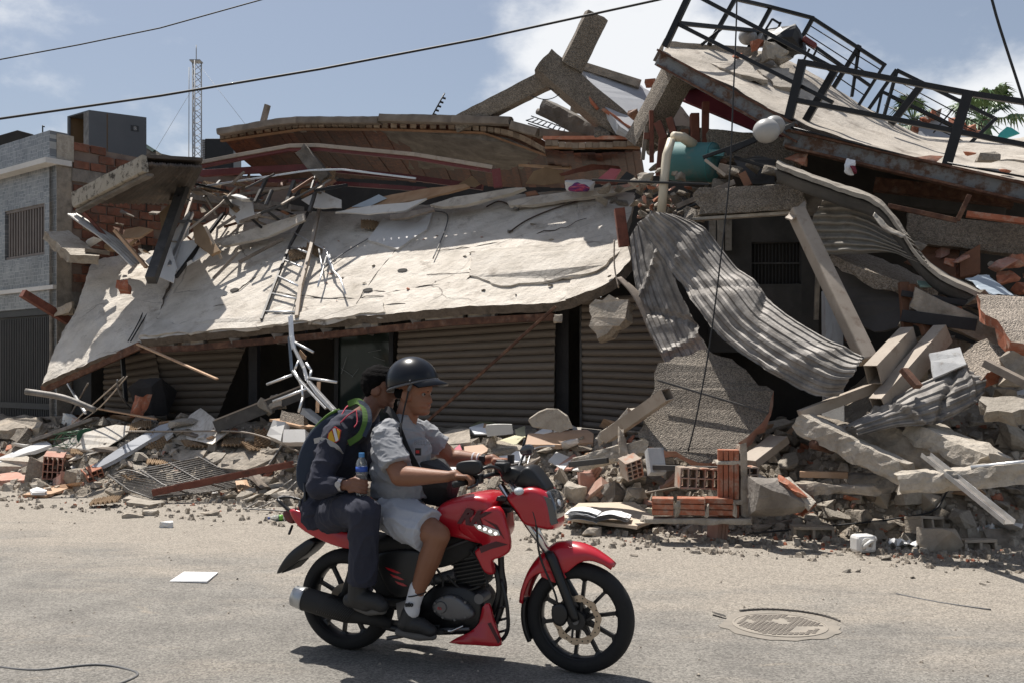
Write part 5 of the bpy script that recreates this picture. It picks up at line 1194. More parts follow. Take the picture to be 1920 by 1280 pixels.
board('grey_panel_board',[(172,873),(235,832),(300,796),(322,790),(320,801),(250,842),(186,875)],.06,'grey_panel','long grey blue board lying right of the cream panel','board',up=.16)
clay_block(100,893,(.30,.26,.34),(.2,.1,.3),'clay_pale','broken pale red hollow brick with its cells open, leftmost',4,3,.35,4,up=.02)
clay_block(112,902,(.2,.2,.2),(1.2,.2,.9),'clay_pale','small shattered pale red brick before the leftmost hollow brick',3,2,.45,6)
chunk('concrete_block',Rr(140,893,.08),(.28,.25,.24),'concrete',203,rot=(0,0,.3),npts=22,amp=.04,label='squarish concrete block beside the leftmost hollow brick',cat='concrete')
clay_block(176,893,(.28,.22,.13),(.2,-.35,.6),'clay','tilted red hollow brick left of the wire grille',3,2,.15,8)
board('plywood_piece',[(42,926),(90,911),(155,902),(135,912),(86,928)],.03,'tan_wood','tan plywood piece lying at the foot of the heap','plywood',up=.04)
board('white_scrap',[(56,917),(70,912),(88,918),(84,922),(60,923)],.03,'white_clean','small white scrap on the tan plywood piece','scrap',up=.08)
board('concrete_plank',[(-20,890),(30,884),(78,888),(72,898),(-20,900)],.09,'clay_pale','flat pinkish slab at the lower left edge of the heap','slab piece',up=.07,jag=.02)
def grille():
    A,B,C_,D_ = Rr(203,891,.12),Rr(373,857,.18),Rr(486,905,.10),Rr(284,935,.06)
    root = empty('wire_grille',(A + B + C_ + D_)/4,'large fallen window grille of thin grey bars lying on the rubble','grille')
    n = 20
    for i in range(n + 1):
        t = i/n; p,q = A.lerp(D_,t),B.lerp(C_,t); s = V((0,0,-.06*math.sin(t*3)))
        pipe('bar',[p + s*.3,p.lerp(q,.5) + s + V((0,0,.02*noise.noise(V((i,0,0))))),q + s*.3],.008,'grille_metal',root,n=5)
    for k in range(4):
        t = k/3; pipe('cross_bar',[A.lerp(B,t) + V((0,0,.012)),A.lerp(B,t).lerp(D_.lerp(C_,t),.5) + V((0,0,-.04)),D_.lerp(C_,t) + V((0,0,.012))],.011,'grille_metal',root,n=5)
grille()
def channel():
    A,B = Rr(287,928,.1),Rr(552,873,.2); root = empty('steel_channel',A,'long rust red steel channel lying across the window grille','channel'); u,n = frame(B - A)
    MB().beam(A,B,.10,.012).out('web','rust_red',root); MB().beam(A + u*.045 + n*.04,B + u*.045 + n*.04,.012,.07).out('flange','rust_red',root); MB().beam(A - u*.045 + n*.04,B - u*.045 + n*.04,.012,.07).out('flange','rust_red',root)
channel()
plate('marble_slab',[Q(376,764,12.9),Q(432,806,12.4),Q(398,832,12.1),Q(350,822,12.2),Q(343,786,12.6)],.03,'marble',jag=.004,back=(0,1,-.5),label='cream marble slab standing on its corner before the dark shop',cat='marble slab')
def steelpost():
    A,B = Q(404,800,12.3),Q(585,728,13.0); root = empty('steel_beam',A,'dark steel post with concrete lump rising towards the shop opening','beam')
    MB().beam(A,B,.15,.18).out('profile','grey_steel',root,bevel=.006); MB().beam(A + V((0,-.02,.10)),B + V((0,-.02,.10)),.14,.02).out('top_flange','tube_cream',root)
    for i,t in enumerate((.52,.62)): chunk('concrete_lump',A.lerp(B,t),(.28,.24,.28),'concrete_light',206 + i,parent=root)
steelpost()
for i,(x,y,rot,lab) in enumerate(((262,800,(.3,-.2,.3),'egg tray below the rusty timber strip, left of the marble slab'),(296,790,(.1,.3,1.1),'egg tray left of the marble slab beside the brick lump'),(330,784,(.5,.1,.2),'egg tray touching the upper left edge of the marble slab'),
    (300,830,(.9,.4,.2),'egg tray standing crumpled below the marble slab'),(365,833,(.2,.1,.5),'egg tray at the lower corner of the marble slab'),(440,830,(.25,0,.1),'wide egg tray right of the marble slab'),(478,838,(.3,.1,.6),'egg tray overlapping the wide one right of the marble'),(498,824,(.8,.2,.4),'upright egg tray below the white foam block'),
    (298,868,(.1,.1,.3),'egg tray at the top corner of the window grille'),(250,898,(.2,.2,.8),'egg tray lying on the window grille'),(198,940,(.1,-.1,.2),'dark egg tray on the street before the grille'),(95,822,(.4,.2,.1),'egg tray scrap beside the green basket'),(150,848,(.2,.1,.4),'egg tray on the cream panel below the green basket'),(470,928,(.7,.2,1.2),'egg tray standing at the right end of the grille'))):
    egg_tray(x,y,rot,lab,sc=.8 if i in (11,12,9) else 1)
for i,(pix,th,m,lab) in enumerate(((((320,858),(345,842),(388,843),(380,855),(345,864)),.05,'concrete','flat grey slab piece above the window grille'),(((382,858),(400,846),(424,848),(416,858),(400,866)),.05,'concrete_light','small pale slab piece right of the flat grey one'),(((404,876),(425,850),(470,842),(530,838),(512,858),(460,880)),.2,'concrete','big concrete slab piece behind the rust red channel'),(((412,866),(455,852),(458,860),(425,872)),.02,'concrete_light','thin pale flake lying on the big concrete slab piece'),(((325,803),(342,792),(352,800),(335,812)),.05,'white_board','pale brick sized piece left of the marble slab'),(((328,822),(345,808),(362,812),(345,826)),.06,'concrete_light','grey piece lying before the marble slab'),(((305,800),(318,795),(325,812),(312,822)),.03,'white_board','white scrap between the grey board and marble slab'),(((236,940),(255,930),(290,932),(310,940),(280,946)),.05,'concrete_light','flat pale pieces on the street before the grille'),(((230,934),(245,926),(268,928),(262,936)),.05,'concrete_light','pale flat stone at the lower corner of the grille'))):
    board('slab_fragment',pix,th,m,lab,'slab piece',up=.1 if i < 7 else .05,jag=.015)
def foam_block():
    mat_ = 'white_board'
    plate('foam_block',[Q(532,804,11.9),Q(572,804,11.9),Q(572,828,11.8),Q(530,828,11.8)],.12,'white_board',jag=.004,label='white rectangular block behind the passenger backpack',cat='block')
    plate('white_wedge',[Q(512,786,12.0),Q(535,790,12.0),Q(526,826,11.8),Q(500,815,11.9)],.12,'white_board',jag=.005,label='white wedge shaped piece left of the rectangular block',cat='block')
    plate('grey_tile_block',[Q(528,768,12.3),Q(570,778,12.3),Q(570,800,12.2),Q(524,788,12.2)],.25,'pebbledash',jag=.006,label='grey brown tile block above the white rectangular block',cat='block')
    plate('thin_tile',[Q(505,785,12.1),Q(570,800,12.1),Q(570,804,12.1),Q(505,789,12.1)],.3,'tan_wood',jag=0,label='thin tan board over the white rectangular block',cat='board')
foam_block()
for i,(pts,r,m,lab) in enumerate((
    ([(112,690,.9),(128,720,.6),(160,773,.1)],.022,'aluminium','light metal rod leaning from the slab end onto the bag'),
    ([(232,706,1.0),(150,780,.3),(100,830,.05)],.010,'tube_cream','thin pale wire slanting from the slab end to the basket'),
    ([(165,718,.7),(142,760,.3),(120,800,.05)],.014,'old_wood','thin stick slanting over the plastic bag'),
    ([(238,705,1.0),(190,760,.4),(150,790,.1)],.010,'tube_cream','second thin pale wire slanting left of the sack'),
    ([(220,712,1.0),(225,738,.6),(255,775,.2),(290,790,.1)],.014,'cable_grey','curved grey cable in front of the narrow shutter'),
    ([(235,808,.2),(330,808,.2),(440,808,.25),(500,820,.2),(560,846,.2)],.014,'tube_cream','long thin pale conduit lying over the marble slab'),
    ([(544,812,.3),(524,842,.15),(503,872,.05)],.018,'grille_metal','thin steel bar leaning on the big slab piece'),
    ([(205,895,.05),(240,880,.2),(300,905,.15),(340,935,.05)],.010,'grille_metal','bent wire curling over the corner of the grille'),
    ([(548,898,.15),(500,930,.05),(462,952,.03)],.012,'grille_metal','thin bar slanting to the street behind the luggage rack'),
    ([(556,902,.15),(520,935,.05),(480,953,.03)],.010,'grille_metal','second thin bar parallel behind the luggage rack'),
    ([(456,953,.03),(500,955,.03),(545,958,.03)],.010,'grille_metal','thin bar lying flat on the street behind the luggage rack'))):
    rod('thin_rod',pts,r,m,lab)
stick('rusty_strip',Q(170,763,12.6),Q(292,785,12.2),.06,.02,'tan_wood',label='long thin tan timber strip in front of the narrow shutter',cat='timber')
rough_beam('brick_lump',Q(255,778,12.5),Q(268,745,12.6),.18,.16,'clay_clean',amp=.07,label='upright broken red brick lump before the sack',cat='brick')
def pet_bottle(q,rotm,label,lab_m):
    root = empty('plastic_bottle',q,label,'bottle'); ax = rotm @ V((0,0,1))
    MB().lathe([(0,0),(.028,0),(.032,.01),(.032,.13),(.028,.16),(.013,.19),(.013,.205),(0,.205)],q,ax,20).out('body','clear_plastic',root,smooth=True)
    MB().lathe([(.0328,.06),(.0328,.105)],q,ax,20).out('label_band',lab_m,root,smooth=True); MB().lathe([(0,.2),(.015,.2),(.015,.222),(0,.222)],q,ax,14).out('cap','blue_cap',root)
def clear_mat():
    m = mat('clear_plastic',[(.75,.80,.80)],2,.12,0,bump=0); b = bs(m); b.inputs['Transmission Weight'].default_value = .75; b.inputs['IOR'].default_value = 1.2
clear_mat()
q = Rr(528,970,.035); q.z = .035; pet_bottle(q + V((.03,.0,0)),Matrix.Rotation(R(100),3,'Y') @ Matrix.Rotation(0,3,'X'),'empty clear plastic bottle with green band lying on the street','label_green') if False else pet_bottle(q + V((.06,.05,0)),V((-1,-.45,0)).to_track_quat('Z','Y').to_matrix(),'empty clear plastic bottle with green band lying on the street','label_green')
# ---- debris heap on the left part of the slab
rough_beam('slab_remnant',Q(88,440,13.4),Q(180,478,13.6),.5,.16,'concrete_light',amp=.03,label='pale broken slab end jutting out towards the tiled house',cat='slab piece') if False else plate('slab_remnant',[Q(84,434,13.5),Q(128,432,14.0),Q(182,472,13.9),Q(186,480,13.6),Q(132,478,13.3)],.16,'concrete_light',jag=.02,core='broken_core',label='pale broken slab end jutting out towards the tiled house',cat='slab piece')
patch('ribbed_offcut',[[Q(126,402,13.2),Q(185,445,13.3),Q(248,500,13.4)],[Q(145,400,13.6),Q(205,438,13.7),Q(272,490,13.8)]],24,30,.01,'offcut',corr=(5,.02),disp=.02,label='narrow ribbed pale metal offcut lying over the broken slab end',cat='metal sheet')
for i,(a,b,w,h,m,c0,c1,lab) in enumerate((
    ((283,526),(350,335),.15,.15,'grey_steel',13.0,14.6,'thick black steel post leaning on the left part of the slab'),
    ((42,550),(128,602),.13,.13,'rust_red',13.2,14.0,'rusty square tube jutting left from under the slab fold'),
    ((158,400),(240,490),.05,.05,'rust_red',13.4,13.6,'thin dull red bar beside the ribbed offcut'),
    ((215,432),(275,502),.07,.05,'tan_wood',13.4,13.5,'splintered tan lath below the thin red bar'),
    ((318,500),(360,400),.06,.06,'aluminium',13.6,14.6,'pale blue grey strip behind the thick black post'),
    ((330,520),(420,400),.05,.05,'black_steel',13.5,14.6,'thin black bar right of the thick black post'),
    ((385,425),(415,485),.04,.04,'tube_cream',13.8,13.9,'thin cream leg of a fallen stool frame'),
    ((355,430),(412,385),.03,.03,'tube_cream',13.8,14.4,'thin cream bar above the torn cardboard'),
    ((412,385),(446,350),.03,.03,'tube_cream',14.4,14.8,'bent cream bar end above the torn cardboard'),
    ((448,492),(532,448),.06,.05,'old_wood',14.1,14.5,'dark wooden lath lying on the pale slab'),
    ((400,522),(446,474),.06,.04,'old_wood',13.8,14.1,'second dark lath lying left on the pale slab'),
    ((330,510),(360,490),.06,.05,'white_board',13.6,13.8,'short white batten beside the white torn panels'),
    ((380,360),(470,400),.05,.05,'old_wood',14.6,14.8,'grey lath in the tangle under the roof overhang'),
    ((410,372),(585,345),.06,.05,'old_wood',14.7,15.0,'long grey lath in the tangle under the red beam'),
    ((478,380),(500,335),.05,.05,'grey_steel',14.5,14.8,'dark steel strut in the tangle, nearest the overhang'),
    ((535,390),(552,340),.06,.06,'grey_steel',14.5,14.8,'dark steel strut in the tangle beside the ladder'),
    ((580,398),(596,345),.05,.05,'grey_steel',14.5,14.8,'dark steel strut just left of the ladder top'),
    ((440,345),(610,350),.10,.06,'brown_wood',14.9,15.1,'brown board lying under the red beam'),
    ((322,380),(330,350),.08,.08,'old_wood',14.4,14.8,'short grey stub under the roof overhang'),
    ((365,345),(430,360),.04,.04,'black_steel',14.6,14.8,'thin black bar under the roof overhang'),
    ((160,470),(205,475),.08,.06,'old_wood',13.6,13.8,'broken grey lath below the ribbed offcut'))):
    stick('debris_bar',Q(*a,c0),Q(*b,c1),w,h,m,label=lab,cat='bar')
for i,(pix,c,m,th,lab) in enumerate((
    (((272,490),(318,452),(330,500),(325,530),(300,520)),13.6,'white_clean',.02,'white torn board left of the thick black post'),
    (((318,455),(365,450),(395,470),(365,490),(350,495),(320,520)),13.9,'white_clean',.02,'white torn board right of the thick black post'),
    (((360,412),(378,420),(398,450),(412,470),(395,478),(365,455)),13.9,'fibreboard',.05,'torn brown cardboard sheet with ragged edge'),
    (((298,400),(322,380),(318,440),(302,430)),14.3,'fibreboard',.02,'brown board standing behind the thick black post'),
    (((322,440),(355,395),(352,440),(325,468)),14.3,'white_board',.02,'pale board between the black bars under the overhang'),
    (((428,375),(470,370),(480,410),(445,420),(430,400)),14.7,'white_board',.02,'pale board standing in the tangle under the overhang'),
    (((565,375),(600,358),(640,375),(640,390),(590,390)),14.9,'white_board',.02,'pale board leaning behind the ladder top'),
    (((405,455),(470,430),(570,400),(572,412),(500,445),(420,462)),14.6,'slab_concrete',.05,'long thin concrete flake left of the ladder'),
    (((236,430),(262,425),(286,430),(262,445),(225,448)),13.9,'tan_wood',.04,'splintered tan plywood among the debris by the offcut'),
    (((212,425),(252,436),(262,455),(235,465)),14.2,'brown_wood',.04,'brown splintered board deep in the left debris'),
    (((628,398),(700,385),(765,380),(800,372),(760,395),(690,402)),14.9,'white_board',.03,'flat pale board at the head of the slab, right of the ladder'),
    (((645,395),(700,372),(790,355),(872,345),(880,350),(800,372),(700,388)),15.1,'tan_wood',.04,'long tan door panel lying at the head of the slab'),
    (((660,388),(710,365),(725,372),(690,388)),15.0,'blue_sheet',.01,'blue grey sheet under the long tan door panel'),
    (((806,384),(850,370),(968,352),(985,352),(960,362),(870,385),(830,388)),15.1,'slab_concrete',.06,'broad thin screed plate at the head of the slab'),
    (((950,378),(1000,368),(1150,348),(1200,345),(1150,362),(1000,384),(955,385)),15.2,'slab_concrete',.06,'second screed plate near the bag of cloth'),
    (((730,404),(770,396),(812,388),(814,394),(765,408),(732,412)),14.8,'old_wood',.03,'dark thin board above the square white plate'))):
    cs = [c - .006*(y - sum(p[1] for p in pix)/len(pix)) for x,y in pix]
    plate('board_piece',[Q(x,y,cc) for (x,y),cc in zip(pix,cs)],th,m,jag=.006,step=.15,label=lab,cat='board')
# more splinters in the tangle
plate('square_plate',[on_slab(690,450,.06),on_slab(718,410,.06),on_slab(728,413,.06),on_slab(782,418,.06),on_slab(812,396,.08),on_slab(800,430,.06),on_slab(745,467,.06)],.05,'white_board',jag=.006,label='square white plate lying askew on the pale slab',cat='plate')
for i,(x,y,rot,lab) in enumerate(((694,424,(.6,.1,.2),'egg tray beside the square white plate'),(592,472,(.7,.3,.4),'egg tray behind the ladder on the slab'),(560,478,(.7,-.2,.2),'egg tray left of the ladder on the slab'),(455,345,(.5,.2,.2),'egg tray in the tangle under the red beam'),(395,352,(.6,.2,.2),'egg tray under the roof overhang'),(610,330,(1.2,.2,.2),'egg tray hanging under the wooden ceiling'))):
    egg_tray(0,0,rot,lab,p=on_slab(x,y,.05) if i < 3 else Q(x,y,14.9),sc=.95)
def ladder():
    root = empty('aluminium_ladder',Q(550,600,12.7),'dusty aluminium ladder lying on the slab and casting its shadow','ladder')
    r1 = [on_slab(556,596,.05),on_slab(563,540,.12),on_slab(582,470,.2),on_slab(606,360,.3)]
    for a,b in zip(r1,r1[1:]): MB().beam(a,b,.05,.09).out('side_rail','tube_cream',root,bevel=.004)
    r2 = [on_slab(490,600,.05),on_slab(520,520,.10),on_slab(545,458,.15),on_slab(592,372,.28)]
    for a,b in zip(r2,r2[1:]): MB().beam(a,b,.03,.05).out('side_rail','grey_steel',root)
    def at(d,t): x = t*(len(d) - 1); i = min(int(x),len(d) - 2); return d[i].lerp(d[i + 1],x - i)
    for t in (.06,.2,.34,.5,.64): pipe('rung',[at(r1,t),at(r2,t)],.018,'aluminium',root)
ladder()
def stool_frame():
    root = empty('metal_stool_frame',on_slab(600,510,.1),'bent light metal stool frame hanging from the ladder','stool frame')
    for pts in ([(552,437),(578,452),(612,470),(622,505)],[(578,452),(612,468),(618,490)],[(598,468),(605,508)],[(612,480),(604,512),(596,538)],[(618,478),(625,508),(638,522),(648,552)]):
        pipe('tube',[on_slab(x,y,.2) for x,y in pts],.014,'aluminium',root)
stool_frame()
def bent_ladder():
    root = empty('bent_ladder',Q(600,780,12.0),'shiny bent aluminium ladder dangling from the slab edge to the rubble','ladder')
    c = lambda y: lerp(12.6,12.0,(y - 590)/180)
    for pts,w in (([(546,592),(548,630),(552,652),(570,690),(576,712)],.045),([(543,594),(545,632),(550,655)],.04),([(549,694),(562,712),(590,742),(612,765)],.04),([(580,714),(600,738),(628,768)],.05),([(576,712),(594,738),(622,768)],.03)):
        P_ = [Q(x,y,c(y)) for x,y in pts]
        for a,b in zip(P_,P_[1:]): MB().beam(a,b,w,w*.7).out('side_rail','aluminium',root,bevel=.003)
    for a,b in (((553,642),(588,660)),((580,708),(632,716)),((576,728),(512,752)),((500,720),(548,702)),((552,694),(566,722)),((566,722),(568,745)),((568,745),(560,772)),((553,692),(560,676)),((574,680),(584,694)),((584,694),(580,710))):
        pipe('rung',[Q(*a,c(a[1])),Q(*b,c(b[1]))],.019,'aluminium',root)
    MB().beam(Q(542,632,12.5),Q(547,694,12.3),.035,.05).out('plastic_rail','blue_steel',root)
bent_ladder()
stick('tan_stake',Q(598,716,12.4),Q(595,772,12.2),.05,.03,'tan_wood',label='short tan wooden stake behind the bent ladder',cat='timber')
plate('tan_scrap',[Q(562,655,12.5),Q(574,668,12.5),Q(572,674,12.5),Q(556,668,12.5)],.02,'tan_wood',jag=.003,label='tan wooden scrap caught in the bent ladder',cat='scrap')
stick('grey_lath',Q(608,800,11.9),Q(625,768,12.0),.08,.03,'aluminium',label='light grey slat leaning at the foot of the bent ladder',cat='slat')
# rods and wires on the slab
for i,(pts,r,m,lab) in enumerate(((((598,510),(640,478),(690,448)),.008,'cable_grey','thin wire running from the stool frame to the square plate'),(((814,396),(838,402),(835,430),(812,485)),.010,'cable_grey','hooked thin wire right of the square white plate'),(((955,436),(985,415),(1030,395),(1090,375)),.012,'rebar','twisted rebar curving across the top of the pale slab'),(((912,388),(935,378),(955,384)),.012,'rebar','short twisted rebar end beside the screed plate'),(((545,600),(555,560),(570,520)),.008,'cable','thin black wire at the foot of the ladder'),(((245,640),(275,590),(300,555),(292,540)),.012,'cable','black cable draped over the fold of the slab'),(((240,640),(262,600),(285,545)),.010,'cable','second black cable draped beside the slab fold'),(((165,590),(185,560),(210,520)),.010,'tube_cream','pale wire lying on the folded left slab'))):
    pipe('slab_wire',spline([on_slab(x,y,.05) for x,y in pts],5),r,m,n=6,label=lab,cat='wire')
chunk('concrete_chunk',on_slab(957,434,.04),(.10,.06,.05),'concrete_dark',215,label='small clod at the lower end of the twisted rebar',cat='concrete')
rough_beam('red_stub',Q(236,545,13.3),Q(228,532,13.0),.16,.13,'clay_clean',amp=.03,label='red clay stub on the folded left slab',cat='brick')
rough_beam('concrete_lump',Q(112,585,13.8),Q(140,578,13.8),.2,.16,'concrete',amp=.06,label='concrete lump at the left end above the slab fold',cat='concrete')
for i,(x,y,s,m) in enumerate(((300,548,.34,'fibreboard'),(260,545,.2,'brown_wood'),(262,490,.22,'fibreboard'),(285,495,.16,'concrete'))):
    chunk('debris_lump',on_slab(x,y,.06),(s,s*.6,s*.5),m,220 + i,label=('brown lump under the foot of the thick black post','dark brown lump left of the thick black post','fibrous brown lump below the ribbed offcut','grey lump beside the fibrous brown lump')[i],cat='lump')
# household things at the head of the slab
def cloth_bag():
    q = Q(1088,352,15.0); root = empty('cloth_bag',q - V((0,0,.1)),'white plastic bag spilling red and blue patterned cloth','bag')
    me = chunk_mesh(231,.46,.3,.20,sub=2,amp=.12,npts=18); me.materials.append(MT['white_clean']); link('bag',me,q + V((0,.05,.03)),root)
    me = chunk_mesh(232,.34,.2,.14,sub=2,amp=.08,npts=16); me.materials.append(MT['cloth_pattern']); link('cloth',me,q + V((-.02,-.10,-.02)),root)
cloth_bag()
for i,(pix,c,m,th,lab) in enumerate((
    (((985,345),(1000,322),(1022,314),(1055,320),(1060,342),(1020,348)),15.4,'fibreboard',.02,'rounded brown board standing behind the cloth bag'),
    (((1048,326),(1110,308),(1160,312),(1165,320),(1120,318),(1052,330)),15.3,'rust_red',.02,'splintered red brown plywood sheet above the cloth bag'),
    (((1122,335),(1145,316),(1163,318),(1150,338)),15.1,'pink_paper',.06,'pink folder standing right of the cloth bag'),
    (((1150,352),(1195,340),(1200,344),(1158,356)),14.9,'clay_pale',.02,'flat pale orange tile right of the pink folder'),
    (((1160,338),(1175,322),(1190,330),(1180,342)),15.0,'plastic_black',.03,'black folder standing beside the pink folder'),
    (((972,308),(1070,312),(1070,317),(972,312)),15.6,'tan_wood',.05,'thin tan lath lying before the wooden ceiling'),
    (((860,345),(885,330),(900,345),(890,352)),15.6,'fibreboard',.03,'brown board corner in the shadow of the ceiling'),
    (((1056,336),(1075,338),(1160,342),(1155,346),(1070,344)),15.1,'rust_red',.02,'thin red brown board behind the cloth bag'))):
    plate('loose_sheet',[Q(x,y,c) for x,y in pix],th,m,jag=.004,label=lab,cat='sheet')
pipe('drawer_knob',[on_slab(967,392,.05),on_slab(969,388,.1)],.05,'grille_metal',n=14,label='small round grey fitting on the screed plate',cat='fitting')
rough_beam('fibre_piece',Q(1008,362,15.0),Q(985,366,15.0),.1,.05,'brown_wood',amp=.03,label='brown splinter left of the cloth bag',cat='splinter')

# ---- centre and right heap
plate('pebbled_wall_fragment',[Q(1234,680,11.6),Q(1280,668,11.7),Q(1326,655,11.75),Q(1372,672,11.7),Q(1398,692,11.6),Q(1422,722,11.5),Q(1451,732,11.4),Q(1442,772,11.3),Q(1415,805,11.2),Q(1368,852,11.0),Q(1330,868,11.0),Q(1250,845,11.05),Q(1204,835,11.1),Q(1196,812,11.2),Q(1215,760,11.4)],.17,'pebbledash',jag=.025,core='clay_pale',label='big broken pebbled wall panel leaning in front of the crumpled sheets',cat='wall panel')
A_,B_ = Q(1232,712,11.42),Q(1440,774,11.22)
stick('panel_groove',A_ + V((0,-.012,0)),B_ + V((0,-.012,0)),.02,.022,'dark_wall',label='groove line across the big pebbled wall panel',cat='groove')
stick('square_tube',Q(1138,818,11.6),Q(1252,738,10.9),.13,.13,'tube_cream',hollow=.008,roll=.2,label='cream hollow square tube pointing up before the pebbled wall panel',cat='steel tube')
for i,(a,b,w,h,m,c0,c1,lab) in enumerate((
    ((1120,830),(1182,770),.16,.08,'concrete_light',11.7,11.7,'pale concrete strip left of the hollow square tube'),
    ((1085,868),(1224,832),.20,.16,'concrete_light',11.2,11.1,'smooth pale concrete beam under the hollow square tube'),
    ((1164,805),(1172,890),.07,.09,'concrete',11.0,11.0,'thin upright concrete stick before the pale beam'),
    ((1068,870),(1140,862),.08,.06,'grey_steel',10.9,10.9,'dark grey bar below the pale concrete beam'),
    ((1402,868),(1462,822),.24,.08,'tube_cream',10.9,11.3,'cream folded sheet channel right of the upright clay block'),
    ((1225,875),(1412,880),.05,.05,'grey_steel',10.75,10.6,'thin dark bar passing behind the upright clay block'),
    ((1510,795),(1700,888),.24,.20,'concrete_light',10.8,10.4,'long rough concrete beam sloping down over the right heap'),
    ((1540,792),(1640,828),.18,.14,'concrete',11.2,11.0,'shorter concrete beam behind the long rough one'),
    ((1636,798),(1765,868),.30,.26,'concrete',11.1,10.9,'dark sided concrete beam in the middle of the right heap'),
    ((1715,802),(1868,872),.34,.20,'concrete_light',11.0,10.4,'wide broken concrete beam before the right corrugated sheet'),
    ((1690,905),(1990,880),.26,.18,'concrete_light',10.1,10.1,'long flat concrete beam at the right edge with metal rod on it'),
    ((1495,912),(1632,918),.20,.09,'concrete',10.6,10.5,'flat layered concrete piece behind the broken brick lump'),
    ((1500,888),(1590,890),.08,.06,'tan_wood',10.8,10.8,'short tan timber behind the flat layered concrete piece'),
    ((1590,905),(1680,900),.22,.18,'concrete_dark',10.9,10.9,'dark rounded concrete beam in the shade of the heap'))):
    ((lambda *q,**k: rough_beam(*q,amp=.065,seg=.06,**k)) if 'concrete' in m else stick)('broken_beam',Q(*a,c0),Q(*b,c1),w,h,m,label=lab,cat='beam')
pipe('metal_rod',[Q(1820,876,10.0),Q(1990,858,10.0)],.02,'aluminium',label='light metal rod on the long flat concrete beam',cat='rod')
# wedge of folded sheets in the centre right
for i,(a,b,w,h,m,c0,c1,hol,lab) in enumerate((
    ((1636,702),(1704,630),.14,.20,'tube_cream',10.9,11.6,.008,'upper cream box section sticking out of the right heap'),
    ((1648,762),(1768,625),.14,.20,'tube_cream',10.8,11.7,.008,'lower longer cream box section sticking out of the right heap'),
    ((1500,778),(1668,715),.14,.10,'tube_cream',10.9,11.2,0,'dusty cream beam lying below the long bent sheet'),
    ((1694,692),(1722,725),.10,.05,'rust',10.8,10.7,0,'short dark angle piece on the lower cream box section'))):
    stick('box_section',Q(*a,c0),Q(*b,c1),w,h,m,hollow=hol,label=lab,cat='steel section')
def chn():
    A,B = Q(1735,855,10.3),Q(1892,982,9.3); root = empty('galvanised_channel',B,'galvanised stud channel leaning down to the right edge of the street','channel'); u,n = frame(B - A)
    MB().beam(A,B,.09,.006).out('web','galvanized',root); MB().beam(A + u*.045 + n*.018,B + u*.045 + n*.018,.005,.04).out('flange','aluminium',root); MB().beam(A - u*.045 + n*.018,B - u*.045 + n*.018,.005,.04).out('flange','aluminium',root)
chn()
stick('white_timber',Q(1562,760,11.4),Q(1562,800,11.3),.22,.12,'white_wood',label='short white timber stump below the dusty cream beam',cat='timber')
stick('white_timber',Q(1226,842,10.9),Q(1232,888,10.8),.17,.12,'white_wood',label='short white timber stump under the pebbled wall panel',cat='timber')
up = [Q(1580,800,10.7),Q(1640,770,10.8),Q(1720,722,11.0),Q(1800,688,11.2),Q(1838,700,11.2)]
lo = [Q(1608,818,10.5),Q(1680,800,10.6),Q(1750,795,10.7),Q(1810,770,10.9),Q(1846,740,11.0)]
patch('roofing_sheet',[up,[a.lerp(b,.5) + V((0,-.08,.05)) for a,b in zip(up,lo)],lo],50,60,.006,'galvanized',disp=.02,dfreq=3,corr=(6,.010),edge=.03,smooth=False,kinks=((.35,.05,.2),(.62,-.05,-.2),(.8,.04,.1)),label='short crumpled corrugated sheet in the right heap',cat='metal sheet')
plate('white_box_lid',[Q(1742,662,11.2),Q(1800,650,11.3),Q(1812,682,11.1),Q(1750,708,11.0)],.02,'white_wood',jag=.003,label='curved white board behind the short crumpled sheet',cat='board')
plate('pebbled_slab',[Q(1832,552,11.6),Q(1880,556,11.7),Q(1990,565,11.6),Q(1990,648,10.9),Q(1895,640,11.0),Q(1870,600,11.2),Q(1838,580,11.4)],.14,'pebbledash_light',jag=.03,core='clay_clean',label='sunlit pebbled wall slab with brick edge at the right edge',cat='wall slab')
plate('pebbled_slab',[Q(1806,662,11.4),Q(1850,634,11.5),Q(1882,648,11.4),Q(1872,690,11.1),Q(1840,712,11.0),Q(1812,690,11.2)],.14,'pebbledash_light',jag=.03,core='clay_clean',label='smaller pebbled wall piece above the short crumpled sheet',cat='wall slab')
plate('slab_piece',[Q(1840,742,10.8),Q(1990,738,10.8),Q(1990,768,10.5),Q(1848,772,10.5)],.12,'concrete_light',jag=.03,core='broken_core',label='white veined slab end jutting in from the right edge',cat='slab piece')
stick('dark_plank',Q(1848,680,11.0),Q(1990,752,10.6),.10,.07,'old_wood',label='dark wooden plank slanting at the right edge of the heap',cat='timber')
rough_beam('concrete_pile',Q(1880,690,11.3),Q(1990,690,11.3),.5,.35,'concrete',amp=.08,label='grey broken mass behind the dark slanting plank',cat='concrete')
stick('wooden_post',Q(1694,530,12.0),Q(1702,628,11.9),.10,.06,'brown_wood',label='brown chair leg like post in the gap, left one',cat='post')
stick('wooden_post',Q(1708,535,12.0),Q(1738,628,11.8),.09,.06,'brown_wood',label='brown slanting post in the gap beside the first',cat='post')
clay_block(1725,612,(.25,.26,.22),(.3,.2,.5),'clay','hollow brick in the gap behind the slanting brown post',p=Q(1725,612,12.2))
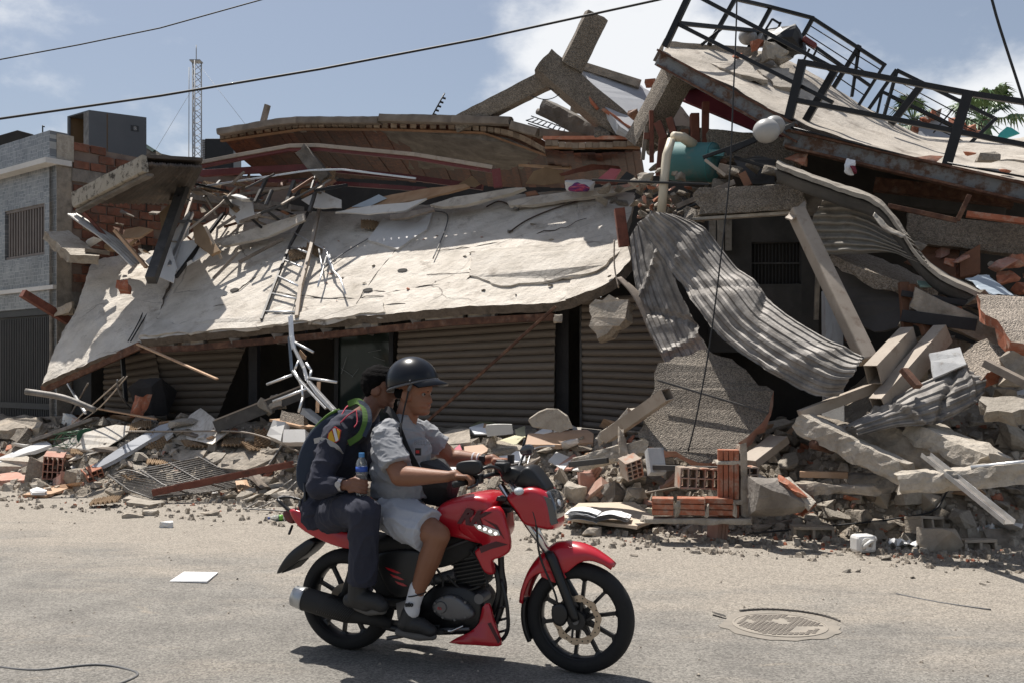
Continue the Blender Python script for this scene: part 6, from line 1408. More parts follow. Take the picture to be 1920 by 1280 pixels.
# clay blocks in the middle
def wall_corner():
    q = Rr(1365,975,0); root = empty('hollow_block_wall_piece',q,'upright piece of red hollow block wall standing on the street edge','wall piece')
    p0 = Q(1366,970,10.35); r = R(-10)
    def put(name,b,p,rot,m):
        M_ = Matrix.Rotation(rot[2],3,'Z') @ Matrix.Rotation(rot[1],3,'Y') @ Matrix.Rotation(rot[0],3,'X'); mk(name,[p + M_ @ v for v in b.v],b.f,m,root,origin=p)
    for i,(dz,h) in enumerate(((.0,.12),(.18,.34),(.55,.10))):
        b = MB()
        for k in range(4): b.box((-.075 + .05*k,.02,h/2),(.021,0,0),(0,.03,0),(0,0,h/2))
        b.box((0,.10,h/2),(.10,0,0),(0,.07,0),(0,0,h/2 - .003)); put('block',b,p0 + V((0,0,dz)),(0,0,r),'clay_clean')
    rough_beam('mortar_side',p0 + V((.15,.08,0)),p0 + V((.14,.08,.70)),.07,.22,'concrete',root,amp=.02,up=(0,1,0))
    rough_beam('mortar_joint',p0 + V((-.11,.06,.15)),p0 + V((.12,.06,.15)),.16,.04,'concrete_light',root,amp=.02)
    rough_beam('mortar_joint',p0 + V((-.11,.06,.53)),p0 + V((.12,.06,.53)),.16,.04,'concrete_light',root,amp=.02)
    for i in range(3):
        b = MB(); L_ = .26 if i else .2
        for k in range(3): b.box((0,0,.03 + .055*k),(L_/2,0,0),(0,.03,0),(0,0,.023))
        b.box((0,.08,.085),(L_/2,0,0),(0,.06,0),(0,0,.08)); put('block',b,p0 + V((-.64 + .27*i,-.05,.03)),(0,0,r),'clay_clean')
        chunk('mortar_lump',p0 + V((-.50 + .27*i,-.07,.10)),(.06,.08,.18),'concrete_light',240 + i,parent=root)
    rough_beam('mortar_bed',p0 + V((-.8,.03,-.02)),p0 + V((.2,-.04,-.02)),.2,.06,'concrete_light',root,amp=.03)
wall_corner()
for i,(x,y,size,rot,nc,nr,br,lab) in enumerate((
    (1308,895,(.2,.42,.20),(0,.05,.1),5,2,0,'hollow block with dark cells left of the upright wall piece'),
    (1392,897,(.2,.26,.22),(0,0,.05),3,3,0,'hollow block with square cells right of the upright wall piece'),
    (1185,872,(.18,.18,.2),(.3,-.3,.3),3,4,.1,'hollow block with dark cells under the pale concrete beam'),
    (1480,925,(.24,.24,.2),(.8,.3,.5),3,2,.35,'shattered orange hollow block on the broken lump'))):
    clay_block(x,y,size,rot,'clay_dusty' if i < 3 else 'clay_clean',lab,nc,nr,br,20 + i,up=.05,p=Q(x,y,10.6) - V((0,0,.1)))
chunk('brick_clad_lump',Q(1462,938,10.15),(.56,.40,.40),'concrete_dark',291,npts=18,amp=.06,label='rounded dark wall lump with orange brick showing on top',cat='wall piece')
chunk('brick_facing',Q(1485,915,10.2),(.34,.3,.14),'clay_clean',292,rot=(.2,.5,.2),amp=.15,label='orange brick facing on top of the rounded dark lump',cat='brick')
plate('plaster_skin',[Q(1455,897,10.3),Q(1480,893,10.4),Q(1530,940,10.2),Q(1520,950,10.1),Q(1490,918,10.2)],.05,'concrete_light',jag=.015,label='pale plaster skin peeling over the orange brick facing',cat='plaster')
for i,(pix,m,th,lab) in enumerate((
    (((1050,968),(1085,942),(1190,940),(1232,972),(1195,985),(1100,975)),'tan_board',.035,'large tan board lying flat at the street edge'),
    (((1205,960),(1228,948),(1256,946),(1258,968),(1230,972)),'paper_yellow',.02,'pale yellow patterned sheet beside the hollow block wall piece'),
    (((985,832),(990,812),(1100,804),(1113,812),(1112,828),(1050,833)),'board_tan_light',.05,'tan drawer front lying in the paper heap'),
    (((1028,862),(1043,846),(1074,858),(1056,880)),'white_board',.015,'tilted white tile behind the handlebar'),
    (((880,800),(905,792),(930,800),(920,812),(890,812)),'paper',.02,'white papers at the left of the paper heap'),
    (((910,802),(912,796),(960,795),(962,812),(914,818)),'binder',.12,'thick bundle of paper with grey cover in the paper heap'),
    (((882,797),(905,786),(930,792),(900,797)),'olive_paper',.01,'olive green folder on top of the paper heap'),
    (((966,804),(984,797),(985,818),(970,822)),'paper_yellow',.01,'pale yellow sheet standing right of the paper bundle'),
    (((932,826),(965,815),(982,818),(968,832),(945,834)),'paper_yellow',.01,'pale yellow sheet lying below the paper bundle'),
    (((1000,812),(1030,796),(1036,808),(1015,814)),'paper',.01,'white open book page behind the tan drawer front'),
    (((1038,808),(1056,792),(1066,804)),'paper',.01,'second white page behind the tan drawer front'),
    (((870,836),(905,832),(918,842),(900,852),(872,850)),'board_tan_light',.03,'orange tan board below the paper heap'),
    (((845,845),(862,832),(866,842),(852,850)),'pink_paper',.02,'pink card at the left end of the paper heap'),
    (((935,852),(945,840),(985,848),(985,862),(950,868)),'paper',.03,'open book lying behind the far hand'),
    (((990,786),(1012,772),(1045,766),(1062,780),(1074,800),(1050,810),(1000,800)),'concrete_light',.10,'large pale concrete flake behind the paper heap'),
    (((828,812),(850,804),(880,802),(882,828),(840,832)),'concrete',.12,'pebbly grey block at the left of the paper heap'),
    (((918,835),(935,824),(985,836),(975,842),(930,846)),'concrete',.06,'grey curved concrete flake among the papers'),
    (((826,876),(862,874),(862,882),(830,884)),'paper',.01,'white paper behind the near handlebar grip'),
    (((1040,880),(1070,878),(1090,860),(1076,850),(1050,868)),'clay_pale',.02,'thin pink tile under the tilted white tile') )):
    if i in (5,14): plate('loose_piece',[Q(x,y,12.1) for x,y in pix],th,m,jag=.02 if i == 14 else .004,label=lab,cat='sheet' if i != 14 else 'concrete',back=(0,1,0))
    else: board('loose_piece',pix,th,m,lab,'sheet',up=.12 if y < 935 else .06,jag=.004)
def open_papers(px,py,label,w=.42,d=.26,rz=0,m='paper',sheets=6,up=.02):
    q = Rr(px,py,up); root = empty('paper_stack',q,label,'papers'); rnd = random.Random(px)
    for s in (-1,1):
        for k in range(sheets if s < 0 else max(1,sheets - 3)):
            j = rnd.uniform(-.02,.02); a = rnd.uniform(-.06,.06) + rz; vs = []; fs = []; n = 8
            for i in range(n + 1):
                t = i/n; x = s*t*w/2; z = .012*k + .05*math.sin(t*math.pi*(.9 if s > 0 else .7))*(1 - .4*t) + (.01 if s > 0 else 0)
                for y in (-d/2,d/2):
                    xx,yy = x + j,y + j; vs.append(q + V((xx*math.cos(a) - yy*math.sin(a),xx*math.sin(a) + yy*math.cos(a),z + .02 + .008*noise.noise(V((i,y*9,k))))))
            for i in range(n): fs.append((2*i,2*i + 1,2*i + 3,2*i + 2))
            mk('sheet',vs,fs,m,root,smooth=True)
open_papers(1122,980,'open stack of white papers at the street edge before the tan board',.62,.30,-.2,sheets=8,up=.10)
def crumple(name,q,w,d,h,m,label,cat,seed):
    vs = []; fs = []; n = 14
    for j in range(n + 1):
        for i in range(n + 1):
            x,y = (i/n - .5),(j/n - .5); z = abs(noise.noise(V((x*4,y*4,seed))))*h*2 + noise.noise(V((x*9,y*9,seed)))*h*.5; e = 1 + .3*noise.noise(V((math.atan2(y,x)*1.5,0,seed)))
            vs.append(q + V((x*w*e,y*d*e,z + .01)))
    for j in range(n):
        for i in range(n): a = j*(n + 1) + i; fs.append((a,a + 1,a + n + 2,a + n + 1))
    mk(name,vs,fs,m,label=label,cat=cat)
crumple('crumpled_paper',Rr(1706,1022,.03),.34,.22,.05,'paper','crumpled white paper on the street before the right boulder','paper',5)
crumple('plastic_wrapper',Rr(1848,998,.03),.22,.18,.05,'wrapper','teal and orange plastic wrapper beside the right boulder','wrapper',9)
p = [G(318,1090),G(345,1073),G(409,1075),G(388,1093)]
mk('paper_sheet',[V((q.x,q.y,.006 + .004*i)) for i,q in enumerate(p)] + [V((q.x,q.y,.004)) for q in p],[(0,1,2,3),(4,5,6,7),(0,1,5,4),(1,2,6,5),(2,3,7,6),(3,0,4,7)],'paper',label='white sheet of paper lying alone on the street',cat='paper')
def jug():
    q = G(1618,1036); q.z = 0; root = empty('plastic_jug',q,'dusty white plastic jug lying on the street edge','jug'); q = q + V((0,0,.09))
    a = Matrix.Rotation(.25,3,'Z')
    b = MB(); b.box(q,a @ V((.095,0,0)),a @ V((0,.075,0)),(0,0,.08)); o = b.out('body','white_plastic',root,bevel=.03)
    pipe('handle',[q + a @ V((-.05,-.09,-.03)),q + a @ V((-.05,-.115,.0)),q + a @ V((.0,-.115,.035)),q + a @ V((.04,-.09,.03))],.016,'white_plastic',root)
    MB().lathe([(.0,0),(.025,0),(.025,.03),(0,.03)],q + a @ V((.1,0,.03)),a @ V((1,0,.2)),16).out('neck','white_plastic',root)
    pipe('recess_ring',[q + a @ V((.06*math.cos(t) - .01,-.078,.055*math.sin(t))) for t in [2*math.pi*i/20 for i in range(21)]],.006,'white_plastic',root,n=6)
    MB().box(q + a @ V((.02,-.079,0)),a @ V((.012,0,0)),a @ V((0,.004,0)),(0,0,.022)).out('tag','old_wood',root)
jug()
# cinder blocks with two cells
def cinder(px,py,rot,size,label,m='cinder',closed=True):
    L_,W_,H_ = size; b = MB(); t = .03
    b.abox((-L_/2,-W_/2,0),(L_/2,-W_/2 + t,H_)); b.abox((-L_/2,W_/2 - t,0),(L_/2,W_/2,H_))
    for x in (-L_/2,-t/2,L_/2 - t): b.abox((x + .0005,-W_/2 + t,.001),(x + t - .0005,W_/2 - t,H_ - .001))
    b.abox((-L_/2 + t,-W_/2 + t,H_*.4),(L_/2 - t,W_/2 - t,H_*.45))
    q = Rr(px,py,.01); M_ = Matrix.Rotation(rot[2],3,'Z') @ Matrix.Rotation(rot[1],3,'Y') @ Matrix.Rotation(rot[0],3,'X')
    mk('concrete_block',[q + M_ @ v for v in b.v],b.f,m,label=label,cat='concrete block',origin=q,bevel=.006)
cinder(1518,998,(R(90),0,-.05),(.40,.17,.18),'tan hollow block lying on its side at the street edge')
cinder(1718,985,(R(80),.1,.5),(.34,.17,.2),'tan hollow block with two open cells in the right heap')
cinder(1820,1022,(R(85),0,.1),(.32,.14,.18),'tan hollow block beside the right boulder')
for i,(x,y,size,m,rz,lab) in enumerate((
    (1768,1018,(.42,.36,.30),'cinder',.3,'big tan boulder of concrete at the right street edge'),
    (1905,1012,(.52,.45,.30),'concrete',.2,'large grey block at the right picture edge of the street'),
    (1650,935,(.26,.22,.20),'cinder',.9,'tan angular block in the middle of the right heap'),
    (1745,945,(.30,.25,.24),'cinder',.2,'tan squarish block beside the galvanised channel'),
    (1706,930,(.34,.28,.26),'concrete_light',.4,'pale block above the two celled hollow block'),
    (1680,918,(.26,.2,.2),'concrete',.7,'grey pitted lump above the tan angular block'),
    (1490,800,(.30,.26,.30),'concrete_light',.3,'round faced concrete lump right of the pebbled wall panel'),
    (1462,795,(.2,.2,.24),'concrete',.1,'rough concrete lump touching the pebbled wall panel'),
    (1790,868,(.36,.26,.2),'concrete',.5,'rough concrete lump below the wide broken beam'),
    (1836,880,(.28,.25,.2),'concrete_light',.9,'pale rough lump at the end of the wide broken beam'),
    (1882,868,(.2,.2,.18),'concrete_light',.1,'small pale lump near the right edge above the flat beam'),
    (1615,968,(.26,.2,.16),'concrete',.8,'grey lump behind the tan hollow block on its side'),
    (1655,985,(.3,.2,.14),'concrete',.2,'flat grey lump before the tan angular block'),
    (1560,945,(.3,.22,.14),'concrete_light',.4,'pale flat lump right of the broken wall lump'),
    (1300,990,(.3,.22,.13),'concrete_light',.2,'flat pale stone before the hollow block wall piece'),
    (1175,990,(.32,.2,.13),'concrete',.4,'flat grey stone at the right of the open papers'),
    (1110,998,(.24,.18,.12),'concrete',.6,'flat grey stone before the open papers'),
    (1260,975,(.34,.24,.16),'concrete_light',.1,'flat pale stone left of the hollow block wall piece'),
    (1078,925,(.30,.3,.3),'concrete_light',.1,'pale square faced block right of the headlight'),
    (1100,910,(.22,.16,.36),'clay_pale',.5,'tilted brick clad lump right of the headlight'),
    (1150,925,(.34,.28,.36),'concrete_dark',.3,'dark faced angular concrete lump beside the tan board'),
    (1190,935,(.26,.22,.26),'concrete_light',.8,'pale angular lump beside the dark faced one'),
    (1190,905,(.30,.26,.22),'concrete',.3,'grey lump under the thin upright concrete stick'),
    (1250,915,(.24,.12,.12),'white_board',.5,'white plaster lump left of the hollow blocks'),
    (1262,895,(.26,.2,.24),'concrete',.2,'grey lump below the pebbled wall panel'),
    (1130,815,(.26,.22,.3),'concrete',.2,'rounded concrete lump left of the hollow square tube'),
    (1035,925,(.3,.26,.2),'concrete_light',.7,'pale lump directly behind the headlight'),
    (1430,990,(.22,.16,.10),'concrete',.2,'low grey stone in front of the broken wall lump'),
    (311,984,(.17,.13,.09),'white_clean',.2,'small white stone alone on the street'),
    (250,966,(.28,.14,.08),'concrete',.3,'grey lump on the street left of the grille front'),
    (282,962,(.2,.12,.09),'concrete_light',.1,'second grey lump on the street before the grille'),
    (392,962,(.24,.12,.08),'concrete',.1,'flat grey lump on the street before the steel channel'),
    (215,925,(.26,.16,.12),'concrete',.3,'grey lump at the lower left corner of the grille'),
    (505,905,(.3,.22,.2),'concrete',.6,'grey lump behind the luggage rack of the motorcycle'),
    (530,930,(.34,.22,.16),'concrete_light',.2,'pale block behind the tail of the motorcycle'))):
    p = Rr(x,y,size[2]*.25)
    chunk('concrete_lump',p,size,m,300 + i,rot=(0,0,rz),npts=13 if i % 3 else 20,amp=.07,label=lab,cat='concrete')
for i,(x,y,rot,lab) in enumerate(((1100,895,(.3,.5,.5),'split red brick standing right of the headlight'),(1112,925,(.6,.7,.4),'second split red brick below the first'),(1252,910,(.4,.9,.2),'thin red brick shard before the hollow blocks'),(1345,1000,(0,.1,.4),'small brick shard at the foot of the wall piece'))):
    b = MB(); b.box((0,0,.06),(.06,0,0),(0,.09,0),(0,0,.13))
    for k in range(3): b.box((-.04 + .04*k,-.093,.06),(.014,0,0),(0,.004,0),(0,0,.128))
    M_ = (Matrix.Rotation(rot[2],3,'Z') @ Matrix.Rotation(rot[1],3,'Y') @ Matrix.Rotation(rot[0],3,'X')); q = Rr(x,y,.05); mk('brick_shard',[q + M_ @ v for v in b.v],b.f,'clay_dusty2',label=lab,cat='brick',origin=q)
for i,(pts,r,m,lab) in enumerate((
    ([(1400,1000,.03),(1560,985,.10),(1690,970,.12),(1752,955,.15),(1780,915,.2),(1820,880,.2)],.010,'cable','long black cable lying across the right heap'),
    ([(1680,1112,.008),(1760,1128,.008),(1858,1142,.008)],.006,'cable_grey','thin stiff wire lying on the street at the right'),
    ([(0,1250,.008),(70,1255,.008),(180,1245,.008),(245,1256,.008),(255,1268,.008),(200,1290,.008)],.008,'cable_grey','curled thin wire on the street at the lower left corner'),
    ([(1600,860,.3),(1640,862,.3),(1690,848,.35)],.008,'cable_grey','thin curved wire above the dark rounded beam'),
    ([(1205,925,.06),(1280,912,.1),(1345,908,.1)],.016,'old_wood','thin grey lath before the hollow block with dark cells'),
    ([(1440,985,.05),(1500,972,.08),(1560,985,.05)],.014,'old_wood','thin dark stick below the broken wall lump'),
    ([(1040,835,.3),(1000,842,.2),(985,890,.1)],.010,'aluminium','thin bent metal frame behind the headlight'))):
    rod('loose_wire',pts,r,m,lab,'wire')
pipe('conduit_pipe',[Q(1524,832,10.6),Q(1560,842,10.9)],.045,'rust',n=14,label='open end of a dark pipe in the right heap',cat='pipe')
# cigarette pack and lone litter
mk('litter_card',[G(1336,1150) + V((0,0,.006)),G(1362,1158) + V((0,0,.006)),G(1360,1160) + V((0,0,.03)),G(1334,1153) + V((0,0,.03))],[(0,1,2,3)],'paper',label='small white and pink litter at the rim of the manhole',cat='litter')

# ---- loose rubble: individuals first, crumbs as one mass
def scatter():
    rnd = random.Random(42); kinds = []
    for k in range(10): kinds.append((chunk_mesh(400 + k,1,rnd.uniform(.6,.95),rnd.uniform(.35,.75),sub=1,amp=.10,npts=rnd.choice((10,12,16))),'c'))
    for k in range(5): kinds.append((chunk_mesh(430 + k,1,rnd.uniform(.4,.7),rnd.uniform(.14,.25),sub=1,amp=.06,npts=14),'f'))
    def variants(ms):
        o = []
        for me,kd in kinds:
            for m in ms:
                x = me.copy(); x.materials.clear(); x.materials.append(MT[m]); o.append(x)
        return o
    con = variants(['concrete','concrete_light','broken_core']); cly = variants(['clay','clay_pale','clay_clean'])
    def tell(label,o,px,s):
        z = 'by the house gate' if px < 230 else 'around the fallen window grille' if px < 560 else 'behind the two riders' if px < 850 else 'beside the paper heap' if px < 1120 else 'around the pebbled wall panel' if px < 1420 else 'in the right hand heap'
        w = {'concrete': 'grey concrete','concrete_light': 'pale concrete','broken_core': 'tan crumbly concrete','clay': 'dull red brick','clay_pale': 'pinkish brick','clay_clean': 'orange red brick','white_board': 'white board','tan_wood': 'tan wooden','old_wood': 'grey wooden'}[o.data.materials[0].name]
        w = 'flat ' + w if 'flat' in label else w
        z = z.replace('in the right hand','before the right hand').replace('around the','before the').replace('by the house gate','near the house gate') if 'bank' not in label else z
        return ('large ' if s > .26 else 'small ' if s < .12 else '') + w + (' stone on the street ' if 'street' in label and 'bank' not in label else ' fragment lying ') + z
    def put(n,meshes,name,label,cat,group,smin,smax,c0,c1,pxr,up=.3):
        k = 0
        while k < n:
            px = rnd.uniform(*pxr); c = rnd.uniform(c0,c1); Y = D(px,c); X = (px - 960)/F*Y
            if not (-60 < px < 1990): continue
            s = rnd.uniform(smin,smax)*(.7 + .6*rnd.random() ** 2); z = mound_z(X,Y)
            o = bpy.data.objects.new(name,rnd.choice(meshes)); COL.objects.link(o); o.location = (X,Y,max(0,z) + s*.5*up - .01); o.scale = (s,s,s); o.rotation_euler = (rnd.uniform(-.5,.5),rnd.uniform(-.5,.5),rnd.uniform(0,6.3))
            prop(o,tell(label,o,px,s),cat,group); k += 1
    put(60,con,'street_stone','loose stone lying on the street before the rubble foot','stone','loose stones on the street',.045,.12,9.0,11.0,(980,1960))
    put(14,con,'street_stone','loose stone lying on the street before the left rubble foot','stone','loose stones on the street left',.05,.12,10.3,11.2,(0,560))
    put(285,con,'concrete_fragment','loose concrete fragment in the rubble bank along the street','concrete','loose concrete fragments',.14,.42,11.15,13.2,(-40,1960))
    put(130,cly,'brick_fragment','loose red brick fragment in the rubble bank along the street','brick','loose brick fragments',.08,.20,11.15,13.1,(-40,1960))
    flat = [m for i,m in enumerate(variants(['white_board','concrete_light','tan_wood','old_wood'])) if i >= 40]
    put(110,flat,'flat_scrap','loose flat scrap of board or tile in the rubble bank','scrap','loose flat scraps',.2,.55,11.2,13.1,(-40,1960),up=.6)
    for k in range(60):
        o = bpy.data.objects.new('slab_chip',rnd.choice(con if k % 4 else cly)); COL.objects.link(o); s = rnd.uniform(.025,.10)*(.5 + rnd.random()); x = rnd.uniform(200,1150); o.location = on_slab(x,rnd.uniform(max(410,520 - .5*(x - 200)),600 - .03*x - (70 if x < 300 else 0)),.012); o.scale = (s,s,s*.6); o.rotation_euler = (.5,0,rnd.uniform(0,6.3)); prop(o,('grey' if k % 4 else 'red') + ' chip lying loose on the pale slab ' + ('left of the ladder' if x < 500 else 'between the ladder and square plate' if x < 750 else 'right of the square plate'),'chip','chips on the slab')
    # heap on the terrace head and behind the slab corner
    def putpx(n,box,c0,c1,s0,s1,meshes,name,label,cat,group):
        for k in range(n):
            o = bpy.data.objects.new(name,rnd.choice(meshes)); COL.objects.link(o); s = rnd.uniform(s0,s1); o.location = Q(rnd.uniform(box[0],box[1]),rnd.uniform(box[2],box[3]),rnd.uniform(c0,c1)); o.scale = (s,s,s); o.rotation_euler = (rnd.uniform(-.6,.6),rnd.uniform(-.6,.6),rnd.uniform(0,6.3)); prop(o,label.replace('loose',('large ' if s > .26 else 'small ' if s < .14 else '') + {'concrete': 'grey','concrete_light': 'pale','broken_core': 'tan','clay': 'dull red','clay_pale': 'pinkish','clay_clean': 'orange red','white_board': 'white','fibreboard': 'brown','old_wood': 'grey','brown_wood': 'dark brown'}[o.data.materials[0].name]),cat,group)
    putpx(46,(1195,1330,345,410),12.7,13.4,.08,.26,con,'lintel_rubble','loose concrete piece heaped beside the concrete lintel','concrete','pieces heaped beside the lintel')
    putpx(24,(1195,1330,345,410),12.6,13.2,.05,.14,cly,'lintel_brick','loose brick bit heaped beside the concrete lintel','brick','brick bits beside the lintel')
    putpx(14,(1120,1230,350,385),14.6,15.4,.12,.30,con,'head_rubble','loose pale piece at the head of the slab','concrete','pieces at the head of the slab')
    putpx(30,(1210,1340,250,345),13.9,14.6,.12,.32,con,'tank_rubble','loose piece of rubble around the turquoise tank','concrete','pieces around the tank')
    putpx(40,(1690,1960,560,760),11.6,12.6,.15,.45,con,'gap_rubble','loose concrete piece in the dark gap on the right','concrete','pieces in the right gap')
    putpx(26,(1690,1960,470,620),12.6,13.6,.12,.3,cly,'gap_brick','loose brick bit in the dark gap on the right','brick','brick bits in the right gap')
    putpx(16,(1350,1480,300,350),12.6,13.2,.12,.28,con,'sheet_rubble','loose piece behind the concrete lintel','concrete','pieces behind the lintel')
    putpx(26,(230,600,345,420),14.5,15.4,.12,.38,[m for i,m in enumerate(variants(['fibreboard','white_board','old_wood','brown_wood'])) if i >= 40],'tangle_scrap','loose scrap in the tangle below the wooden ceiling','scrap','scraps in the tangle')
    putpx(16,(150,340,420,500),13.9,14.5,.15,.36,[m for i,m in enumerate(variants(['fibreboard','white_board','old_wood'])) if i >= 30],'fold_scrap','loose scrap above the folded slab end','scrap','scraps above the slab fold')
    for k in range(44):
        x,y = rnd.uniform(300,600),rnd.uniform(345,470); y = min(y,345 + (620 - x)*.42); c = rnd.uniform(13.9,15.2); a = rnd.uniform(-1.2,1.4); l = rnd.uniform(25,75); m = rnd.choice(('grey_steel','old_wood','black_steel','brown_wood','tube_cream','grey_steel'))
        stick('tangle_lath',Q(x,y,c),Q(x + math.cos(a)*l,y - math.sin(a)*l*.7,c + rnd.uniform(.1,.7)),rnd.uniform(.025,.06),rnd.uniform(.02,.05),m,label=('short ' if l < 42 else 'long ') + {'grey_steel': 'dark steel bar','old_wood': 'grey lath','black_steel': 'black bar','brown_wood': 'brown lath','tube_cream': 'cream bar'}[m] + ' in the tangle ' + ('under the roof overhang' if x < 390 else 'left of the ladder' if x < 520 else 'behind the ladder'),cat='lath',group='laths in the tangle')
    # crumbs and pebbles, uncountable
    for nm,m,n,s0,s1,cc0,cc1 in (('gravel_crumbs','broken_core',5200,.012,.05,9.6,13.0),('gravel_crumbs_pale','concrete_light',3000,.015,.06,10.4,13.0),('brick_crumbs','clay_clean',900,.012,.04,10.0,13.0),('rubble_pieces','concrete',1500,.045,.10,11.0,13.1),('rubble_pieces_pale','concrete_light',900,.045,.11,11.0,13.1),('street_grit','concrete',420,.005,.014,5.0,10.5)):
        b = MB()
        for k in range(n):
            px = rnd.uniform(-60,1990); c = cc1 - (cc1 - cc0)*(rnd.random() ** (.55 if cc0 > 6 else .8)); Y = D(px,c); X = (px - 960)/F*Y
            if c < 11 and rnd.random() < (.62 if px < 1000 else .15) and cc0 > 6: continue
            
            if noise.noise(V((X*.9,Y*.9,3))) + .6*noise.noise(V((X*2.3,Y*2.3,7))) < rnd.uniform(-.7,.35) and c < 11.3: continue
            s = rnd.uniform(s0,s1)*(.5 + .9*rnd.random() ** 2); z = max(0,mound_z(X,Y)) + s*.2; p = V((X,Y,z)); a = rnd.uniform(0,6.3); h = rnd.uniform(.4,.9)
            vs = [p + V((math.cos(a + t)*s*rnd.uniform(.6,1),math.sin(a + t)*s*rnd.uniform(.6,1),-s*.3)) for t in (0,1.57,3.14,4.71)] + [p + V((math.cos(a + .4 + t)*s*rnd.uniform(.3,.7),math.sin(a + .4 + t)*s*rnd.uniform(.3,.7),s*h*rnd.uniform(.6,1))) for t in (0,2.1,4.2)]
            b.add(vs,[(0,1,4),(1,2,5),(2,3,5),(3,6,5),(3,0,6),(0,4,6),(1,5,4),(4,5,6)])
        b.out(nm,m,kind='stuff',origin=(0,0,0),label={'gravel_crumbs': 'fine concrete crumbs strewn along the rubble foot','gravel_crumbs_pale': 'fine pale concrete crumbs strewn over the rubble','brick_crumbs': 'fine red brick crumbs strewn over the rubble','rubble_pieces': 'small grey broken concrete filling the rubble bank','rubble_pieces_pale': 'small pale broken concrete filling the rubble bank','street_grit': 'tiny dark grit scattered on the street'}[nm],cat='gravel')
scatter()

# ================================================================== MOTORCYCLE (built in its own frame: x forward, y away from the viewer, z up)
rc,fc = G(653,1215),G(1088,1260); rc.z = fc.z = 0
BM = Matrix.Translation(rc) @ Matrix.Rotation(math.atan2(fc.y - rc.y,fc.x - rc.x),4,'Z'); BI = BM.inverted(); WB = (fc - rc).length
def B(px,py,y=0.0):
    o = BI @ CAMP; d = (BI.to_3x3() @ V(((px - 960)/F,1,(HZ - py)/F))); t = (y - o.y)/d.y; return o + d*t
def led_mat():
    m = mat('led_white',[(.9,.9,.9)],2,.3,bump=0); bs(m).inputs['Emission Color'].default_value = (1,.97,.95,1); bs(m).inputs['Emission Strength'].default_value = 1.3
led_mat()
bike = empty('motorcycle',(0,0,0),'red street motorcycle with black wheels carrying two riders past the rubble','motorcycle')
def pillow(name,poly,y0,w,m,parent,levels=5,inset=.30,**kw):
    """Side outline (x,z) swelling to thickness w around y0."""
    pts = [V((p[0],0,p[1])) for p in poly]; c = sum(pts,V())/len(pts); rings = []
    for k in range(levels*2 + 1):
        t = k/levels - 1; s = 1 - inset*(abs(t) ** 3); rings.append([V((c.x + (p.x - c.x)*s,y0 + w/2*math.sin(t*math.pi/2),c.z + (p.z - c.z)*s)) for p in pts])
    n = len(pts); vs = [p for r in rings for p in r]; fs = [tuple(range(n)),tuple(range(len(vs) - n,len(vs)))]
    for k in range(len(rings) - 1):
        for i in range(n): j = (i + 1) % n; fs.append((k*n + i,k*n + j,(k + 1)*n + j,(k + 1)*n + i))
    return mk(name,vs,fs,m,parent,smooth=True,**kw)
def smoothpoly(pix,y=0,per=4):
    q = [B(x,yy,y) for x,yy in pix]; n = len(q); o = []
    for i in range(n):
        p0,p1,p2,p3 = q[i - 1],q[i],q[(i + 1) % n],q[(i + 2) % n]
        for k in range(per):
            t = k/per; o.append(.5*((2*p1) + (p2 - p0)*t + (2*p0 - 5*p1 + 4*p2 - p3)*t*t + (3*p1 - p0 - 3*p2 + p3)*t ** 3))
    return [(p.x,p.z) for p in o]
def sideplate(name,pix,y,th,m,parent,**kw):
    poly = [B(x,yy,y) for x,yy in pix]; return MB().prism(poly,(0,th,0)).out(name,m,parent,**kw)
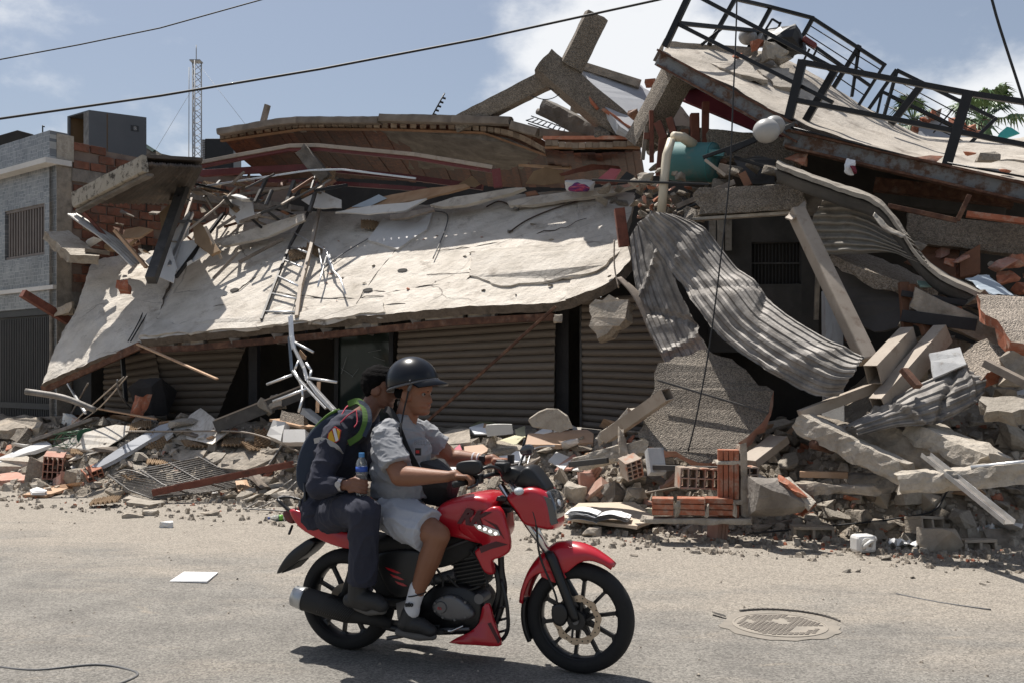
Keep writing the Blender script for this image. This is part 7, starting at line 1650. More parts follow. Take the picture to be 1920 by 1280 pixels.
def wheel(cx,r,tw,disc,nsp):
    root = mk('wheel',*(lambda b: (b.v,b.f))(MB().lathe([(.045,-.06),(.045,.06),(.02,.06),(.02,-.06)],(cx,0,r),(0,1,0),24,True)),'black_satin',bike,smooth=False)
    prof = []
    for i in range(17): a = math.pi*(i/16) ; prof.append((r - .062 + .062*math.sin(a) ** .7,-tw/2*math.cos(a)))
    prof += [(r - .078,tw*.40),(r - .078,-tw*.40)]
    MB().lathe(prof,(cx,0,r),(0,1,0),64,True).out('tyre','tyre',root,smooth=True)
    b = MB()
    MB().lathe([(r - .060,-tw*.40),(r - .060,tw*.40),(r - .084,tw*.34),(r - .088,0),(r - .084,-tw*.34)],(cx,0,r),(0,1,0),64,True).out('rim','black_satin',root,smooth=True)
    for i in range(nsp):
        a = 2*math.pi*(i + .3)/nsp; d = V((math.cos(a),0,math.sin(a))); s = V((-d.z,0,d.x)); c = V((cx,0,r))
        vs = []
        for rr,w,t in ((.03,.016,.02),(.12,.009,.014),(r - .10,.009,.013),(r - .082,.03,.02)):
            for sx,sy in ((-1,-1),(1,-1),(1,1),(-1,1)): vs.append(c + d*rr + s*w*sx + V((0,t*sy,0)))
        fs = [(0,1,2,3),(12,15,14,13)]
        for k in range(3):
            for j in range(4): fs.append((k*4 + j,k*4 + (j + 1) % 4,k*4 + 4 + (j + 1) % 4,k*4 + 4 + j))
        mk('spoke',vs,fs,'black_satin',root)
    if disc:
        n = 60; vs = []; c = V((cx,-.065,r))
        for i in range(n):
            a = 2*math.pi*i/n; rr = .132 + .005*math.sin(a*10)
            for q in (rr,.098): vs += [c + V((math.cos(a)*q,0,math.sin(a)*q)),c + V((math.cos(a)*q,.006,math.sin(a)*q))]
        fs = []
        for i in range(n): j = (i + 1) % n; fs += [(4*i,4*j,4*j + 2,4*i + 2),(4*i + 1,4*i + 3,4*j + 3,4*j + 1),(4*i,4*i + 1,4*j + 1,4*j),(4*i + 2,4*j + 2,4*j + 3,4*i + 3)]
        mk('brake_disc',vs,fs,'disc_steel',root)
        for i in range(24):
            a = 2*math.pi*i/24; rr = .108 + .007*(i % 3); p = c + V((math.cos(a)*rr,-.002,math.sin(a)*rr)); b = MB().lathe([(0,0),(.004,0),(.004,.002),(0,.002)],p,(0,1,0),8); b.out('drill_hole','black_matte',root)
        MB().lathe([(.0,0),(.05,0),(.045,.03),(0,.03)],c + V((0,-.02,0)),(0,1,0),20).out('hub_cap','black_satin',root)
        for i in range(6): a = 2*math.pi*i/6; MB().beam(c + V((math.cos(a)*.045,.0,math.sin(a)*.045)),c + V((math.cos(a + .25)*.102,.0,math.sin(a + .25)*.102)),.012,.006,up=(0,1,0)).out('disc_arm','black_satin',root)
    return root
wheel(0,.297,.135,False,10); wheel(WB,.30,.108,True,10)
FA = V((WB,0,.30)); RA = V((0,0,.297))
top = B(948,905)
for y in (-.085,.085):
    a,b,c = V((top.x,y,top.z)),B(1036,1048,y),V((WB,y,.30))
    pipe('fork_tube',[a,b],.019,'chrome',bike,n=16); pipe('fork_slider',[b + (a - b).normalized()*.04,b,c + (b - c)*.08,c],[.026,.028,.026,.022],'black_satin',bike,n=16)
for z in (930,950): MB().box(B(962 if z > 940 else 953,z),(.03,0,0),(0,.115,0),(.005,0,.014)).out('triple_clamp','black_satin',bike,bevel=.006)
MB().lathe([(0,-.10),(.018,-.10),(.018,.10),(0,.10)],FA,(0,1,0),16).out('axle','engine_grey',bike)
cal = B(1050,1152,-.09); pillow('brake_caliper',smoothpoly([(1036,1135),(1056,1130),(1066,1150),(1056,1172),(1038,1165)],-.09),-.085,.05,'black_satin',bike)
pipe('brake_hose',spline([B(955,900,-.1),B(1000,960,-.13),B(1012,1040,-.12),B(1040,1110,-.11),B(1046,1140,-.1)],5),.006,'black_satin',bike)
def fender(r0,a0,a1,w,m,name,drop,tip):
    vs = []; fs = []; na,nc = 26,12; half = []
    for i in range(na + 1):
        t = i/na; a = R(a0 + (a1 - a0)*t); wd = w*(1 - tip*max(0,.25 - t)*2.2 - .35*max(0,t - .8))
        for th in (0,.006):
            for k in range(nc + 1):
                ph = math.pi*k/nc; rr = (r0 if not callable(r0) else r0(math.degrees(a))) - th - drop(t)*(1 - math.sin(ph) ** .6); vs.append(V((WB + math.cos(a)*rr,-math.cos(ph)*(wd/2 - th),.30 + math.sin(a)*rr)))
    s = nc + 1
    for i in range(na):
        for L0 in (0,s):
            for k in range(nc): p = i*2*s + L0 + k; fs.append((p,p + 1,p + 2*s + 1,p + 2*s))
        for k in (0,nc): p = i*2*s + k; fs.append((p,p + s,p + 3*s,p + 2*s))
    for i in (0,na):
        for k in range(nc): p = i*2*s + k; fs.append((p,p + 1,p + s + 1,p + s))
    return mk(name,vs,fs,m,bike,smooth=True)
fender(lambda d: float(np.interp(d,[56,70,88,108,128,150,170],[.362,.375,.405,.425,.395,.362,.345])),57,168,.16,'red_gloss','front_fender',lambda t: .03 + .13*math.exp(-((t - .45)/.2) ** 2),.9)
fender(.335,166,208,.10,'black_satin','mud_flap',lambda t: .03,0)
for y in (-.078,.078): sideplate('fender_stay',[(1010,1050),(1042,1046),(1062,1082),(1040,1092),(1014,1080)],y,.006,'red_gloss',bike,bevel=.002)
# tank, shrouds and panels
tank_ = pillow('fuel_tank',smoothpoly([(822,985),(828,958),(846,936),(880,924),(918,920),(942,932),(950,962),(952,1000),(930,1015),(880,1003),(840,995)]),0,.34,'red_gloss',bike,7,.26)
for y in (-1,1):
    yy = .155*y
    pillow('tank_shroud',smoothpoly([(862,990),(868,962),(900,958),(936,948),(952,985),(958,1026),(944,1042),(924,1050),(927,1074),(912,1072),(900,1050),(893,1032),(908,1020),(890,1010)],yy,3),yy,.055,'red_gloss',bike,3,.12)
    MB().prism([B(x,z,-.187) if y < 0 else B(x,z,.187) for x,z in ((886,982),(900,981),(934,993),(938,1003),(922,1004),(896,993))],(0,.02*-y,0)).out('indicator_housing','chrome',bike,bevel=.003)
    if y < 0:
        for i in range(4): p = B(899 + 10*i,987 + 4.1*i,-.189); MB().ball(p,.010,.006,.009,10,8).out('led','led_white',bike,smooth=True)
        sideplate('shroud_decal',[(898,1024),(930,1014),(952,1020),(922,1028),(902,1036)],-.186,.003,'decal_dark',bike); sideplate('shroud_decal',[(906,972),(932,984),(946,1010),(938,1000),(926,986)],-.186,.002,'decal_dark',bike)
def lettering(txt,size,origin,xdir,zdir,m,name,parent,th=.004,shear=0,conform=None,bold=.0):
    cu = bpy.data.curves.new(name,'FONT'); cu.body = txt; cu.size = size; cu.extrude = th/2; cu.shear = shear; cu.offset = bold; cu.resolution_u = 2
    t = bpy.data.objects.new(name,cu); COL.objects.link(t); dg = bpy.context.evaluated_depsgraph_get(); me = bpy.data.meshes.new_from_object(t.evaluated_get(dg)); bpy.data.objects.remove(t)
    xd,zd = V(xdir).normalized(),V(zdir).normalized(); nd = xd.cross(zd)
    for v in me.vertices: v.co = (V(origin) + xd*v.co.x + zd*v.co.y + nd*v.co.z)
    if conform:
        for v in me.vertices: v.co = conform(v.co)
    me.materials.clear(); me.materials.append(MT[m]); c = V(origin)
    for v in me.vertices: v.co -= c
    return link(name,me,c,parent)
o = B(868,986,-.178); x2 = B(928,996,-.178); lettering('RK',.115,B(858,978,-.182),(x2 - o),(.25,0,1),'decal_dark','tank_lettering',bike,.012,.35,bold=.006)
# headlight cowl
pillow('headlight_cowl',smoothpoly([(960,926),(978,914),(1010,906),(1038,922),(1050,966),(1047,988),(1018,985),(994,978),(980,955)]),0,.27,'red_gloss',bike,6,.3)
pillow('windscreen',smoothpoly([(970,906),(984,878),(1000,871),(1018,890),(1034,915),(1020,916),(996,912)]),0,.17,'black_satin',bike,5,.25)
pillow('headlight_lens',smoothpoly([(1026,922),(1038,918),(1052,950),(1050,970),(1042,972),(1034,948)]),0,.20,'smoked',bike,4,.25)
for y in (-.125,.125): sideplate('cowl_trim',[(1016,928),(1032,934),(1046,980),(1034,984),(1024,962)],y - .004,.008,'smoked',bike); 
MB().ball(B(1042,945),.03,.06,.035).out('headlight_bulb','lens',bike,smooth=True)
for y in (-.17,.17):
    MB().ball(B(973,920,y),.028,.035,.022).out('turn_signal','lens',bike,smooth=True); MB().beam(B(966,918,y*.55),B(972,920,y),.014,.014).out('signal_stalk','black_satin',bike)
pillow('instrument_cluster',smoothpoly([(945,880),(970,872),(990,885),(975,905),(950,900)]),0,.16,'black_satin',bike,4,.3)
# handlebar
hb = [B(858,910,-.36),B(885,898,-.30),B(925,890,-.16),B(945,890,-.05),B(955,890,.05),B(965,892,.16),B(958,902,.30),B(948,908,.36)]
hl = [V((B(940,892).x,0,B(940,892).z))]
GR = B(872,904,-.33); GL = B(940,872,.30)      # near grip,far grip
pipe('handlebar',spline([GR + V((-.045,-.06,-.008)),GR + V((.03,.06,.01)),B(925,888,-.14),B(946,888,-.04),B(956,884,.04),GL + V((.03,-.06,.01)),GL + V((-.045,.06,-.008))],6),.012,'black_satin',bike,n=12)
for g,s in ((GR,-1),(GL,1)):
    pipe('grip',[g + V((-.04,.06*s,-.006)),g + V((.02,-.055*s,.006))],.0175,'black_matte',bike,n=14)
    pipe('lever',spline([g + V((.05,-.05*s,.012)),g + V((.065,0,-.005)),g + V((.045,.07*s,-.02))],4),.007,'black_satin',bike,n=8)
    MB().box(g + V((.035,-.085*s,.015)),(.03,0,0),(0,.03,0),(0,0,.026)).out('switch_housing','black_satin',bike,bevel=.008)
MB().box(B(942,875,-.10),(.035,0,0),(0,.04,0),(0,0,.028)).out('brake_reservoir','black_satin',bike,bevel=.01); MB().lathe([(0,0),(.02,0),(.02,.05),(0,.05)],B(958,868,.12),(0,0,1),14).out('clutch_perch','black_satin',bike)
pillow('mirror',smoothpoly([(858,868),(880,862),(900,864),(903,882),(890,890),(862,888)],-.30),-.30,.05,'black_satin',bike,4,.2); pipe('mirror_stem',spline([B(900,880,-.29),B(918,874,-.26),B(935,878,-.2),B(942,890,-.14)],5),.009,'black_satin',bike)
pillow('mirror',smoothpoly([(976,842),(988,832),(1000,836),(998,852),(980,852)],.30),.30,.04,'smoked',bike,4,.2); pipe('mirror_stem',spline([B(984,848,.3),B(976,866,.26),B(970,880,.2)],5),.008,'black_satin',bike); pipe('mirror_stem',[B(978,846,.3),B(984,822,.3)],.006,'black_satin',bike)
# seat, tail, rack
pillow('seat',smoothpoly([(600,978),(640,985),(700,1005),(760,1000),(815,985),(828,1002),(815,1022),(740,1030),(660,1018),(610,1000)]),0,.27,'black_matte',bike,5,.2)
for y in (-.115,.115): pillow('tail_panel',smoothpoly([(545,955),(566,956),(600,975),(640,992),(668,1002),(668,1026),(640,1024),(600,1008),(564,986)],y,3),y,.06,'red_gloss',bike,3,.12)
pillow('tail_light',smoothpoly([(540,958),(552,952),(562,962),(560,978),(548,974)]),0,.14,'red_paint',bike,4,.2)
pillow('rear_mudguard',smoothpoly([(530,1072),(540,1050),(556,1030),(575,1015),(592,1005),(604,1012),(592,1030),(572,1046),(556,1058)]),0,.16,'black_satin',bike,4,.15)
sideplate('plate_holder',[(528,1074),(546,1048),(560,1052),(544,1068)],-.06,.12,'black_matte',bike)
rk = lambda x,y_,z: B(x,z,y_)
for y in (-.10,-.05,0,.05,.10): pipe('rack_tube',spline([B(520,934,y),B(545,931,y),B(585,944,y)],3),.008,'black_satin',bike)
for x,z in ((522,935),(552,934),(584,944)): pipe('rack_cross_tube',[B(x,z,-.12),B(x,z,.12)],.010,'black_satin',bike)
for y in (-.12,.12):
    pipe('rack_rail',spline([B(521,936,y),B(546,958,y),B(580,968,y),B(625,985,y),B(655,1000,y)],4),.011,'black_satin',bike); pipe('rack_strut',[B(562,938,y),B(566,968,y)],.009,'black_satin',bike); pipe('backrest_post',[B(572,905,y),B(574,972,y)],.012,'black_satin',bike)
# engine and frame
def eng(name,pix,w,m,inset=.12,y=0): return pillow(name,smoothpoly(pix,y),y,w,m,bike,4,inset)
eng('crankcase',[(800,1120),(830,1090),(890,1090),(920,1120),(915,1165),(880,1180),(820,1178),(798,1155)],.26,'black_satin')
for i in range(8): z = 1042 + i*7; MB().box(B(882 + i*1.5,z),(.085,0,.02),(0,.085,0),(0,0,.0035)).out('cylinder_fin','black_satin',bike)
eng('cylinder',[(858,1042),(905,1036),(918,1090),(868,1098)],.13,'black_matte'); eng('cylinder_head',[(852,1018),(900,1012),(908,1042),(858,1048)],.16,'black_satin')
for i in range(9): a = 2*math.pi*i/9; MB().lathe([(0,0),(.007,0),(.007,-.012),(0,-.012)],B(848,1139,-.166) + V((.105*math.cos(a),0,.062*math.sin(a))),(0,1,0),8).out('bolt','engine_grey',bike)
MB().lathe([(0,-.1),(.03,-.1),(.034,.06),(0,.06)],B(838,1080,-.06),(1,0,.3),16).out('carburettor','engine_grey',bike); MB().lathe([(0,-.06),(.028,-.06),(.028,.06),(0,.06)],B(905,1118,-.08),(0,1,0),16).out('starter_motor','engine_grey',bike)
for q in ([(838,1078),(860,1100),(880,1105),(900,1098)],[(815,1060),(830,1085),(828,1110)],[(880,1030),(905,1060),(915,1100)],[(800,1050),(815,1090),(805,1120)]): pipe('hose',spline([B(x,z,-.12) for x,z in q],4),.007,'black_matte',bike)
pipe('gear_lever',[B(868,1172,-.16),B(846,1182,-.18),B(840,1182,-.21)],.007,'chrome',bike); sideplate('heel_guard',[(742,1130),(775,1120),(782,1150),(765,1170),(745,1160)],-.17,.008,'engine_grey',bike,bevel=.002)
pillow('clutch_cover',smoothpoly([(812,1140),(822,1120),(848,1113),(876,1130),(890,1150),(876,1160),(836,1160)],-.15),-.15,.05,'engine_grey',bike,4,.25)
MB().lathe([(0,0),(.035,0),(.03,-.012),(0,-.012)],B(828,1137,-.172),(0,1,0),20).out('oil_cap','engine_grey',bike); lettering('RK',.022,B(820,1142,-.186),(1,0,0),(0,0,1),'red_gloss','cover_lettering',bike,.002)
for y in (-.09,.09):
    pipe('frame_tube',spline([B(948,945,y*.5),B(940,1010,y),B(940,1065,y),B(945,1110,y),B(930,1165,y),B(900,1188,y)],5),.018,'black_satin',bike,n=10); pipe('frame_tube',[B(935,990,y),B(800,1040,y),B(700,1030,y),B(610,1000,y)],.016,'black_satin',bike,n=10); pipe('frame_tube',[B(790,1040,y),B(770,1110,y),B(790,1175,y)],.018,'black_satin',bike,n=10)
    MB().beam(B(785,1130,y),V((0,y,.30)),.03,.055).out('swing_arm','black_satin',bike,bevel=.01); pipe('shock_absorber',[B(672,1030,y*1.3),V((.04,y*1.3,.33))],.026,'black_matte',bike,n=12)
pipe('exhaust_header',spline([B(910,1050,-.05),B(932,1070,-.08),B(935,1120,-.08),B(905,1172,-.06),B(840,1182,-.12),B(760,1180,-.16),B(720,1172,-.17)],5),.021,'black_satin',bike,n=12)
m0,m1 = B(556,1117,-.19),B(735,1170,-.17); md_ = m1 - m0; ml = md_.length
muf = MB().lathe([(.0,.03),(.058,.0),(.066,.05),(.068,.2),(.064,.34),(.045,.43),(.026,ml)],m0,md_,28).out('muffler','black_matte',bike,smooth=True)
MB().lathe([(.036,-.012),(.060,-.012),(.066,.045),(.069,.06),(.064,.06),(.03,.01)],m0,md_,28,True).out('muffler_end_cap','cap_silver',muf,smooth=True)
for i in range(16): t = .19 + i*.0125; pipe('shield_rib',[m0 + md_.normalized()*t + V((0,-.067*math.cos(a),.069*math.sin(a))) + md_.normalized()*.05*math.sin(a) for a in [R(-30 + 15*k) for k in range(10)]],.003,'black_satin',muf,n=4)
pillow('belly_cowl',smoothpoly([(842,1203),(880,1184),(900,1165),(906,1136),(918,1130),(926,1160),(940,1200),(936,1210),(895,1208)],-.13,2),-.13,.03,'red_gloss',bike,3,.05)
pillow('belly_cowl',smoothpoly([(842,1203),(880,1184),(900,1165),(906,1136),(918,1130),(926,1160),(940,1200),(936,1210),(895,1208)],.13,2),.13,.03,'red_gloss',bike,3,.05)
sideplate('cowl_bolt_strip',[(914,1168),(920,1166),(938,1200),(934,1206)],-.148,.004,'decal_dark',bike)
pipe('crash_guard',spline([B(940,1085,-.1),B(950,1130,-.12),B(952,1180,-.11),B(936,1200,-.1),B(930,1170,-.1)],4),.011,'black_satin',bike)
for z in (1135,1158,1180): pipe('guard_rung',[B(950,z,-.11),B(936,z + 4,-.1)],.007,'black_satin',bike)
pillow('side_cover',smoothpoly([(712,1035),(790,1030),(800,1065),(782,1110),(745,1118),(718,1080)],-.12),-.125,.05,'black_satin',bike,3,.12)
for i in range(3): sideplate('side_stripe',[(722 + 9*i,1062 + 13*i),(738 + 9*i,1067 + 13*i),(752 + 6*i,1074 + 12*i),(744 + 6*i,1074 + 12*i),(728 + 9*i,1068 + 13*i)],-.152,.003,'red_gloss',bike)
eng('battery_box',[(690,1040),(800,1035),(800,1100),(720,1110)],.16,'black_matte'); eng('air_box',[(790,1000),(900,1005),(880,1045),(800,1060)],.2,'black_matte')
for y in (-.20,.20): MB().beam(B(800,1182,y),B(832,1184,y),.03,.02).out('foot_peg','black_matte',bike); MB().beam(B(690,1140,y),B(720,1143,y),.03,.02).out('passenger_peg','black_matte',bike); MB().beam(B(700,1165,y*.8),B(825,1178,y*.8),.02,.045).out('footrest_bracket','black_satin',bike,bevel=.005)
pipe('side_stand',[B(760,1190,-.12),B(725,1196,-.16)],.012,'engine_grey',bike); pipe('kick_lever',[B(880,1178,-.15),B(820,1180,-.16)],.010,'engine_grey',bike)
eng('chain_guard',[(640,1128),(740,1128),(745,1142),(640,1142)],.02,'black_satin',.05,.1)
MB().lathe([(.05,-.04),(.095,-.04),(.095,-.03),(.05,-.03)],RA,(0,1,0),28,True).out('rear_disc','disc_steel',bike)
pipe('tail_lamp_stalk',[B(548,985,-.05),B(542,1000,-.12)],.008,'black_satin',bike)
bike.matrix_world = BM

# ================================================================== RIDERS
bs(MT['bottle_water']).inputs['Transmission Weight'].default_value = .8
def capsule(b,A,ra,Bp,rb,n=14):
    A,Bp = V(A),V(Bp); d = (Bp - A).normalized() if (Bp - A).length > 1e-6 else V((0,0,1)); pts = []; rs = []
    for k in range(5): a = math.pi/2*(1 - k/5); pts.append(A - d*ra*math.sin(a)); rs.append(max(.001,ra*math.cos(a)))
    pts.append(A); rs.append(ra); pts.append(Bp); rs.append(rb)
    for k in range(1,6): a = math.pi/2*k/5; pts.append(Bp + d*rb*math.sin(a)); rs.append(max(.001,rb*math.cos(a)))
    b.tube(pts,rs,n)
def chainc(b,pts):       # list of (point,radius)
    for (p,r),(q,s) in zip(pts,pts[1:]): capsule(b,p,r,q,s)
def ell(b,c,r,rot=None,nu=20,nv=14):
    k = len(b.v); b.ball((0,0,0),*r,nu,nv)
    M_ = rot or Matrix.Identity(3)
    for i in range(k,len(b.v)): b.v[i] = V(c) + M_ @ b.v[i]
def blob(name,b,m,parent,voxel=.007,it=6,fold=None,**kw):
    me = bpy.data.meshes.new(name); me.from_pydata(b.v,[],b.f); o = bpy.data.objects.new('tmp',me); COL.objects.link(o)
    r = o.modifiers.new('r','REMESH'); r.mode = 'VOXEL'; r.voxel_size = voxel; r.use_smooth_shade = True; s = o.modifiers.new('s','SMOOTH'); s.iterations = it; s.factor = .5
    me2 = bpy.data.meshes.new_from_object(o.evaluated_get(bpy.context.evaluated_depsgraph_get())); bpy.data.objects.remove(o)
    if fold:
        ns = [v.normal.copy() for v in me2.vertices]
        for v,n in zip(me2.vertices,ns): v.co += n*fold(v.co)
    for p in me2.polygons: p.use_smooth = True
    me2.materials.clear(); me2.materials.append(MT[m]); return link(name,me2,V((0,0,0)),parent,**kw)
def folds(amp,f,st=(1,1,1),ridge=True):
    def g(p):
        q = V((p.x*st[0],p.y*st[1],p.z*st[2]))*f; w = V((noise.noise(q*.5 + V((3,1,2))),noise.noise(q*.5 + V((8,4,0))),0))*.8; a = noise.noise(q + w); c = noise.noise(q*2.3 + w*2 + V((9,2,5))); return amp*(max(0,1 - abs(a)*2.6) ** 2*1.5 + .5*max(0,1 - abs(c)*3) ** 2 - .5 if ridge else a)
    return g
ZL = [(-.50,.26,-.00,.10),(-.47,.33,-.06,.16),(-.42,.365,-.12,.20),(-.34,.335,-.18,.235),(-.28,.375,-.24,.26),(-.24,.35,-.28,.27),(-.18,.36,-.34,.29),(-.08,.335,-.41,.31),(.0,.325,-.45,.325),(.06,.37,-.47,.335),(.16,.372,-.48,.345),(.28,.32,-.46,.32),(.38,.22,-.38,.25),(.45,.08,-.26,.16),(.49,-.04,-.15,.07),(.5,-.09,-.11,.01)]
def head_verts(c,h,yaw,pitch,roll=0,puff=0):
    b = MB(); n = 32; vs = []
    M_ = Matrix.Rotation(yaw,3,'Z') @ Matrix.Rotation(pitch,3,'Y') @ Matrix.Rotation(roll,3,'X')
    for z,xf,xb,w in ZL:
        for k in range(n):
            a = 2*math.pi*k/n; cx,ax = (xf + xb)/2,(xf - xb)/2; ca,sa = math.cos(a),math.sin(a)
            x = cx + ax*math.copysign(abs(ca) ** .85,ca); y = w*math.copysign(abs(sa) ** .9,sa)
            if ca > 0:
                x += .135*math.exp(-((z + .15)/.055) ** 2 - (y/.06) ** 2) + .075*math.exp(-((z + .06)/.07) ** 2 - (y/.05) ** 2)
                x -= .035*math.exp(-((z - .0)/.04) ** 2 - ((abs(y) - .14)/.07) ** 2)
            vs.append(V(c) + M_ @ (V((x,y,z))*(h + puff)))
    fs = [tuple(range(n))[::-1]]; m = len(ZL)
    for i in range(m - 1):
        for k in range(n): fs.append((i*n + k,i*n + (k + 1) % n,(i + 1)*n + (k + 1) % n,(i + 1)*n + k))
    fs.append(tuple(range((m - 1)*n,m*n))); b.add(vs,fs)
    ears = [V(c) + M_ @ (V((-.04,s*.345,-.06))*h) for s in (-1,1)]
    for e,s in zip(ears,(-1,1)): ell(b,e,(.035*h/.235,.012,.034*h/.235*1.0),M_)
    return b,M_
def grip_hand(b,g,s,back):     # hand closed round a bar along y; s = side sign of the thumb,back = wrist point
    palm = g + V((-.022,0,.022)); chainc(b,[(back,.027),(palm + V((-.035,0,.018)),.028),(palm,.027)])
    for i in range(4):
        y = (i - 1.5)*.0225; l = (1,1.1,1.05,.85)[i if s > 0 else 3 - i]; k = V((0,y,0))
        chainc(b,[(palm + k*.9 + V((-.01,0,.012)),.0115),(g + k + V((.018*l,0,.035)),.0105),(g + k + V((.042*l,0,.014)),.0095),(g + k + V((.040*l,0,-.014)),.009),(g + k + V((.022,0,-.028)),.008)])
    chainc(b,[(palm + V((-.02,.03*s,0)),.013),(g + V((.0,.045*s,-.012)),.012),(g + V((.026,.05*s,-.024)),.0095)])
def limb_r(pts): return [(V(p),r) for p,r in pts]
# ------------------------------------------------ the driver
drv = empty('person',(0,0,0),'person in grey t-shirt, pale shorts and black half helmet steering the motorcycle','person')
HC1 = B(780,736,0); b,HM = head_verts(HC1,.252,-.12,.06)
nk = B(762,782,0); chainc(b,[(HC1 + HM @ V((-.03,0,-.05)),.062),(nk,.066),(nk + V((-.03,0,-.06)),.085)])
shN,shF = B(722,818,-.19),B(786,806,.20)
elN,wrN = B(750,892,-.28),GR + V((-.10,-.005,.03)); elF,wrF = B(846,858,.30),GL + V((-.10,.005,.03))
chainc(b,[(shN,.052),(shN.lerp(elN,.6),.062),(elN,.056),(elN.lerp(wrN,.22),.057),(elN.lerp(wrN,.7),.040),(wrN,.031)]); grip_hand(b,GR,1,wrN)
chainc(b,[(shF,.05),(shF.lerp(elF,.6),.058),(elF,.053),(elF.lerp(wrF,.25),.054),(elF.lerp(wrF,.7),.039),(wrF,.030)]); grip_hand(b,GL,-1,wrF)
for s in (-1,1):
    hip,kn,an,toe = (B(738,955,-.10),B(822,1003,-.25),B(775,1128,-.23),B(812,1178,-.24)) if s < 0 else (B(738,955,.10),B(822,1003,.22),B(775,1128,.2),B(812,1178,.2))
    chainc(b,[(hip,.10),(hip.lerp(kn,.6),.085),(kn,.066),(kn.lerp(an,.12),.062),(kn.lerp(an,.35),.064),(kn.lerp(an,.75),.044),(an,.036)])
ell(b,B(758,860),(.10,.14,.16)); capsule(b,B(750,930),.12,B(752,820),.12)
blob('body',b,'skin_tan',drv,.0055,4)
# t-shirt
b = MB(); pel,chest = B(752,925),B(762,838)
ell(b,B(754,912),(.178,.19,.10)); ell(b,B(752,884),(.180,.195,.13)); ell(b,B(752,848),(.172,.20,.13)); ell(b,B(746,815),(.145,.20,.095)); b.tube([B(754,900),B(754,930)],[.172,.176],24); capsule(b,B(735,806,-.13),.07,B(772,800,.13),.07); capsule(b,B(752,797,-.05),.072,B(758,797,.05),.072)
def sleeve(b,a,e,r0,r1,t): d = e - a; b.tube([a - d*.05,a + d*t*.5,a + d*t],[r0,(r0 + r1)/2,r1],20)
sleeve(b,shN,elN,.080,.088,.76); sleeve(b,shF,elF,.078,.082,.66); ell(b,shN + V((.0,.02,-.01)),(.082,.07,.07)); ell(b,shF + V((0,-.02,0)),(.074,.066,.066))
blob('t_shirt',b,'grey_cotton',drv,.0065,7,folds(.006,8,(1,1,1.9)))
pipe('collar',[nk + V((-.005 + .068*math.cos(a),.074*math.sin(a),-.045 - .025*math.cos(a))) for a in [2*math.pi*i/24 for i in range(25)]],.008,'grey_cotton',drv)
def on_shirt(px,py): return B(px,py,-.115)
lettering('BELLIV',.034,B(776,832,-.135),(1,.42,-.08),(0,.05,1),'print_grey','shirt_lettering',drv,.03)
# shorts
b = MB(); ell(b,B(748,950),(.15,.175,.085))
for s in (-1,1):
    hip,kn = (B(742,962,-.10),B(822,1005,-.25)) if s < 0 else (B(742,962,.10),B(822,1005,.22)); d = kn - hip; b.tube([hip - d*.2,hip + d*.3,hip + d*.80],[.115,.122,.118],22)
blob('shorts',b,'short_grey',drv,.0065,6,folds(.008,8))
for s in (-1,1):
    y = -.23 if s < 0 else .2; b = MB(); chainc(b,[(B(783,1102,y),.047),(B(774,1132,y),.043),(B(772,1145,y),.045)]); blob('sock',b,'sock_white',drv,.006,4)
    b = MB(); chainc(b,[(B(760,1168,y),.045),(B(790,1172,y),.045),(B(808,1182,y),.036)]); chainc(b,[(B(768,1148,y),.045),(B(764,1166,y),.05)]); sh = blob('shoe',b,'shoe_black',drv,.006,4)
    b = MB(); chainc(b,[(B(748,1184,y),.024),(B(785,1192,y),.026),(B(812,1192,y),.022)]); blob('sole',b,'sole',sh,.006,3)
    if s < 0: pipe('sock_stripe',[B(782,1113,y) + V((.049*math.cos(a) + .0,.05*math.sin(a),.012*math.cos(a))) for a in [2*math.pi*i/20 for i in range(21)]],.004,'strap_black',drv,n=5); lettering('ato',.036,B(760,1136,y - .052),(1,0,.08),(0,0,1),'strap_black','sock_lettering',drv,.006,bold=.002)
# helmet
def helmet(c,M_):
    root = MB(); nu,nv = 36,14; vs = []; fs = []
    for th in (0,.012):
        for j in range(nv + 1):
            for i in range(nu):
                a = 2*math.pi*i/nu; lim = 1.72 - .32*math.cos(a); p = lim*j/nv; r = .150 - th
                vs.append(c + M_ @ V((r*1.05*math.sin(p)*math.cos(a) - .012,r*.93*math.sin(p)*math.sin(a),r*.98*math.cos(p))))
    K = (nv + 1)*nu
    for o in (0,K):
        for j in range(nv):
            for i in range(nu): fs.append((o + j*nu + i,o + j*nu + (i + 1) % nu,o + (j + 1)*nu + (i + 1) % nu,o + (j + 1)*nu + i))
    for i in range(nu): a,q = nv*nu + i,nv*nu + (i + 1) % nu; fs.append((a,q,K + q,K + a))
    h = mk('helmet',vs,fs,'helmet_black',drv,smooth=True)
    pts = [vs[nv*nu + i] for i in range(nu)] + [vs[nv*nu]]; pipe('rim_trim',pts,.007,'helmet_trim',h)
    v = MB(); A = [R(-62 + 124*k/16) for k in range(17)]; lim = [1.72 - .32*math.cos(a) for a in A]
    inn = [V((.150*1.05*math.sin(l)*math.cos(a) - .016,.150*.93*math.sin(l)*math.sin(a),.150*.98*math.cos(l) + .004)) for a,l in zip(A,lim)]; outp = [p + V((.075*math.cos(a) ** .6,0,-.022)) for p,a in zip(inn,A)]
    for dz in (0,-.008): v.v += [c + M_ @ (p + V((0,0,dz))) for p in inn] + [c + M_ @ (p + V((0,0,dz))) for p in outp]
    n = 17
    for k in range(n - 1): v.f += [(k,k + 1,n + k + 1,n + k),(2*n + k,3*n + k,3*n + k + 1,2*n + k + 1),(n + k,n + k + 1,3*n + k + 1,3*n + k)]
    v.out('peak','helmet_black',h,smooth=True)
    for a in (-1.2,-2.2): MB().ball(c + M_ @ V((.158*math.cos(a)*.98,.146*math.sin(a)*.97,.012)),.006).out('rivet','helmet_trim',h)
    return h
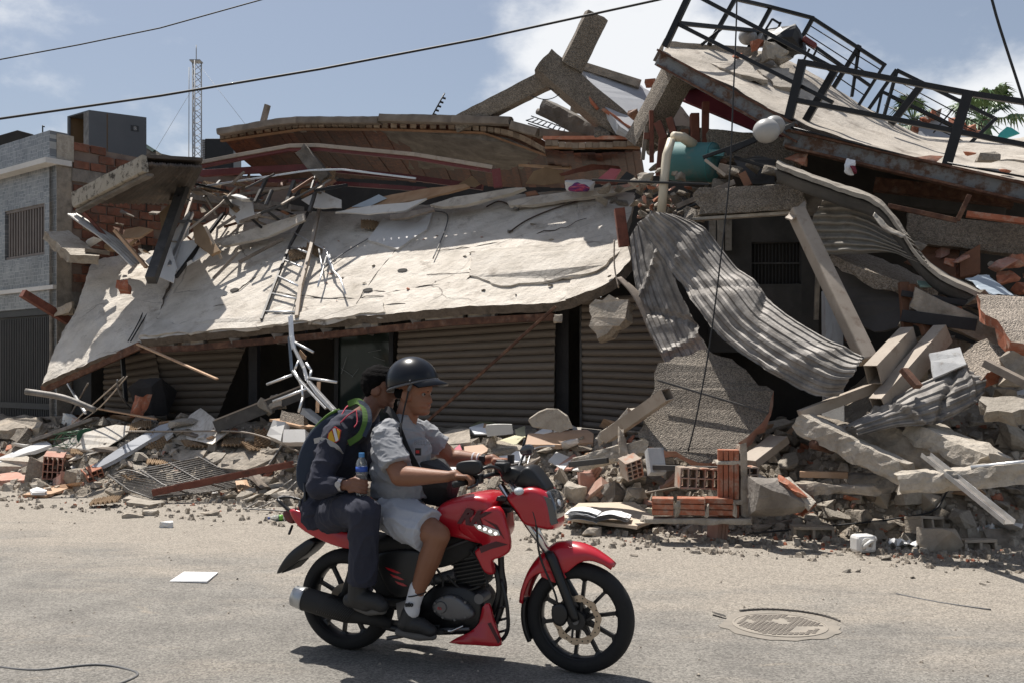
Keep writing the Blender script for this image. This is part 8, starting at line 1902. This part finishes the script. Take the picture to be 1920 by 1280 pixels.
hel = helmet(HC1 + HM @ V((-.018,0,.062)),HM @ Matrix.Rotation(.0,3,'Y'))
pipe('chin_strap',spline([B(768,722,-.11),B(763,745,-.112),B(757,770,-.115),B(752,800,-.19),B(751,835,-.19)],5),.005,'strap_black',hel); plate_ = pipe('strap_tab',[B(772,715,-.112),B(766,732,-.114)],.011,'helmet_trim',hel)
# face details
for s in (-1,1):
    e = HC1 + HM @ (V((.285,.135*s,-.005))*.245); MB().ball(e,.0125).out('eye','eye_white',drv,smooth=True); pipe('eyebrow',[HC1 + HM @ (V((.36 - .06*k,s*(.05 + .09*k),.062 + .008*math.sin(k*1.5)))*.247) for k in (0,1,2)],.005,'hair_black',drv)
    MB().ball(e + HM @ V((.009,.002*s,0)),.006).out('iris','hair_black',drv)
pipe('lips',[HC1 + HM @ (V((.372 - .03*abs(k),.05*k,-.275))*.245) for k in (-1.6,-.8,0,.8,1.6)],.006,'lip',drv)
b = MB(); 
for k in range(9): a = R(110 + 140*k/8); ell(b,HC1 + HM @ (V((.0 + .42*math.cos(a) - .04,.33*math.sin(a),-.02))*.245),(.022,.022,.032))
blob('hair',b,'hair_black',drv,.007,2)
# cross-body strap, waist bag, watch and bracelets
def ribbon(name,pts,w,m,parent,nrm=(0,-1,0),th=.004):
    pts = [V(p) for p in pts]; vs = []; fs = []
    for i,p in enumerate(pts):
        d = (pts[min(i + 1,len(pts) - 1)] - pts[max(i - 1,0)]).normalized(); n = V(nrm); n = (n - d*n.dot(d)).normalized(); s = d.cross(n)
        vs += [p + s*w/2,p - s*w/2,p + s*w/2 + n*th,p - s*w/2 + n*th]
    for i in range(len(pts) - 1):
        a = 4*i; fs += [(a,a + 1,a + 5,a + 4),(a + 2,a + 6,a + 7,a + 3),(a,a + 4,a + 6,a + 2),(a + 1,a + 3,a + 7,a + 5)]
    fs += [(0,2,3,1),(len(vs) - 4,len(vs) - 3,len(vs) - 1,len(vs) - 2)]; return mk(name,vs,fs,m,parent,smooth=False)
bag = empty('shoulder_bag',(0,0,0),'black bag on a cross-body strap hanging before the driver','bag')
ribbon('strap',spline([B(722,768,-.02),B(730,768,-.09),B(742,785,-.125),B(752,812,-.155),B(764,842,-.165),B(775,862,-.16),B(786,882,-.14)],5),.036,'strap_black',bag,(-.2,-1,.35),.006)
ribbon('strap',spline([B(748,800,-.165),B(751,830,-.19),B(757,850,-.185)],4),.024,'strap_black',bag); MB().box(B(784,846,-.17),(.016,0,0),(0,.006,0),(0,0,.02)).out('buckle','plastic_black',bag); MB().box(B(783,846,-.178),(.010,0,0),(0,.003,0),(0,0,.008)).out('tag','patch_red',bag)
me = chunk_mesh(900,.30,.24,.30,sub=2,amp=.05,npts=20); me.materials.append(MT['tar_black']); link('pouch',me,B(812,905,.02),bag)
def bracelet(name,p,d,r,t,m,par): 
    u = V(d).orthogonal().normalized(); w = V(d).normalized().cross(u); pipe(name,[p + (u*math.cos(a) + w*math.sin(a))*r for a in [2*math.pi*i/24 for i in range(25)]],t,m,par)
dF = (wrF - elF); bracelet('bracelet',wrF - dF.normalized()*.075,dF,.036,.006,'sock_white',drv); bracelet('bracelet',wrF - dF.normalized()*.045,dF,.033,.006,'sock_white',drv)
MB().lathe([(.030,-.012),(.034,-.012),(.034,.012),(.030,.012)],wrF - dF.normalized()*.012,dF,24,True).out('wristwatch','strap_black',drv); MB().box(wrF - dF.normalized()*.012 + V((.0,-.033,.008)),dF.normalized()*.018,(0,.007,0),(0,0,.018)).out('watch_face','plastic_black',drv,bevel=.004)
# ------------------------------------------------ the passenger
pas = empty('person',(0,0,0),'person in dark navy uniform riding behind the driver and holding a water bottle','person')
HC2 = B(716,727,.06); b,HM2 = head_verts(HC2,.235,.12,.14)
n2 = B(690,772,.02); chainc(b,[(HC2 + HM2 @ V((-.03,0,-.05)),.056),(n2,.06),(n2 + V((-.05,0,-.05)),.08)])
BT = B(678,888,-.30)      # bottle axis point
w2 = B(644,908,-.31)
chainc(b,[(HC2,.05),(n2,.06),(B(650,830,0),.08),(B(632,812,-.18),.05),(B(596,912,-.30),.045),(w2,.029),(w2 + V((.03,.0,.0)),.03),(w2 + V((.055,-.005,.005)),.028)])
for i in range(4):
    z = .030 - .022*i; k = V((0,0,z)); l = (.95,1.05,1,.85)[i]; c0 = V((BT.x,BT.y,w2.z + .005))
    chainc(b,[(w2 + V((.045,-.012,0)) + k*.9,.0115),(c0 + k + V((-.022,-.038,.006)),.0105),(c0 + k + V((.012*l,-.044,0)),.0098),(c0 + k + V((.034*l,-.026,-.006)),.009),(c0 + k + V((.040*l,-.006,-.008)),.008)])
chainc(b,[(w2 + V((.04,.015,.02)),.013),(c0 + V((-.03,.03,.045)),.012),(c0 + V((.005,.036,.05)),.010)])
blob('body',b,'skin_dark',pas,.0055,4)
b = MB(); ell(b,B(612,955,0),(.16,.18,.13)); ell(b,B(624,905,0),(.155,.18,.16)); ell(b,B(640,850,.0),(.15,.19,.16)); ell(b,B(655,808,.01),(.125,.19,.11)); capsule(b,B(640,800,-.13),.075,B(668,795,.15),.075); capsule(b,n2 + V((-.04,-.04,-.05)),.07,n2 + V((-.03,.05,-.05)),.07)
s2,e2 = B(632,812,-.18),B(596,912,-.30)
chainc(b,[(s2,.078),(s2.lerp(e2,.5),.074),(e2,.066),(e2.lerp(w2,.5),.058)]); b.tube([e2.lerp(w2,.3),w2 + V((-.02,0,0))],[.06,.046],18)
chainc(b,[(B(668,805,.18),.075),(B(690,880,.26),.06),(B(730,900,.2),.05)])
blob('jacket',b,'navy',pas,.007,6,folds(.0065,8,(1,1,1.4)))
b = MB(); ell(b,B(612,968,0),(.16,.18,.10))
k2,a2 = B(684,962,-.34),B(680,1092,-.27)
chainc(b,[(B(625,965,-.12),.11),(B(655,955,-.24),.10),(k2,.092),(k2.lerp(a2,.15),.088),(k2.lerp(a2,.6),.082)]); b.tube([k2.lerp(a2,.4),k2.lerp(a2,.8),a2],[.084,.086,.080],20)
k3,a3 = B(684,962,.34),B(680,1092,.27); chainc(b,[(B(625,965,.12),.11),(B(655,955,.24),.10),(k3,.09),(k3.lerp(a3,.6),.08),(a3,.075)])
blob('trousers',b,'navy',pas,.007,6,folds(.007,7,(1,1,.8)))
for y in (-.27,.27):
    b = MB(); chainc(b,[(B(672,1092,y),.058),(B(670,1118,y),.055),(B(706,1128,y),.048),(B(716,1134,y),.042)]); chainc(b,[(B(656,1124,y),.04),(B(690,1132,y),.045)]); bt = blob('boot',b,'shoe_black',pas,.0065,4)
    b = MB(); chainc(b,[(B(652,1122,y),.026),(B(672,1136,y),.028),(B(692,1144,y),.028),(B(718,1143,y),.024)]); blob('sole',b,'sole',bt,.006,3)
def hair_cut():
    bb = MB(); I3 = HM2.inverted()
    for i in range(520):
        rnd = random.Random(i); a = rnd.uniform(0,2*math.pi); z = rnd.uniform(-.16,.5)
        j = max(k for k in range(len(ZL)) if ZL[k][0] <= z); z0,xf,xb,w = ZL[j]; cx,ax = (xf + xb)/2,(xf - xb)/2
        p = V((cx + ax*math.cos(a)*.96,w*math.sin(a)*.97,z0))
        if p.x > .05 and p.z < .22 + .1*(p.x > .2): continue
        if p.z < .05 and p.x > -.14: continue
        if p.z < .16 and p.x > .02: continue
        if p.z < -.1 and p.x > -.25: continue
        ell(bb,HC2 + HM2 @ (p*.236),(.026,.026,.024),None,8,6)
    blob('hair',bb,'hair_black',pas,.006,8,folds(.002,70,ridge=False))
hair_cut()
# uniform trim
pt = B(628,833,-.262); 
def quad(name,px,y,m,par,th=.004): MB().prism([B(x,z,y) for x,z in px],(0,-th,0)).out(name,m,par)
quad('sleeve_patch',[(616,812),(628,798),(640,806),(637,824),(626,832),(613,824)],-.268,'patch_red',pas); quad('patch_field',[(617,812),(622,806),(629,826),(625,829),(616,822)],-.273,'patch_yellow',pas); quad('patch_field',[(632,803),(638,808),(636,822),(634,822)],-.273,'patch_yellow',pas); quad('patch_band',[(624,803),(629,801),(635,824),(630,827)],-.275,'sock_white',pas)
ribbon('reflective_band',spline([B(590,826,-.20),B(603,824,-.262),B(618,829,-.274),B(632,838,-.266),B(640,848,-.22)],4),.03,'reflective',pas)
pipe('piping',spline([B(640,778,-.12),B(648,764,-.06)],4) + [B(652,760,-.02)],.004,'piping_red',pas,n=5); pipe('piping',spline([B(638,792,-.21),B(652,778,-.18),B(668,768,-.12)],4),.004,'piping_red',pas,n=5); pipe('piping',spline([B(668,768,-.12),B(670,790,-.16),B(664,800,-.19)],4),.004,'piping_red',pas,n=5)
MB().lathe([(.034,-.012),(.040,-.012),(.040,.012),(.034,.012)],w2 + V((-.012,0,0)),(1,0,-.1),20,True).out('wristwatch','watch_steel',pas); MB().lathe([(0,0),(.018,0),(.018,.008),(0,.008)],w2 + V((-.012,-.038,.006)),(0,-1,0),18).out('watch_face','watch_steel',pas)
# backpack
pk = empty('backpack',(0,0,0),'dark navy backpack with lime green edging on the passenger','backpack')
out_ = smoothpoly([(574,916),(568,884),(576,842),(596,804),(620,778),(646,768),(655,795),(640,850),(622,905),(598,928)],.0,4)
pillow('main_compartment',out_,.02,.27,'pack_navy',pk,6,.28)
pipe('edge_piping',spline([B(566,900,-.09),B(566,856,-.10),B(584,812,-.10),B(610,782,-.10),B(632,768,-.08)],5),.010,'lime',pk); pipe('edge_piping',spline([B(568,894,.12),B(572,850,.13),B(590,810,.13),B(614,780,.12),B(636,768,.10)],5),.010,'lime',pk)
ribbon('shoulder_strap',spline([B(655,757,-.08),B(672,752,-.10),B(684,764,-.14),B(686,790,-.185),B(676,815,-.205),B(655,830,-.21)],5),.036,'lime',pk,(.25,-1,.3),.012)
ribbon('shoulder_strap',spline([B(660,757,-.06),B(679,755,-.11),B(692,768,-.14),B(694,792,-.18),B(684,818,-.20)],5),.022,'pack_navy',pk,(.25,-1,.3),.018)
# bottle in the passenger's hand
bo = empty('water_bottle',(0,0,0),'clear water bottle with blue label and cap held by the passenger','bottle'); base = V((BT.x,BT.y,B(678,928,-.30).z)); hB = B(678,848,-.30).z - base.z
MB().lathe([(0,0),(.028,0),(.032,.008),(.032,hB*.35),(.029,hB*.42),(.032,hB*.5),(.032,hB*.72),(.026,hB*.82),(.014,hB*.9),(.014,hB*.95),(0,hB*.95)],base,(0,0,1),24).out('body','bottle_water',bo,smooth=True)
MB().lathe([(.0328,hB*.56),(.0328,hB*.68)],base,(0,0,1),24).out('label_band','label_blue',bo,smooth=True); MB().lathe([(0,hB*.9),(.016,hB*.9),(.016,hB),(0,hB)],base,(0,0,1),16).out('cap','blue_cap2',bo)
for r_ in (drv,pas,bag,pk,bo): r_.matrix_world = BM
